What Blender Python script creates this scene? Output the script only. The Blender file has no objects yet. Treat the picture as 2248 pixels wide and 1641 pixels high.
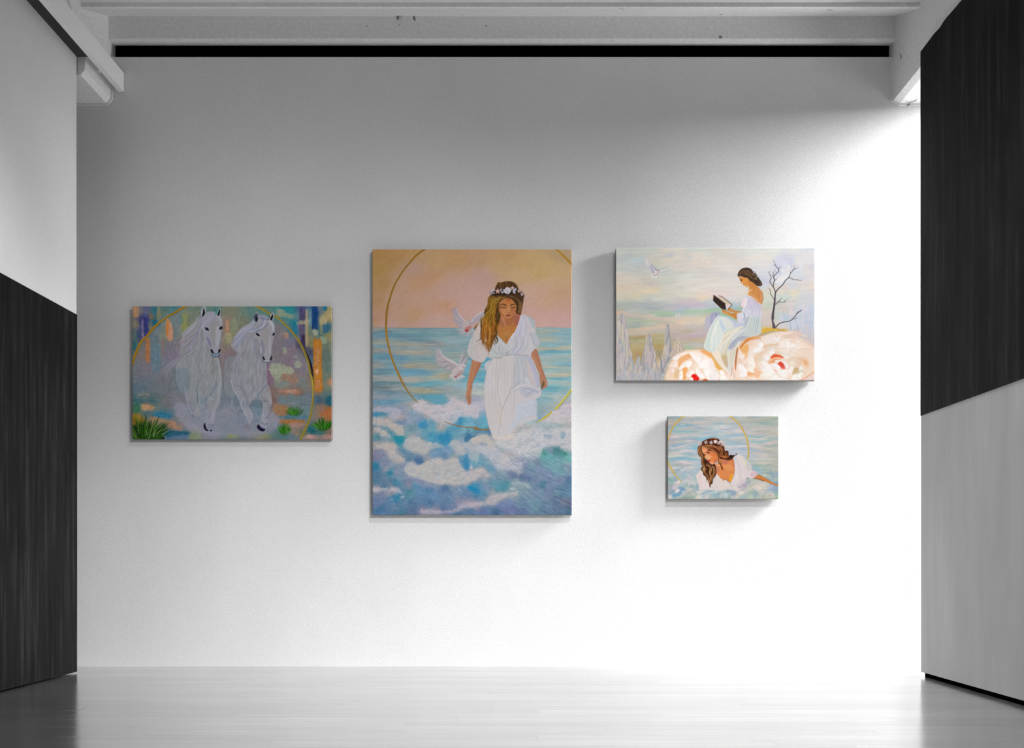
import bpy, bmesh, math, random
import numpy as np
from mathutils import Vector

# ------------------------------------------------------------------ camera, world, lights, exposure
S = bpy.context.scene
S.unit_settings.system = 'METRIC'
F = 2000.0            # focal length in pixels of the 2248 px wide frame
VX, VY = 1150.0, 1228.0   # vanishing point of the depth lines
EYE = 1.0
YB = 8.547            # face of the end wall
cam = bpy.data.cameras.new('camera'); co = bpy.data.objects.new('camera', cam)
bpy.context.collection.objects.link(co)
co.location = (0, 0, EYE); co.rotation_euler = (math.pi/2, 0, 0)
cam.sensor_fit = 'HORIZONTAL'; cam.sensor_width = 36; cam.lens = F/2248*36
cam.shift_x = -(VX-1124)/2248; cam.shift_y = (VY-820.5)/2248
cam.clip_start = .05; cam.clip_end = 200
S.camera = co
S.view_settings.view_transform = 'Standard'; S.view_settings.look = 'None'
S.view_settings.gamma = 1; S.view_settings.use_curve_mapping = False
S.view_settings.exposure = -0.36

w = bpy.data.worlds.new('world'); S.world = w; w.use_nodes = True
w.node_tree.nodes['Background'].inputs[0].default_value = (1, 1, 1, 1)
w.node_tree.nodes['Background'].inputs[1].default_value = 0.07

def area(name, loc, target, sx, sy, power, spread=180):
    l = bpy.data.lights.new(name, 'AREA'); l.shape = 'RECTANGLE'; l.size = sx; l.size_y = sy; l.energy = power
    l.spread = math.radians(spread)
    o = bpy.data.objects.new(name, l); bpy.context.collection.objects.link(o)
    o.location = loc; d = Vector(target)-Vector(loc); o.rotation_euler = d.to_track_quat('-Z', 'Y').to_euler()
    return o
# daylight of the high side window hidden behind the right-hand partition
area('window_light', (8.2, 7.4, 6.7), (1.0, 8.5, 2.6), 2.0, 2.8, 3000)
area('low_window_light', (7.6, 7.9, 2.2), (0, 8.3, 1.6), 1.0, 3.4, 330)
# added key lamp, unseen, in front of the picture wall and to the right
area('added_key_lamp', (2.6, 3.8, 7.6), (0.8, 8.5, 2.0), 1.2, 1.1, 800)
# added fill lamp, unseen, high on the right between camera and picture wall
area('added_fill_lamp', (2.8, 1.0, 4.6), (-2.2, 8.5, -.5), 1.4, 1.0, 92, 68)

def X(px, d=YB): return (px-VX)/F*d
def Z(py, d=YB): return EYE+(VY-py)/F*d

# ------------------------------------------------------------------ helpers
C = bpy.context.collection
def tag(o, label=None, cat=None, group=None, kind=None):
    if label: o['label'] = label
    if cat: o['category'] = cat
    if group: o['group'] = group
    if kind: o['kind'] = kind
    return o
def empty(name, loc):
    o = bpy.data.objects.new(name, None); C.objects.link(o); o.location = loc; return o
def meshobj(name, bm, mat, parent=None, loc=(0, 0, 0), smooth=False):
    me = bpy.data.meshes.new(name); bm.to_mesh(me); bm.free()
    for m in (mat if isinstance(mat, list) else [mat]): me.materials.append(m)
    if smooth:
        for p in me.polygons: p.use_smooth = True
    o = bpy.data.objects.new(name, me); C.objects.link(o); o.location = loc
    if parent: o.parent = parent
    return o
def box(x0, x1, y0, y1, z0, z1, bev=0, bm=None):
    bm = bm or bmesh.new(); n = len(bm.verts)
    r = bmesh.ops.create_cube(bm, size=1)
    for v in r['verts']:
        v.co = Vector(((x0+x1)/2+v.co.x*(x1-x0), (y0+y1)/2+v.co.y*(y1-y0), (z0+z1)/2+v.co.z*(z1-z0)))
    if bev:
        es = list({e for v in r['verts'] for e in v.link_edges})
        bmesh.ops.bevel(bm, geom=es, offset=bev, segments=2, affect='EDGES', profile=.7)
    return bm
def extrude_profile(pts, a0, a1, axis):
    """closed profile pts; axis 'x': pts are (y,z) swept in x; axis 'y': pts are (x,z) swept in y"""
    bm = bmesh.new()
    f = (lambda p, a: (a, p[0], p[1])) if axis == 'x' else (lambda p, a: (p[0], a, p[1])) if axis == 'y' else (lambda p, a: (p[0], p[1], a))
    A = [bm.verts.new(f(p, a0)) for p in pts]; B = [bm.verts.new(f(p, a1)) for p in pts]
    bm.faces.new(A); bm.faces.new(B[::-1]); n = len(pts)
    for i in range(n): bm.faces.new((A[i], B[i], B[(i+1) % n], A[(i+1) % n]))
    bmesh.ops.recalc_face_normals(bm, faces=bm.faces); return bm

# ------------------------------------------------------------------ materials
def newmat(name, rough=.8, spec=.3):
    m = bpy.data.materials.new(name); m.use_nodes = True; nt = m.node_tree
    b = nt.nodes['Principled BSDF']; b.inputs['Roughness'].default_value = rough; b.inputs['Specular IOR Level'].default_value = spec
    return m, nt, b
def node(nt, t, **k):
    n = nt.nodes.new(t)
    for a, v in k.items():
        if a in n.inputs: n.inputs[a].default_value = v
        else: setattr(n, a, v)
    return n
def mapped(nt, scale, coord='Object'):
    tc = node(nt, 'ShaderNodeTexCoord'); mp = node(nt, 'ShaderNodeMapping'); mp.inputs['Scale'].default_value = scale
    nt.links.new(tc.outputs[coord], mp.inputs[0]); return mp
def ramp(nt, src, stops):
    r = node(nt, 'ShaderNodeValToRGB'); nt.links.new(src, r.inputs[0]); e = r.color_ramp.elements
    while len(e) < len(stops): e.new(.5)
    for q, (p, c) in zip(e, stops):
        q.position = p; q.color = (c, c, c, 1) if isinstance(c, float) else (*c, 1)
    return r
def plaster(name, v, grain=.10, gscale=95, bump=.25, rough=.85, stain=0.0, spec=.2):
    m, nt, b = newmat(name, rough, spec); L = nt.links
    n1 = node(nt, 'ShaderNodeTexNoise', Scale=gscale, Detail=3.0, Roughness=.7); L.new(mapped(nt, (1, 1, 1)).outputs[0], n1.inputs['Vector'])
    r1 = ramp(nt, n1.outputs[0], [(.3, v*(1-grain)), (.7, min(1., v*(1+grain)))])
    out = r1.outputs[0]
    n2 = node(nt, 'ShaderNodeTexNoise', Scale=1.3, Detail=4.0); L.new(mapped(nt, (1, 1, .6)).outputs[0], n2.inputs['Vector'])
    r2 = ramp(nt, n2.outputs[0], [(.3, 1-.05-stain), (.7, 1.)])
    mx = node(nt, 'ShaderNodeMix', data_type='RGBA', blend_type='MULTIPLY'); mx.inputs[0].default_value = 1
    L.new(out, mx.inputs[6]); L.new(r2.outputs[0], mx.inputs[7]); L.new(mx.outputs[2], b.inputs['Base Color'])
    bp = node(nt, 'ShaderNodeBump', Strength=bump, Distance=.004); L.new(n1.outputs[0], bp.inputs['Height']); L.new(bp.outputs[0], b.inputs['Normal'])
    return m
M_wall = plaster('picture_wall_plaster', .78, .14, 130, .6)
M_white = plaster('white_partition_paint', .82, .03, 60, .12, stain=.04)
def streaked(name, v, k=.0):
    m, nt, b = newmat(name, .75, .12); L = nt.links
    n1 = node(nt, 'ShaderNodeTexNoise', Scale=1., Detail=6.0, Roughness=.75); L.new(mapped(nt, (15, 15, .7)).outputs[0], n1.inputs['Vector'])
    n2 = node(nt, 'ShaderNodeTexNoise', Scale=1., Detail=4.0, Roughness=.6); L.new(mapped(nt, (3, 3, 1.2)).outputs[0], n2.inputs['Vector'])
    r1 = ramp(nt, n1.outputs[0], [(.3, v*.35), (.52, v), (.75, v*3.6)]); r2 = ramp(nt, n2.outputs[0], [(.3, .6), (.75, 1.3)])
    mx = node(nt, 'ShaderNodeMix', data_type='RGBA', blend_type='MULTIPLY'); mx.inputs[0].default_value = 1
    L.new(r1.outputs[0], mx.inputs[6]); L.new(r2.outputs[0], mx.inputs[7]); L.new(mx.outputs[2], b.inputs['Base Color'])
    bp = node(nt, 'ShaderNodeBump', Strength=.15, Distance=.003); L.new(n1.outputs[0], bp.inputs['Height']); L.new(bp.outputs[0], b.inputs['Normal'])
    return m
M_black = streaked('black_streaked_timber', .013)
def scuffed(name, v):
    m, nt, b = newmat(name, .6, .25); L = nt.links
    n1 = node(nt, 'ShaderNodeTexNoise', Scale=1., Detail=5.0, Roughness=.6); L.new(mapped(nt, (5, 5, .7)).outputs[0], n1.inputs['Vector'])
    r1 = ramp(nt, n1.outputs[0], [(.25, v*.86), (.6, v), (.8, v*1.16)])
    L.new(r1.outputs[0], b.inputs['Base Color']); return m
M_grey = scuffed('grey_scuffed_panel', .5)
def concrete(name, v):
    m, nt, b = newmat(name, .85, .2); L = nt.links
    n1 = node(nt, 'ShaderNodeTexNoise', Scale=30., Detail=6.0, Roughness=.7); L.new(mapped(nt, (1, 1, 1)).outputs[0], n1.inputs['Vector'])
    n2 = node(nt, 'ShaderNodeTexNoise', Scale=9., Detail=2.0, Roughness=.5); L.new(mapped(nt, (1, 1, 1)).outputs[0], n2.inputs['Vector'])
    r1 = ramp(nt, n1.outputs[0], [(.25, v*.86), (.75, v*1.08)]); r2 = ramp(nt, n2.outputs[0], [(.24, .3), (.265, 1.)])
    vo = node(nt, 'ShaderNodeTexVoronoi', Scale=2.2); L.new(mapped(nt, (1, 1, 1)).outputs[0], vo.inputs['Vector']); r3 = ramp(nt, vo.outputs['Distance'], [(.010, .25), (.018, 1.)])
    a = node(nt, 'ShaderNodeMix', data_type='RGBA', blend_type='MULTIPLY'); a.inputs[0].default_value = 1; c = node(nt, 'ShaderNodeMix', data_type='RGBA', blend_type='MULTIPLY'); c.inputs[0].default_value = 1
    L.new(r1.outputs[0], a.inputs[6]); L.new(r2.outputs[0], a.inputs[7]); L.new(a.outputs[2], c.inputs[6]); L.new(r3.outputs[0], c.inputs[7]); L.new(c.outputs[2], b.inputs['Base Color'])
    bp = node(nt, 'ShaderNodeBump', Strength=.4, Distance=.004); L.new(n1.outputs[0], bp.inputs['Height']); L.new(bp.outputs[0], b.inputs['Normal'])
    return m
M_conc = concrete('painted_concrete', .84)
M_rail = plaster('rail_paint', .9, .02, 40, .05, .6)
M_void, _, _b = newmat('painted_gap_black', .9, .0); _b.inputs['Base Color'].default_value = (.0015, .0015, .0015, 1)  # near-black colour painted in for the darkness of open gaps
M_gap, _, _b = newmat('painted_gap_shade', .9, .0); _b.inputs['Base Color'].default_value = (.07, .07, .07, 1)  # dark grey stands in for the shade beside the rail
def floor_mat():
    m, nt, b = newmat('pale_floorboard', .3, .5); b.inputs['Metallic'].default_value = .9; L = nt.links
    n1 = node(nt, 'ShaderNodeTexNoise', Scale=1., Detail=6.0, Roughness=.65); L.new(mapped(nt, (.8, 26, 1)).outputs[0], n1.inputs['Vector'])
    n2 = node(nt, 'ShaderNodeTexNoise', Scale=1., Detail=4.0); L.new(mapped(nt, (.7, 7, 1)).outputs[0], n2.inputs['Vector'])
    oi = node(nt, 'ShaderNodeObjectInfo')
    r1 = ramp(nt, n1.outputs[0], [(.3, .46), (.5, .64), (.72, .75)]); r2 = ramp(nt, n2.outputs[0], [(.3, .86), (.7, 1.05)]); r3 = ramp(nt, oi.outputs['Random'], [(0., .92), (1., 1.06)])
    a = node(nt, 'ShaderNodeMix', data_type='RGBA', blend_type='MULTIPLY'); a.inputs[0].default_value = 1; c = node(nt, 'ShaderNodeMix', data_type='RGBA', blend_type='MULTIPLY'); c.inputs[0].default_value = 1
    L.new(r1.outputs[0], a.inputs[6]); L.new(r2.outputs[0], a.inputs[7]); L.new(a.outputs[2], c.inputs[6]); L.new(r3.outputs[0], c.inputs[7]); L.new(c.outputs[2], b.inputs['Base Color'])
    rr = ramp(nt, n2.outputs[0], [(.3, .13), (.7, .2)]); L.new(rr.outputs[0], b.inputs['Roughness'])
    bp = node(nt, 'ShaderNodeBump', Strength=.12, Distance=.001); L.new(n1.outputs[0], bp.inputs['Height']); L.new(bp.outputs[0], b.inputs['Normal'])
    return m
M_floor = floor_mat()
M_sub, _, _b = newmat('subfloor', .9, .1); _b.inputs['Base Color'].default_value = (.2, .2, .2, 1)

# ------------------------------------------------------------------ the setting
ZW = Z(125)                                        # top of the picture wall
tag(meshobj('wall_back', box(-5.6, 5.4, YB, YB+.2, 0, ZW), M_wall), kind='structure')
o = meshobj('wall_gap_sheet', box(-5.6, 5.4, YB+.22, YB+.3, ZW-.3, 6.4), M_void); o.name = 'wall_gap_shade'; tag(o, kind='structure')  # black sheet added as the darkness of the open gap above the wall
fl = tag(meshobj('floor', box(-5.6, 5.4, 2.2, YB+.2, -.12, -.022), M_sub), kind='structure')
random.seed(4)
pw = .146; shared = {}
row = 0; y = YB
while y > 3.0:
    off = random.uniform(0, 2.6); x = -5.6-off
    while x < 5.4:
        L_ = 2.75; a, b_ = max(x, -5.6), min(x+L_, 5.4)
        if b_-a > .05:
            k = round(b_-a, 2)
            if k not in shared:
                bm = box(0, k-.0006, -pw+.0005, 0, -.022, 0); me = bpy.data.meshes.new('plank'); bm.to_mesh(me); bm.free(); me.materials.append(M_floor); shared[k] = me
            p = bpy.data.objects.new('plank', shared[k]); C.objects.link(p); p.parent = fl; p.location = (a, y, random.uniform(-.00008, 0))
        x += L_
    y -= pw; row += 1
# left partition: white above a black timber dado, standing just clear of the floor
XL = -3.944; DL0, DL1 = 3.0, 2000*3.944/982
gl = .013
wl = tag(meshobj('wall_left', box(XL-.16, XL, DL0, DL1, gl, EYE+4.443), M_white), kind='structure')
meshobj('dado_panel', box(XL-.166, XL+.004, DL0, DL1+.004, gl, EYE+2.16, .0015), M_black, wl)
meshobj('rail_gap_shade', box(XL-.1, X(258), 2.6, DL1+.008, EYE+4.435, EYE+4.451), M_gap, wl)  # dark strip painted as the shade between partition top and rail
# right partition: grey below, black timber above with a torn top edge
XR = 3.42; DR1 = 2000*XR/872
wr = tag(meshobj('wall_right', box(XR, XR+.16, 3.0, DR1, .036, EYE+4.30), M_grey), kind='structure')
zt = EYE+4.373
prof = [(3.0, EYE+1.239), (DR1+.003, EYE+1.239), (DR1+.003, zt)]
for px, py in [(2041, 88), (2051, 74.5), (2063, 62), (2068, 54.5), (2073, 46), (2080, 37), (2090, 26), (2100, 14.5), (2112, 0), (2130, -24)]:
    d = F*XR/(px-VX); prof.append((d, EYE+(VY-py)/F*d))
prof += [(5.5, zt+.02), (3.0, zt)]
meshobj('timber_panel', extrude_profile(prof, XR-.004, XR+.164, 'x'), M_black, wr)
meshobj('floor_gap_shade', box(XR+.012, XR+.13, 3.0, DR1-.05, 0, .037), M_void, wr)  # black strip in place of the shade under the raised partition

# ceiling slab, transverse beam and side beams
ZC = EYE+4.87
BL, BR = X(243), X(1961)
yl = 7.97
c_ = tag(meshobj('ceiling', box(BL, BR, 5.0, yl-.001, ZC, ZC+.12), M_white), kind='structure')
yb = 8.50
prof = [(yb, Z(84, yb)), (yb+.016, Z(92, yb+.016)), (yb+.03, Z(93.5, yb+.03)), (YB+.06, Z(100, YB+.06)), (YB+.06, 6.5), (yl-.0, 6.5), (yl, Z(6, yl)), (yl, Z(15, yl)), (yl+.02, Z(16, yl)), (yb, Z(36, yb))]
tag(meshobj('trim_1', extrude_profile(prof, BL, BR, 'x'), M_conc), 'pale concrete cross beam with a sloping upper flange above the picture wall', kind='structure')
zb = Z(227)
prof = [(BL, 6.5), (BL, Z(216.7)), (X(234), zb), (-5.0, zb), (-5.0, 6.5)]
lb = extrude_profile(prof, DL1+.012, YB+.1, 'y')
zn = EYE+4.452                                       # the beam is notched where it rides over the partition
n0 = extrude_profile([(BL, 6.5), (BL, zn), (-5.0, zn), (-5.0, 6.5)], 2.6, DL1+.012, 'y')
tmp_me = bpy.data.meshes.new('beam_part'); n0.to_mesh(tmp_me); n0.free(); lb.from_mesh(tmp_me); bpy.data.meshes.remove(tmp_me)
tag(meshobj('trim_2', lb, M_conc), 'pale concrete side beam with a chamfered edge over the left partition', kind='structure')
prof = [(BR, 6.5), (BR, Z(220.7)), (X(1975), zb), (4.1, zb), (4.1, 6.5)]
tag(meshobj('trim_3', extrude_profile(prof, 2.6, YB+.1, 'y'), M_conc), 'pale concrete side beam with a chamfered edge over the right partition', kind='structure')
# sealing beads where the side beams meet the wall
def bead(pts, wd, name, mir):
    bm = bmesh.new(); inn = pts; off = wd*mir
    out = [(pts[0][0]+off, pts[0][1]), (pts[1][0]+off, pts[1][1]-wd*.35), (pts[2][0]+off*.3, pts[2][1]-wd), (pts[3][0], pts[3][1]-wd)]
    for a_, b2 in [(0, 1), (1, 2), (2, 3)]:
        q = [inn[a_], inn[b2], out[b2], out[a_]]
        A_ = [bm.verts.new((x, YB-.008, z)) for x, z in q]; B_ = [bm.verts.new((x, YB+.001, z)) for x, z in q]
        bm.faces.new(A_)
        for i in range(4): bm.faces.new((A_[i], A_[(i+1) % 4], B_[(i+1) % 4], B_[i]))
    bmesh.ops.recalc_face_normals(bm, faces=bm.faces)
    return tag(meshobj(name, bm, M_conc), kind='structure')
bead([(BL, ZW), (BL, Z(216.7)), (X(234), zb), (-5.0, zb)], .021, 'trim_4', 1)
bead([(BR, ZW-.02), (BR, Z(220.7)), (X(1975), zb), (4.1, zb)], .021, 'trim_5', -1)
# white rail hung along the left side beam
rx0, rx1 = X(260), X(272.5)
rz0, rz1 = Z(202), Z(160.7)
rail = tag(meshobj('hanging_rail', box(rx0, rx1, 2.6, YB-.003, rz0, rz1, .002), M_rail), 'long white square-edged rail running below the ceiling beside the left beam', 'rail')
br_ = bmesh.new()
for i in range(5):
    yy_ = 8.3-i*1.2
    meshobj('bracket', box(BL-.004, rx0+.004, yy_-.02, yy_+.02, rz0+.06, rz1-.04), M_rail, rail)
# cable on the left beam
def tube(name, pts, r, mat, parent=None, seg=8):
    cu = bpy.data.curves.new(name, 'CURVE'); cu.dimensions = '3D'; sp = cu.splines.new('NURBS'); sp.points.add(len(pts)-1)
    for p, q in zip(sp.points, pts): p.co = (*q, 1)
    sp.use_endpoint_u = True; sp.order_u = 3; cu.bevel_depth = r; cu.bevel_resolution = 3; cu.resolution_u = 6
    t = bpy.data.objects.new('tmp', cu); C.objects.link(t); dg = bpy.context.evaluated_depsgraph_get(); me = bpy.data.meshes.new_from_object(t.evaluated_get(dg)); me.name = name
    bpy.data.objects.remove(t); me.materials.clear(); me.materials.append(mat)
    for p in me.polygons: p.use_smooth = True
    o = bpy.data.objects.new(name, me); C.objects.link(o)
    if parent: o.parent = parent
    return o
def onbeam(px, py, off=.012):
    d = F*(-BL-off)/(VX-px); return (BL+off, d, EYE+(VY-py)/F*d)
tag(tube('cable', [onbeam(140, -40), onbeam(148, -8), onbeam(153, 5), onbeam(157, 16), onbeam(158, 28), onbeam(156, 44)], .006, M_conc), 'short curved grey cable on the side beam behind the white rail', 'cable')

# ------------------------------------------------------------------ the pictures: paint engine


LIFT = [0.]
def hexc(h):
    if not isinstance(h, str): return np.array(h, float)
    h = h.lstrip('#'); return np.array([int(h[i:i+2], 16)/255+LIFT[0] for i in (0, 2, 4)])

def spline(pts, closed=False, n=6):
    p = np.array(pts, float)
    if len(p) < 3: return p
    if closed: q = np.vstack([p[-1], p, p[0], p[1]])
    else: q = np.vstack([2*p[0]-p[1], p, 2*p[-1]-p[-2]])
    t = np.linspace(0, 1, n, endpoint=False)[:, None]; out = []
    for i in range(1, len(q)-2):
        a, b, c, d = q[i-1], q[i], q[i+1], q[i+2]
        out.append(.5*(2*b+(c-a)*t+(2*a-5*b+4*c-d)*t*t+(3*b-a-3*c+d)*t**3))
    r = np.vstack(out)
    return r if closed else np.vstack([r, p[-1]])

def box1(a, r, ax):
    if r < 1: return a
    pad = [(0, 0)]*a.ndim; pad[ax] = (r+1, r)
    c = np.cumsum(np.pad(a, pad, mode='edge'), axis=ax)
    n = a.shape[ax]; k = 2*r+1
    hi = [slice(None)]*a.ndim; lo = list(hi); hi[ax] = slice(k, k+n); lo[ax] = slice(0, n)
    return (c[tuple(hi)]-c[tuple(lo)])/k

def blur(a, r):
    r = int(round(r*.6))
    for _ in range(3): a = box1(box1(a, r, 0), r, 1)
    return a

class Art:
    """A painted canvas: paint is laid down in layers of polygons, strokes and dabs."""
    def __init__(s, x0, y0, x1, y1, S, seed=1):
        s.x0, s.y0, s.S = x0, y0, S
        s.W = int(round((x1-x0)*S)); s.H = int(round((y1-y0)*S))
        s.im = np.zeros((s.H, s.W, 3)); s.rng = np.random.RandomState(seed)
        s.tabs = {}
    def px(s, p): return (np.asarray(p, float)-[s.x0, s.y0])*s.S
    # coarse underpainting from scattered colour notes
    def base(s, notes, sig=28, ax=1., mask=None):
        k = 6; h = s.H//k+2; w = s.W//k+2
        yy, xx = np.mgrid[0:h, 0:w]*float(k)
        P = s.px([(n[0], n[1]) for n in notes]); C = np.array([hexc(n[2]) for n in notes])
        g = sig*s.S
        acc = np.zeros((h, w, 3)); ws = np.zeros((h, w))
        for (x, y), c in zip(P, C):
            wt = 1/((((xx-x)/ax)**2+(yy-y)**2)/(g*g)+.12)**2
            acc += wt[..., None]*c; ws += wt
        r = s.up(acc/ws[..., None], k)
        s.im = r if mask is None else s.im*(1-mask[..., None])+r*mask[..., None]
    def up(s, a, k):
        y = np.arange(s.H)/k; x = np.arange(s.W)/k
        yi = y.astype(int); xi = x.astype(int); fy = (y-yi)[:, None, None]; fx = (x-xi)[None, :, None]
        A = a[yi][:, xi]; B = a[yi][:, xi+1]; C = a[yi+1][:, xi]; D = a[yi+1][:, xi+1]
        return (A*(1-fx)+B*fx)*(1-fy)+(C*(1-fx)+D*fx)*fy
    def noise(s, sx, sy, seed, oct=3, ang=0, reg=None):
        y0, y1, x0, x1 = reg or (0, s.H, 0, s.W)
        yy, xx = np.mgrid[y0:y1, x0:x1]/s.S
        a = math.radians(ang); ca, sa = math.cos(a), math.sin(a)
        u = (xx*ca+yy*sa)/sx; v = (-xx*sa+yy*ca)/sy
        out = 0; amp = 1; tot = 0
        for o in range(oct):
            key = (seed, o)
            if key not in s.tabs: s.tabs[key] = np.random.RandomState(seed*31+o).rand(64, 64)
            T = s.tabs[key]
            uu = u*2**o+17.3*o; vv = v*2**o+9.1*o
            iu = np.floor(uu).astype(int); iv = np.floor(vv).astype(int)
            fu = uu-iu; fv = vv-iv; fu = fu*fu*(3-2*fu); fv = fv*fv*(3-2*fv)
            iu &= 63; iv &= 63; ju = (iu+1) & 63; jv = (iv+1) & 63
            out = out+amp*((T[iv, iu]*(1-fu)+T[iv, ju]*fu)*(1-fv)+(T[jv, iu]*(1-fu)+T[jv, ju]*fu)*fv)
            tot += amp; amp *= .55
        return out/tot
    def tone(s, amt, sx, sy, seed, ang=0, oct=3, tint=None):
        n = (s.noise(sx, sy, seed, oct, ang)-.5)*2*amt
        if tint is None: s.im += n[..., None]
        else: s.im += n[..., None]*(hexc(tint)-.5)*2
    def mask(s, pts, smooth=True, soft=0):
        P = s.px(spline(pts, True) if smooth else pts)
        m = int(soft*s.S*2)+2
        x0 = max(0, int(P[:, 0].min())-m); x1 = min(s.W, int(P[:, 0].max())+m+1)
        y0 = max(0, int(P[:, 1].min())-m); y1 = min(s.H, int(P[:, 1].max())+m+1)
        if x1 <= x0 or y1 <= y0: return None
        w = x1-x0; h = y1-y0; SS = 3
        cov = np.zeros((h, w+2))
        Q = np.roll(P, -1, 0); ya, yb = P[:, 1], Q[:, 1]; xa, xb = P[:, 0], Q[:, 0]
        for j in range(h*SS):
            y = y0+(j+.5)/SS
            c = (ya <= y) != (yb <= y)
            if not c.any(): continue
            xs = np.sort(xa[c]+(y-ya[c])*(xb[c]-xa[c])/(yb[c]-ya[c]))-x0
            r = cov[j//SS]
            for k in range(0, len(xs)-1, 2):
                a = min(max(xs[k], 0), w); b = min(max(xs[k+1], 0), w)
                if b <= a: continue
                ia, ib = int(a), int(b)
                r[ia] += 1-(a-ia); r[ia+1] += (a-ia)
                r[ib] -= 1-(b-ib); r[ib+1] -= (b-ib)
        cov = np.cumsum(cov, 1)[:, :w]/SS
        cov = np.clip(cov, 0, 1)
        if soft: cov = blur(cov, soft*s.S)
        return (y0, y1, x0, x1), cov
    def comp(s, reg, m, col):
        y0, y1, x0, x1 = reg
        sub = s.im[y0:y1, x0:x1]; m = m[..., None]
        sub += (hexc(col)-sub)*m if not (isinstance(col, np.ndarray) and col.ndim == 3) else (col-sub)*m
    def fill(s, pts, col, a=1, soft=0, smooth=True, rough=None, var=None, col2=None, grad=None):
        """rough=(cell, amount, seed) tears the edge; var=(amt,sx,sy,ang,seed) varies the tone;
        grad=((xa,ya),(xb,yb)) runs from col to col2."""
        r = s.mask(pts, smooth, soft)
        if r is None: return
        reg, m = r
        if rough:
            n = s.noise(rough[0], rough[0], rough[2], 3, 0, reg)
            mb = blur(m, rough[0]*s.S*.8)
            m = np.clip((mb-.5+(n-.5)*rough[1]*2)*4+.5, 0, 1)*np.clip(mb*6, 0, 1)
        c = np.broadcast_to(hexc(col), m.shape+(3,)).copy()
        if grad is not None:
            y0, y1, x0, x1 = reg
            yy, xx = np.mgrid[y0:y1, x0:x1]
            A = s.px(grad[0]); B = s.px(grad[1]); d = B-A
            t = np.clip(((xx-A[0])*d[0]+(yy-A[1])*d[1])/(d@d), 0, 1)[..., None]
            c = c*(1-t)+hexc(col2)*t
        if var:
            n = s.noise(var[1], var[2], var[4], 3, var[3], reg)
            c += ((n-.5)*2*var[0])[..., None]
        s.comp(reg, m*a, c)
    def stroke(s, pts, w, col, a=1, soft=.35, smooth=True):
        """w: width, or (start, middle, end)"""
        P = s.px(spline(pts, False, 5) if smooth and len(pts) > 2 else pts)
        n = len(P)
        if isinstance(w, (int, float)): W = np.full(n, w*.5)
        else: W = np.interp(np.linspace(0, 1, n), np.linspace(0, 1, len(w)), np.array(w)*.5)
        W = W*s.S; so = max(.5, soft*s.S)
        M = W.max()+so+1
        x0 = max(0, int(P[:, 0].min()-M)); x1 = min(s.W, int(P[:, 0].max()+M)+1)
        y0 = max(0, int(P[:, 1].min()-M)); y1 = min(s.H, int(P[:, 1].max()+M)+1)
        if x1 <= x0 or y1 <= y0: return
        cov = np.zeros((y1-y0, x1-x0), np.float32)
        for i in range(n-1):
            a0, b0 = P[i], P[i+1]; R = max(W[i], W[i+1])+so+1
            u0 = max(x0, int(min(a0[0], b0[0])-R)); u1 = min(x1, int(max(a0[0], b0[0])+R)+1)
            v0 = max(y0, int(min(a0[1], b0[1])-R)); v1 = min(y1, int(max(a0[1], b0[1])+R)+1)
            if u1 <= u0 or v1 <= v0: continue
            X = np.arange(u0, u1)[None, :]+.5-a0[0]; Y = np.arange(v0, v1)[:, None]+.5-a0[1]
            d = b0-a0; L = d@d+1e-9
            t = np.clip((X*d[0]+Y*d[1])/L, 0, 1)
            D = np.sqrt((X-t*d[0])**2+(Y-t*d[1])**2)
            c = np.clip((W[i]+(W[i+1]-W[i])*t-D)/so+.5, 0, 1)
            sub = cov[v0-y0:v1-y0, u0-x0:u1-x0]; np.maximum(sub, c, out=sub)
        s.comp((y0, y1, x0, x1), cov*a, col)
    def blob(s, x, y, rx, ry, col, a=1, ang=0, p=2):
        c = s.px((x, y)); R = max(rx, ry)*s.S*2.2
        x0 = max(0, int(c[0]-R)); x1 = min(s.W, int(c[0]+R)+1); y0 = max(0, int(c[1]-R)); y1 = min(s.H, int(c[1]+R)+1)
        if x1 <= x0 or y1 <= y0: return
        yy, xx = np.mgrid[y0:y1, x0:x1]; xx = xx-c[0]; yy = yy-c[1]
        t = math.radians(ang); u = (xx*math.cos(t)+yy*math.sin(t))/(rx*s.S); v = (-xx*math.sin(t)+yy*math.cos(t))/(ry*s.S)
        s.comp((y0, y1, x0, x1), a*np.exp(-(u*u+v*v)**(p/2)*1.2), col)
    def dabs(s, n, L, w, ang, jit, box, a=.5, bend=.15, pal=None, poly=None, angj=12, seed=None, soft=.6):
        """short brush dabs; colour taken from the canvas below plus jitter, or from a palette"""
        rng = s.rng if seed is None else np.random.RandomState(seed)
        mk = None
        if poly is not None:
            r = s.mask(poly)
            if r is None: return
            mk = np.zeros((s.H, s.W), np.float32); (q0, q1, q2, q3), mm = r; mk[q0:q1, q2:q3] = mm
        for i in range(n):
            x = rng.uniform(box[0], box[2]); y = rng.uniform(box[1], box[3])
            X, Y = s.px((x, y)); X = int(X); Y = int(Y)
            l = L*rng.uniform(.5, 1.4); ww = w*rng.uniform(.5, 1.4); aj = rng.randn()*angj; b = rng.randn()*bend
            cj = rng.randn()*jit+rng.randn(3)*jit*.35; pi = rng.randint(len(pal)) if pal else 0
            if X < 0 or Y < 0 or X >= s.W or Y >= s.H: continue
            if mk is not None and mk[Y, X] < .5: continue
            t = math.radians((ang(x, y) if callable(ang) else ang)+aj)
            dx, dy = math.cos(t)*l/2, math.sin(t)*l/2
            c = (hexc(pal[pi]) if pal else s.im[Y, X].copy())+cj
            s.stroke([(x-dx, y-dy), (x-dy*b, y+dx*b), (x+dx, y+dy)], (ww*.3, ww, ww*.3), c, a, soft)
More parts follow.
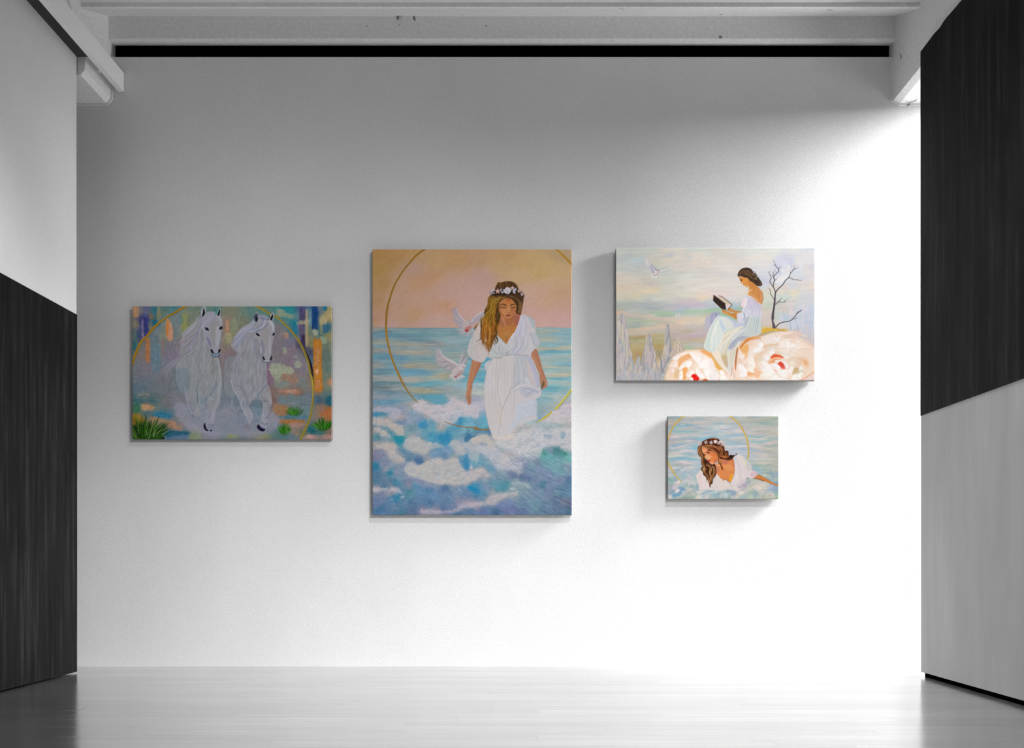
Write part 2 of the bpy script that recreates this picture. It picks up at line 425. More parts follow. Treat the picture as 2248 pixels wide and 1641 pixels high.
    def foam(s, pts, col, a=1, cell=5, amt=.9, seed=3, soft=6, thr=.5, ang=0, st=1, rel=.22, cool='7c90ac'):
        """billowing broken patches: lit lumps with cooler hollows inside a loosely drawn area"""
        r = s.mask(pts, True, soft)
        if r is None: return
        reg, m = r
        n = s.noise(cell*st, cell, seed, 4, ang, reg)
        k = np.clip((m+(n-.5)*amt*2-thr)*3.2, 0, 1)*np.clip(m*4, 0, 1)
        b = s.noise(cell*2.6, cell*2, seed+7, 3, 0, reg); d = max(1, int(cell*s.S*.45))
        e = b-np.roll(np.roll(b, d, 0), d//2, 1)
        e[:d] = 0
        h = s.noise(cell*2.6, cell*1.6, seed+11, 3, 0, reg); hol = np.clip((h-.52)*4, 0, 1)*.75*(.3+.7*np.clip(2-2*m, 0, 1))+np.clip((.45-b)*3, 0, 1)*.4
        c = hexc(col)+(hexc(cool)-hexc(col))*np.clip(hol, 0, 1)[..., None]
        g = s.noise(.8, .8, seed+3, 2, 0, reg)-.5
        c = c+(e*rel*1.1+g*.07+.015)[..., None]
        q = max(2, int(soft*s.S*1.3)); lo = np.zeros_like(m); lo[:-q] = m[q:]
        fade = .22+.78*np.clip(blur(lo, soft*s.S)*1.3, 0, 1)
        s.comp(reg, np.clip(blur(m, soft*s.S*1.5)*.34, 0, 1)*a, hexc(col)*.55+hexc(cool)*.45)
        s.comp(reg, k*a*fade, c)
    def linear(s):
        c = np.clip(s.im, 0, 1)
        return np.where(c <= .04045, c/12.92, ((c+.055)/1.055)**2.4)

def T(o, pts):
    """reading marks: a list of points taken on an enlarged crop of the picture"""
    ox, oy, k = o
    return [(ox+x/k, oy+y/k) for x, y in pts]


A1=(270,650,9.3667); A2=(500,650,9.3667); A3=(270,810,9.3667); A4=(500,810,9.3667)
def grass(A, cx, cy, w, h, n, pal, seed, wd=1.1):
    r=np.random.RandomState(seed)
    for i in range(n):
        t=r.uniform(-1,1); b=cx+t*w*.34+r.randn()*w*.05; l=h*r.uniform(.35,1)*(1-.4*t*t); y0=cy-r.uniform(0,.25)*h
        ex=b+t*w*.3+r.randn()*w*.05
        A.stroke([(b,y0),((b+ex)/2-t*w*.03,y0-l*.5),(ex,y0-l*.95)],(wd*.8,wd,.2),pal[r.randint(len(pal))],.85,.5)
def horse_head(A,o,pts,mirror=False): pass
def p1():
    A=Art(290.7,672,728,963.8,2.0,5)
    N=[]
    def n(o,l):
        for x,y,c in l: N.append((o[0]+x/o[2],o[1]+y/o[2],c))
    n(A1,[(250,300,'8f7458'),(270,560,'75705a'),(230,800,'50625c'),(220,1000,'2f5c62'),(340,260,'66646a'),(345,500,'454668'),(335,780,'2c4066'),(470,250,'565a74'),(470,450,'35396a'),(470,650,'2a3064'),(400,620,'6d6280'),(400,800,'706a72'),(570,400,'69614f'),(560,620,'6b6a58'),(650,300,'2f6475'),(650,560,'235a70'),(735,350,'75745a'),(820,300,'4d6a66'),(880,380,'56716a'),(1050,250,'33707a'),(1000,300,'4a706f'),(1420,230,'5d7860'),(1300,400,'7c8256'),(1260,600,'84864f'),(1450,450,'6a7664'),(1100,450,'6d7c78'),(1180,480,'51737a'),(700,720,'66787a'),(650,850,'55727c'),(820,650,'697a72'),(830,800,'85846a'),(1060,700,'62787a'),(1150,650,'6c7b7c'),(820,950,'746c66'),(1000,1050,'76707f'),(1050,1200,'7d6c84'),(900,1250,'736d80'),(680,1000,'587480'),(700,1300,'5d7682'),(400,1000,'6c6c66'),(380,1200,'76655e'),(300,1450,'656a70'),(500,1450,'746a74'),(640,1100,'5a737c'),(850,1450,'6b6f7a'),(1250,750,'808066'),(1300,900,'866f66'),(1900,260,'3d7a70'),(1780,240,'4f7a6c'),(2150,300,'7a7a58'),(2150,500,'907a62'),(2150,700,'94765e'),(2180,850,'96906c'),(2150,1000,'8c7a68'),(2200,1180,'7c6872')])
    n(A2,[(100,300,'757c5c'),(350,300,'5c7e68'),(300,450,'707a5c'),(150,700,'7d7a5e'),(450,300,'467c74'),(760,300,'4c8072'),(800,250,'3f7a70'),(1000,300,'42807a'),(1200,240,'217a84'),(1300,300,'2a7c80'),(1150,500,'3c807c'),(1350,550,'1f7486'),(1380,700,'1c6c86'),(1400,400,'5a7c84'),(1520,260,'45507a'),(1540,400,'4c4564'),(1680,300,'4f7088'),(1700,500,'5a8088'),(1790,300,'183a70'),(1800,500,'1f466e'),(1900,250,'6a7880'),(2100,260,'9c9068'),(1950,500,'9c8f6a'),(2080,400,'a08858'),(1940,640,'486e74'),(2020,650,'2f5f78'),(2090,800,'8a8660'),(2080,1100,'6e7a68'),(2000,1200,'5c6c66'),(2060,1500,'657870'),(1480,650,'686a80'),(1700,700,'6a7c6c'),(1640,900,'867c66'),(1720,950,'7c7a58'),(1500,1000,'30304a'),(1650,1150,'3c4058'),(1700,1300,'3e5a6c'),(1050,650,'756e70'),(1100,850,'7f7478'),(1000,1000,'7d6f7c'),(1280,950,'746c88'),(1200,1150,'82707c'),(1050,1200,'7c7478'),(1350,1100,'866e7e'),(1300,1300,'806a7a'),(1450,1250,'7a7480'),(1500,1500,'80707c'),(1600,1400,'8a7a80'),(880,1100,'7d6c80'),(50,1100,'80665c'),(150,900,'76705c')])
    n(A3,[(300,200,'5f6870'),(300,400,'456272'),(600,300,'5b6b73'),(300,600,'3f5f66'),(600,650,'35595e'),(280,800,'2f6048'),(500,750,'917258'),(700,800,'5d7268'),(900,700,'65686a'),(500,900,'335f68'),(750,930,'1f6a88'),(950,960,'326a80'),(300,1000,'8f6c24'),(650,1050,'97694a'),(1000,1120,'97705e'),(1050,1050,'6c7076'),(1150,1200,'927468'),(1000,1330,'1c566c'),(1250,1330,'34667a'),(1450,1370,'7c8c5c'),(1000,1400,'465c78'),(850,200,'6a6c74'),(1200,300,'64757a'),(1150,700,'74727c'),(1200,900,'787684'),(1350,1150,'7f7a80'),(1700,900,'76757f'),(1700,650,'5c7480'),(1800,1350,'7b7c92'),(2150,700,'6b7884'),(2150,950,'7a7874'),(2150,1300,'5e7674')])
    n(A4,[(100,700,'5c7280'),(100,1100,'6e7c84'),(250,1000,'5a6a7a'),(600,800,'56707c'),(600,650,'5e7680'),(560,950,'527080'),(900,200,'77566e'),(1000,200,'90967c'),(900,500,'7d5a4c'),(940,640,'7c5448'),(950,800,'8a6a58'),(1100,850,'97694a'),(1150,300,'7c8a80'),(1500,300,'73827c'),(1350,180,'96725e'),(1200,450,'966e58'),(1450,460,'8a5844'),(1300,580,'667a7c'),(1500,620,'607a84'),(1100,660,'62808a'),(1400,700,'6a7c80'),(1650,600,'647882'),(1650,850,'5f8088'),(1300,1000,'487282'),(1550,1000,'4e7888'),(1300,1080,'995f34'),(1500,1100,'9a7058'),(1350,1200,'92786c'),(1400,1320,'8c7858'),(1550,1320,'5d6c5c'),(1200,1380,'3f6a70'),(1350,1400,'4a6c88'),(1000,1300,'3a6a62'),(950,1150,'72808a'),(950,950,'7c7a80'),(1850,250,'a86c28'),(1880,400,'a56a3c'),(2000,200,'67786c'),(2050,350,'6a7c70'),(2100,280,'a87a58'),(2000,500,'5e7270'),(1850,640,'3f5a6c'),(2090,640,'225868'),(1900,800,'8a6e5e'),(1850,900,'84705e'),(2000,920,'a0643c'),(2100,880,'a06038'),(1850,980,'7c7070'),(1720,1270,'1e5c64'),(1900,1290,'3f6a70'),(2080,1300,'846c60'),(1700,1390,'a2807c'),(2080,1400,'96766a'),(400,1300,'706f66'),(700,1380,'7c7c50'),(100,1380,'707c5c'),(300,1430,'52606a')])
    A.base(N,11)
    yy,xx=np.mgrid[0:A.H,0:A.W]; yy=yy/2+672; xx=xx/2+290.7
    rr=np.sqrt(((xx-492)/204)**2+((yy-845)/205)**2); g=np.clip((1.03-rr)*12,0,1)[...,None]*.4
    A.im=A.im*(1-g)+np.array([.45,.45,.47])*g
    A.dabs(900,16,3,90,.03,(290,670,728,860),.5,.05)
    A.dabs(500,18,3,0,.03,(290,850,728,964),.5,.05)
    V=lambda o,x0,x1,y0,y1,c,a=.9,so=1.2,r=(2,.25,9): A.fill(T(o,[(x0,y0),((x0+x1)/2,y0-10),(x1,y0),(x1+6,(y0+y1)/2),(x1,y1),((x0+x1)/2,y1+15),(x0,y1),(x0-6,(y0+y1)/2)]),c,a,so,var=(.06,2,6,0,4))
    # vertical ribbons of colour
    for q in [(A1,215,315,215,420,'a07c5c'),(A1,330,375,420,980,'3a4068',.7),(A1,425,520,380,800,'2b3065',.85),(A1,440,515,230,420,'565878',.6),(A1,625,690,500,600,'1d5a74'),(A1,630,680,230,420,'2c6478',.7),(A1,700,755,230,480,'7b785c',.6),(A1,390,425,500,860,'76688a',.6),
        (A1,470,550,870,1340,'a3683e',.85),(A1,780,830,900,1250,'8a6e66',.5),(A1,600,760,1000,1560,'5a7888',.5),(A1,1190,1310,380,700,'868a4e',.6),(A1,1175,1215,420,560,'4c7880',.6),(A1,2110,2180,500,760,'a88066',.7),(A1,2120,2230,760,950,'a09a72',.6),
        (A2,0,30,480,740,'a4785c',.8),(A2,60,190,470,760,'7f8a70',.7),(A2,70,160,760,850,'8a8460',.6),(A2,1490,1590,240,480,'4a4366',.85),(A2,1470,1585,570,820,'5a4a68',.7),(A2,1520,1590,800,1080,'33264c',.9),(A2,1600,1650,290,1010,'a49470',.85),(A2,1660,1730,300,600,'6a8c94',.7),(A2,1735,1850,210,680,'183c70',.9),(A2,1960,2040,210,290,'1c6a82',.9),(A2,1955,2050,590,740,'325f7a',.8),(A2,1900,1950,560,760,'8c8866',.7),
        (A2,1765,1930,900,1592,'b0722c',.95),(A2,1350,1420,560,760,'1b6e8c',.8),(A2,1990,2070,1000,1560,'5c6c66',.5),(A2,820,880,1400,1592,'866080',.6),(A4,820,870,0,300,'7c5a72',.7),(A4,1790,1935,0,430,'b5742c',.95),(A4,2100,2135,220,330,'ad7c60',.8)]:
        V(*q)
    # orange leaf shape
    A.fill(T(A1,[(920,450),(970,520),(1020,640),(1035,760),(1020,880),(960,930),(900,830),(880,640),(890,500)]),'b08468',1,.8,var=(.08,2,2,0,4))
    A.fill(T(A1,[(920,470),(945,560),(935,700),(920,830),(885,760),(880,600)]),'b0703a',.95,.8)
    # pale palette-knife patches
    for o,p,c,a in [(A2,[(1020,265),(1180,290),(1170,400),(1020,420)],'98987e',.85),(A2,[(1150,350),(1340,375),(1330,455),(1180,430)],'8f9478',.85),(A2,[(1430,520),(1560,480),(1680,500),(1670,560),(1450,580)],'a8987e',.9),(A2,[(1740,690),(1850,690),(1840,800),(1770,790)],'aaa890',.8),(A2,[(1900,850),(1970,830),(2050,930),(1970,1005)],'8a9884',.9),(A2,[(1890,420),(2010,370),(2130,300),(2130,400),(2000,560),(1900,590)],'a69a74',.8),(A2,[(1160,740),(1240,750),(1255,870),(1190,860)],'b08468',.85),(A2,[(1150,1040),(1215,1060),(1190,1200),(1140,1170)],'98a488',.85),(A2,[(1370,1350),(1500,1340),(1510,1440),(1400,1480)],'98a08a',.8),(A2,[(880,1400),(1010,1370),(1330,1480),(1330,1592),(880,1592)],'98a088',.85),(A4,[(880,0),(1330,0),(1320,90),(1100,130),(1010,230),(930,150)],'969e86',.85),(A2,[(1380,1200),(1450,1220),(1430,1290),(1350,1270)],'868c84',.7),(A4,[(1110,100),(1200,90),(1350,200),(1450,190),(1440,290),(1340,280),(1240,240),(1110,230)],'9a745e',.8),(A4,[(1060,430),(1450,415),(1460,520),(1260,500),(1060,490)],'a07460',.8),(A4,[(1170,425),(1400,430),(1380,490),(1200,480)],'b48a74',.7),(A4,[(940,740),(1200,745),(1210,940),(1000,940)],'9c7048',.75),(A4,[(1080,1040),(1600,1050),(1560,1100),(1090,1110)],'a8652e',.8),(A4,[(1240,1110),(1560,1100),(1480,1200),(1290,1190)],'a07e72',.7),(A4,[(1880,930),(2130,840),(2130,920),(1900,990)],'a8673c',.8),(A4,[(1580,1370),(2130,1350),(2130,1430),(1570,1430)],'a08078',.7),(A4,[(1590,1370),(1760,1365),(1750,1410),(1600,1400)],'bb9890',.7),(A3,[(250,530),(430,505),(590,510),(570,535),(400,545),(250,550)],'96806e',.9),(A3,[(370,730),(480,725),(620,760),(640,830),(500,855),(390,850)],'b08862',.9),(A3,[(530,1000),(700,990),(900,1040),(1110,1090),(1080,1150),(1270,1230),(1000,1220),(880,1140),(700,1090),(540,1060)],'a07a60',.9),(A3,[(200,940),(330,960),(480,1010),(450,1090),(260,1100),(200,1050)],'97742a',.8),(A3,[(600,900),(780,880),(990,930),(980,1000),(830,1000),(640,970)],'1f6c8c',.7),(A3,[(240,700),(340,720),(350,840),(270,880)],'30664c',.8),(A3,[(900,1290),(1150,1270),(1400,1300),(1330,1350),(1100,1390),(900,1430)],'1a5068',.9),(A3,[(930,1400),(1100,1350),(1350,1370),(1300,1440),(900,1440)],'536a88',.7),(A4,[(1060,960),(1640,950),(1640,1020),(1100,1020)],'467488',.7),(A4,[(1680,1230),(1780,1220),(1790,1310),(1700,1310)],'1d5a64',.9),(A4,[(1830,590),(1890,600),(1880,680),(1830,660)],'3a566c',.8),(A4,[(2040,570),(2135,560),(2135,740),(2050,740)],'245868',.8),(A3,[(220,600),(620,640),(640,690),(240,690)],'32585f',.7)]:
        A.fill(T(o,p),c,a*.85,1.3,rough=(3,.45,7),var=(.09,2,2,0,8))
    for o,x0,x1,y0,y1,c in [(A2,1790,1890,1050,1450,'bc8e78'),(A4,1810,1900,220,380,'bc8468'),(A2,1800,1860,1500,1592,'c89880')]:
        r=np.random.RandomState(int(x0))
        for i in range(60):
            x=r.uniform(x0,x1);y=r.uniform(y0,y1);A.stroke(T(o,[(x,y),(x+8,y+14)]),1.4,c,.6,.5)
    A.dabs(1300,13,2.6,90,.03,(290,670,728,860),.42,.05)
    A.dabs(500,16,2.6,0,.03,(290,860,728,964),.42,.05)
    A.tone(.035,1.6,1.6,12); A.tone(.03,5,5,13)
    # gold ring
    ring1=T(A1,[(1300,200),(1180,265),(1060,340),(930,410),(830,480),(730,550),(640,640),(560,730),(470,850),(380,920),(310,1060),(260,1180),(220,1300),(205,1400)])
    A.stroke([(x+1.5,y+2) for x,y in ring1],2,'4a4a30',.4,1)
    A.stroke(ring1,(4.8,3.6,5.2,5,4.6),'8a681a',1,.5); A.stroke([(x-.8,y-.6) for x,y in ring1],1,'a07c20',.6,.6)
    ring2=T(A2,[(560,195),(720,270),(880,370),(1010,430),(1120,520),(1230,630),(1340,750),(1440,880),(1530,1040),(1600,1200),(1660,1370),(1700,1592)])+T(A4,[(1735,180),(1760,350),(1755,560),(1735,780),(1690,1000),(1610,1200),(1490,1460)])
    A.stroke([(x+2.6,y+.6) for x,y in ring2[8:13]],(1,3,4,2),'10131f',.9,.8)
    A.stroke(T(A2,[(1580,1080),(1680,1300),(1740,1500),(1770,1780)]),(1,3.4,1),'0c101a',.9,.6)
    A.stroke(ring2,(4,4.4,4.2,4.6,4.4,3.6,4.4,5.2),'8f7c2c',1,.5); A.stroke([(x-.8,y) for x,y in ring2[11:15]],(1,2.5,1),'b5a43a',.8,.6)
    A.stroke([(x+1,y+.3) for x,y in ring2],1,'5d4c1c',.5,.6)
    for (x,y) in ring2[:8]: A.stroke([(x-2,y-1),(x+3,y+3)],1.2,'b0903a',.6,.6)
    # ---------------- horses
    W1='8e8d98'; 
    # bodies
    body1=T(A1,[(1560,420),(1450,560),(1330,680),(1190,780),(1230,830),(1150,960),(1190,1010),(1160,1200),(1250,1230),(1140,1290),(1080,1400),(1085,1592)])+T(A3,[(1075,150),(1100,300),(1180,480),(1290,560),(1350,760),(1440,960),(1560,980),(1640,1080),(1760,1160),(1900,1130),(1900,900),(1980,760),(2030,500),(2050,200)])+T(A1,[(2010,1500),(1990,1350),(1950,1240),(1990,1230),(2005,1100),(1985,1030),(2030,720),(2048,560),(2000,400),(1860,320),(1700,330)])
    A.fill(body1,'888b8f',.9,1.2,var=(.07,3,12,8,21))
    A.fill(T(A2,[(-60,1330),(0,1270),(110,1245),(220,1260),(260,1500)])+T(A4,[(240,200),(180,480),(110,600),(20,570),(-60,480),(-75,150)]),'7e8288',.85,1.2,var=(.05,3,10,5,25))
    A.fill(T(A4,[(-60,480),(20,570),(110,600),(180,600),(240,760),(180,900),(60,800),(-20,650)]),'667682',.45,2)
    body2=T(A2,[(520,480),(420,560),(250,680),(120,860),(60,1010),(120,1100),(200,1180),(120,1300),(90,1592)])+T(A4,[(60,60),(70,260),(160,500),(300,780),(380,1000),(430,1120),(510,1100),(540,930),(440,760),(560,620),(730,700),(700,1000),(760,1150),(830,1080),(860,900),(905,740),(890,560),(820,300),(815,0)])+T(A2,[(810,1592),(800,1380),(900,1330),(905,1250),(890,1180),(930,920),(975,740),(960,560),(880,480),(760,400),(640,390)])
    A.fill(body2,'8b8c93',.92,1.2,var=(.07,3,12,5,22))
    A.fill(T(A3,[(1090,0),(1340,0),(1370,200),(1340,420),(1220,520),(1110,300)]),'6c7c84',.6,2)
    # mist between
    for x,y,rx,ry,c in [(410,900,16,10,'7d7c8a'),(430,935,20,10,'8a8894'),(470,950,24,8,'8c8a94'),(520,945,20,10,'7c808c'),(560,950,30,8,'86868a'),(395,870,14,12,'75747e'),(500,890,14,14,'7a7d88'),(600,925,12,14,'84848c'),(350,850,20,20,'6a6d76'),(455,895,12,10,'8b8890')]:
        A.blob(x,y,rx,ry,c,.65)
    A.foam([(385,880),(450,900),(520,890),(600,905),(612,940),(560,962),(440,955),(390,925)],'918f9c',.45,3,.9,31,5)
    A.foam([(405,890),(500,910),(600,930),(590,955),(450,950)],'6f7484',.35,3,.9,32,5,.6)
    # folds and soft shadows of the bodies
    sh='6a6a7c'; li='a2a2ac'; bl='6c7c8c'
    for o,p,w,c,a in [(A1,[(1080,1590),(1085,1430),(1200,1260)],1.2,'5f6470',.6),(A3,[(1075,0),(1080,200),(1140,400),(1240,500)],1.4,'5c6670',.7),
        (A1,[(1600,640),(1560,850),(1490,1050),(1440,1300),(1420,1592)],2,li,.35),(A1,[(1640,700),(1620,1000),(1560,1300),(1560,1592)],2.4,sh,.35),(A1,[(1700,900),(1690,1200),(1640,1592)],3,li,.35),(A1,[(1820,1260),(1770,1420),(1740,1592)],1.6,li,.6),(A1,[(1920,1270),(1980,1420),(2010,1592)],2.6,li,.6),(A1,[(1850,1300),(1850,1592)],7,'7d7a78',.5),(A1,[(1540,880),(1480,1080),(1450,1250)],1,'66667c',.6),
        (A3,[(1500,400),(1530,500),(1535,700)],2,'4e6678',.7),(A3,[(1290,560),(1350,760),(1450,940)],1.6,'9a9caa',.7),(A3,[(1370,700),(1440,900),(1450,1000)],1.4,'5c6478',.7),(A3,[(1440,950),(1445,980)],2,'3c4468',.8),(A3,[(1990,0),(2000,200),(1960,500),(1960,650)],4,'9c9aa2',.6),(A3,[(2040,100),(2055,400)],1.2,'5c6470',.6),(A3,[(1930,300),(1800,520),(1700,620)],4,'6a7888',.6),(A3,[(1760,560),(1860,640)],2,'a2a0ac',.7),(A3,[(1950,650),(1910,760),(1880,900),(1850,1050)],6,'92909a',.8),(A3,[(1830,820),(1840,950),(1790,1040)],2,li,.6),(A3,[(1620,620),(1640,700)],8,'5f7c8c',.5),(A3,[(1700,620),(1720,820)],3,'626a7c',.5),(A3,[(1520,800),(1560,900)],5,'94908f',.5),(A3,[(1900,900),(1930,820),(2000,780)],1.5,'5c6478',.5),(A3,[(1350,200),(1350,420)],1,'6c6c80',.5),(A3,[(1260,380),(1300,520),(1320,640)],1.2,'a0a0ac',.6),
        (A2,[(480,800),(440,1000),(370,1200),(330,1592)],2,li,.45),(A2,[(510,900),(490,1200),(470,1592)],2.4,'a0a0ac',.5),(A2,[(560,900),(560,1100),(640,1300)],2.5,'6f7690',.6),(A2,[(600,1050),(660,1180),(690,1300)],1.5,sh,.6),(A2,[(640,1300),(640,1592)],3,li,.35),(A2,[(400,1100),(220,1300),(150,1592)],2,sh,.3),(A2,[(0,1240),(110,1250)],1.2,'9a9aa6',.5),(A2,[(200,1230),(300,1400)],3,'868690',.6),
        (A4,[(820,0),(815,280)],1,'6a6478',.5),(A4,[(800,320),(700,440),(600,590)],1.6,'5c6480',.75),(A4,[(70,240),(110,380),(200,560),(300,800),(380,960)],1.8,'a8a8b2',.75),(A4,[(160,320),(240,360),(320,450),(380,600),(400,720)],2,'66708a',.7),(A4,[(400,300),(420,200)],3,sh,.4),(A4,[(830,330),(880,500),(905,700)],2,'a2a0aa',.6),(A4,[(905,750),(860,880),(810,1010)],1.2,'4c566c',.9),(A4,[(740,650),(850,670)],2,'6a6878',.7),(A4,[(730,700),(740,900),(690,1040)],1.6,'9c9ca8',.7),(A4,[(440,760),(510,880),(540,950),(520,1080),(480,1140)],1.5,'5c6c80',.8),(A4,[(410,920),(520,900)],1.4,'a8a8b4',.6),(A4,[(390,940),(430,1080),(480,1145)],1.4,'a0a0b0',.7),(A4,[(90,640),(80,760),(110,880),(170,910)],5,'8a8a96',.7),(A4,[(80,820),(110,880),(160,915)],1.3,'4c5870',.8),(A4,[(150,600),(250,650)],3,'5f7c8a',.6),(A4,[(600,640),(640,900)],9,'5a7888',.35),(A4,[(560,780),(540,900)],5,'587a8c',.4),(A4,[(0,590),(100,600),(190,620)],1.2,'70788a',.6)]:
        A.stroke(T(o,p),w,c,a,.9)
    A.blob(*T(A3,[(1510,880)])[0],7,9,'92908e',.5); A.blob(*T(A4,[(460,980)])[0],6,9,'908e9a',.7,20); A.blob(*T(A4,[(400,1170)])[0],5,5,'7c6a74',.7)
    # hooves
    A.fill(T(A3,[(1760,1050),(1900,1090),(1890,1130),(1810,1140),(1740,1120),(1710,1160),(1760,1240),(1820,1260),(1850,1240),(1830,1290),(1760,1280),(1700,1220),(1690,1120)]),'8e8c9a',.8,.6)
    A.fill(T(A3,[(1690,1100),(1660,1140),(1660,1200),(1690,1250),(1745,1275),(1755,1250),(1720,1220),(1700,1160)]),'140f22',1,.3); A.fill(T(A3,[(1790,1250),(1830,1245),(1825,1280),(1790,1275)],),'1c1628',1,.3); A.stroke(T(A3,[(1760,1140),(1850,1150),(1910,1110)]),1,'3f4868',.9,.5)
    A.fill(T(A4,[(690,1040),(810,1060),(810,1110),(720,1110)]),'94929e',.9,.5)
    A.fill(T(A4,[(640,1130),(720,1110),(810,1160),(790,1230),(720,1200)]),'8e8ea0',.9,.5); A.fill(T(A4,[(635,1135),(680,1190),(730,1220),(775,1235),(740,1280),(680,1275),(620,1230),(600,1180)]),'1a1430',1,.4); A.stroke(T(A4,[(700,1110),(760,1130),(815,1110)]),1,'303a58',.9,.5)
    # tail and mane strokes of horse 1
    r=np.random.RandomState(4)
    for i in range(26):
        t=i/25
        A.stroke(T(A1,[(1180+60*t+r.randn()*15,1210+60*t),(1050+t*40,1300+90*t),(880+r.randn()*30+70*t,1420+140*t),(790+r.randn()*20+110*t,1560+160*t)]),(.6,1.2,.4),['9a9ba6','72707e','8a8890','7a7a86'][i%4],.5,.6)
    for i in range(80):
        t=r.rand(); e=r.rand()
        p0=(1700-90*e+r.randn()*14,370+120*e); 
        if t<.5: pts=[p0,(1560-60*e,520+90*e),(1370-60*t,650+240*e),(1190+40*r.randn(),760+330*e)]
        else: pts=[p0,(1600-30*e,600+80*e),(1480-40*e,820+150*e),(1230+160*e+30*r.randn(),1020+220*e)]
        A.stroke(T(A1,pts),(1,1.6,.3),['9a9aa4','a2a2ac','7c7890','6c6c82','8c8c96','948a92'][r.randint(6)],.6,.7)
    for p,c in [([(1570,430),(1450,560),(1330,660),(1200,760)],'a4a6aa'),([(1640,430),(1480,640),(1300,830),(1190,870)],'7d6c6c'),([(1500,760),(1350,880),(1200,960),(1160,1000)],'84605c'),([(1420,900),(1300,1040),(1210,1130)],'6c6658'),([(1450,1080),(1350,1150),(1230,1200)],'5c6468'),([(1470,1080),(1380,1160),(1280,1200)],'a2a4ae')]:
        A.stroke(T(A1,p),(1,2,.4),c,.7,.7)
    # horse 1 head
    head1=T(A1,[(1640,600),(1620,480),(1700,360),(1820,310),(1940,360),(2030,450),(2050,600),(2035,740),(2005,900),(1980,1030),(2005,1110),(1995,1180),(1960,1245),(1880,1255),(1820,1225),(1795,1140),(1790,1070),(1720,900),(1665,760)])
    A.fill(head1,'8f8e98',1,.6,var=(.035,2,6,10,23))
    A.fill(T(A1,[(1780,560),(1900,500),(1960,620),(1930,860),(1890,1040),(1830,1000),(1800,800)]),'86847f',.55,1.5)
    A.fill(T(A1,[(1910,640),(1990,640),(2000,800),(1960,1010),(1910,1020),(1905,850)]),'9e9fa6',.7,1.2)
    A.fill(T(A1,[(1700,840),(1770,870),(1800,950),(1815,1040),(1785,1060),(1740,960)]),'716c8a',.8,1)
    A.stroke(T(A1,[(1650,640),(1680,800),(1740,960),(1790,1075)]),1.4,'a6a6ae',.8,.6)
    A.stroke(T(A1,[(2040,680),(2020,860),(1985,1030)]),1.1,'5c6480',.9,.5)
    A.stroke(T(A1,[(1870,480),(1780,620),(1720,560)]),1,'7a7690',.5,.7)
    for e in range(12): A.stroke(T(A1,[(1880-e*6,380+e*5),(1780-e*12,480+e*9),(1660-e*10,560+e*16)]),(1,1.4,.4),['9c9ca8','77759a','8a8aa0','a4a4ac'][e%4],.75,.5)
    for e in range(9): A.stroke(T(A1,[(1880+e*4,400),(1960+e*6,430+e*6),(2030-e*3,560+e*4)]),(1,1.4,.5),['a4a6ae','9a9ca2','b0b0b4'][e%3],.7,.5)
    A.fill(T(A1,[(1640,225),(1700,230),(1710,320),(1690,400),(1620,420),(1600,330)]),'9a9ca0',1,.5); A.fill(T(A1,[(1655,240),(1685,310),(1685,370),(1640,420),(1625,400),(1640,340)]),'12141e',1,.4); A.stroke(T(A1,[(1640,400),(1560,470),(1540,500)]),(1.6,1,.3),'3c4460',.8,.5)
    A.fill(T(A1,[(1980,225),(1960,320),(1880,410),(1900,340),(1940,280)]),'2f8078',.6,.8)
    A.fill(T(A1,[(1990,230),(2005,300),(1995,400),(1950,400),(1950,320)]),'9a9ca0',1,.5); A.fill(T(A1,[(1985,260),(1998,320),(1975,400),(1945,390),(1965,310)]),'14161f',1,.4)
    for q in ([(1690,645),(1740,650),(1775,710),(1740,700),(1700,690)],[(1990,640),(2040,615),(2045,665),(1985,690)]): A.fill(T(A1,q),'0a0c14',1,.3)
    A.blob(*T(A1,[(1710,662)])[0],.6,.5,'9090a0',.9); A.blob(*T(A1,[(2025,650)])[0],.6,.5,'9090a0',.9); A.stroke(T(A1,[(1680,650),(1700,640),(1750,655)]),.8,'303450',.7)
    A.fill(T(A1,[(1800,1090),(1830,1090),(1870,1160),(1870,1170),(1820,1160)]),'0c0c16',1,.4); A.fill(T(A1,[(1970,1090),(2000,1085),(2005,1130),(1955,1170)]),'14141e',1,.4)
    A.fill(T(A1,[(1820,1185),(1880,1170),(1990,1180),(1960,1240),(1850,1245)]),'66788a',1,.5); A.stroke(T(A1,[(1815,1185),(1840,1240),(1900,1252),(1965,1242),(1995,1190)]),1.4,'2c3448',1,.5); A.stroke(T(A1,[(1840,1215),(1900,1225),(1960,1210)]),1,'a0a8b4',.7)
    # horse 2 mane
    for i in range(90):
        e=r.rand(); t=r.rand()
        A.stroke(T(A2,[(560-50*e,500+170*e),(420-30*e+r.randn()*10,600+140*e),(270-30*t,700+260*e),(120+r.randn()*40+100*t*e,830+330*e)]),(1.2,1.8,.3),['a0a0ac','8c8ca0','6c7690','9898a6','787c96','a8a8b2'][r.randint(6)],.6,.6)
    head2=T(A2,[(545,780),(560,660),(620,540),(640,430),(720,380),(820,430),(900,500),(960,590),(975,720),(950,820),(915,950),(890,1180),(905,1260),(880,1350),(800,1362),(735,1345),(712,1230),(700,1060),(690,960),(620,1000),(570,940)])
    A.fill(head2,'949298',1,.6,var=(.03,2,6,10,24))
    A.fill(T(A2,[(720,700),(830,640),(860,760),(830,960),(800,1100),(740,1060),(700,900)]),'8b8984',.5,1.5)
    A.fill(T(A2,[(560,860),(640,880),(700,960),(700,1050),(640,1010),(580,960)]),'77747c',.5,1)
    A.fill(T(A2,[(660,850),(740,960),(760,1150),(720,1200),(700,1000)]),'76748a',.6,1.2)
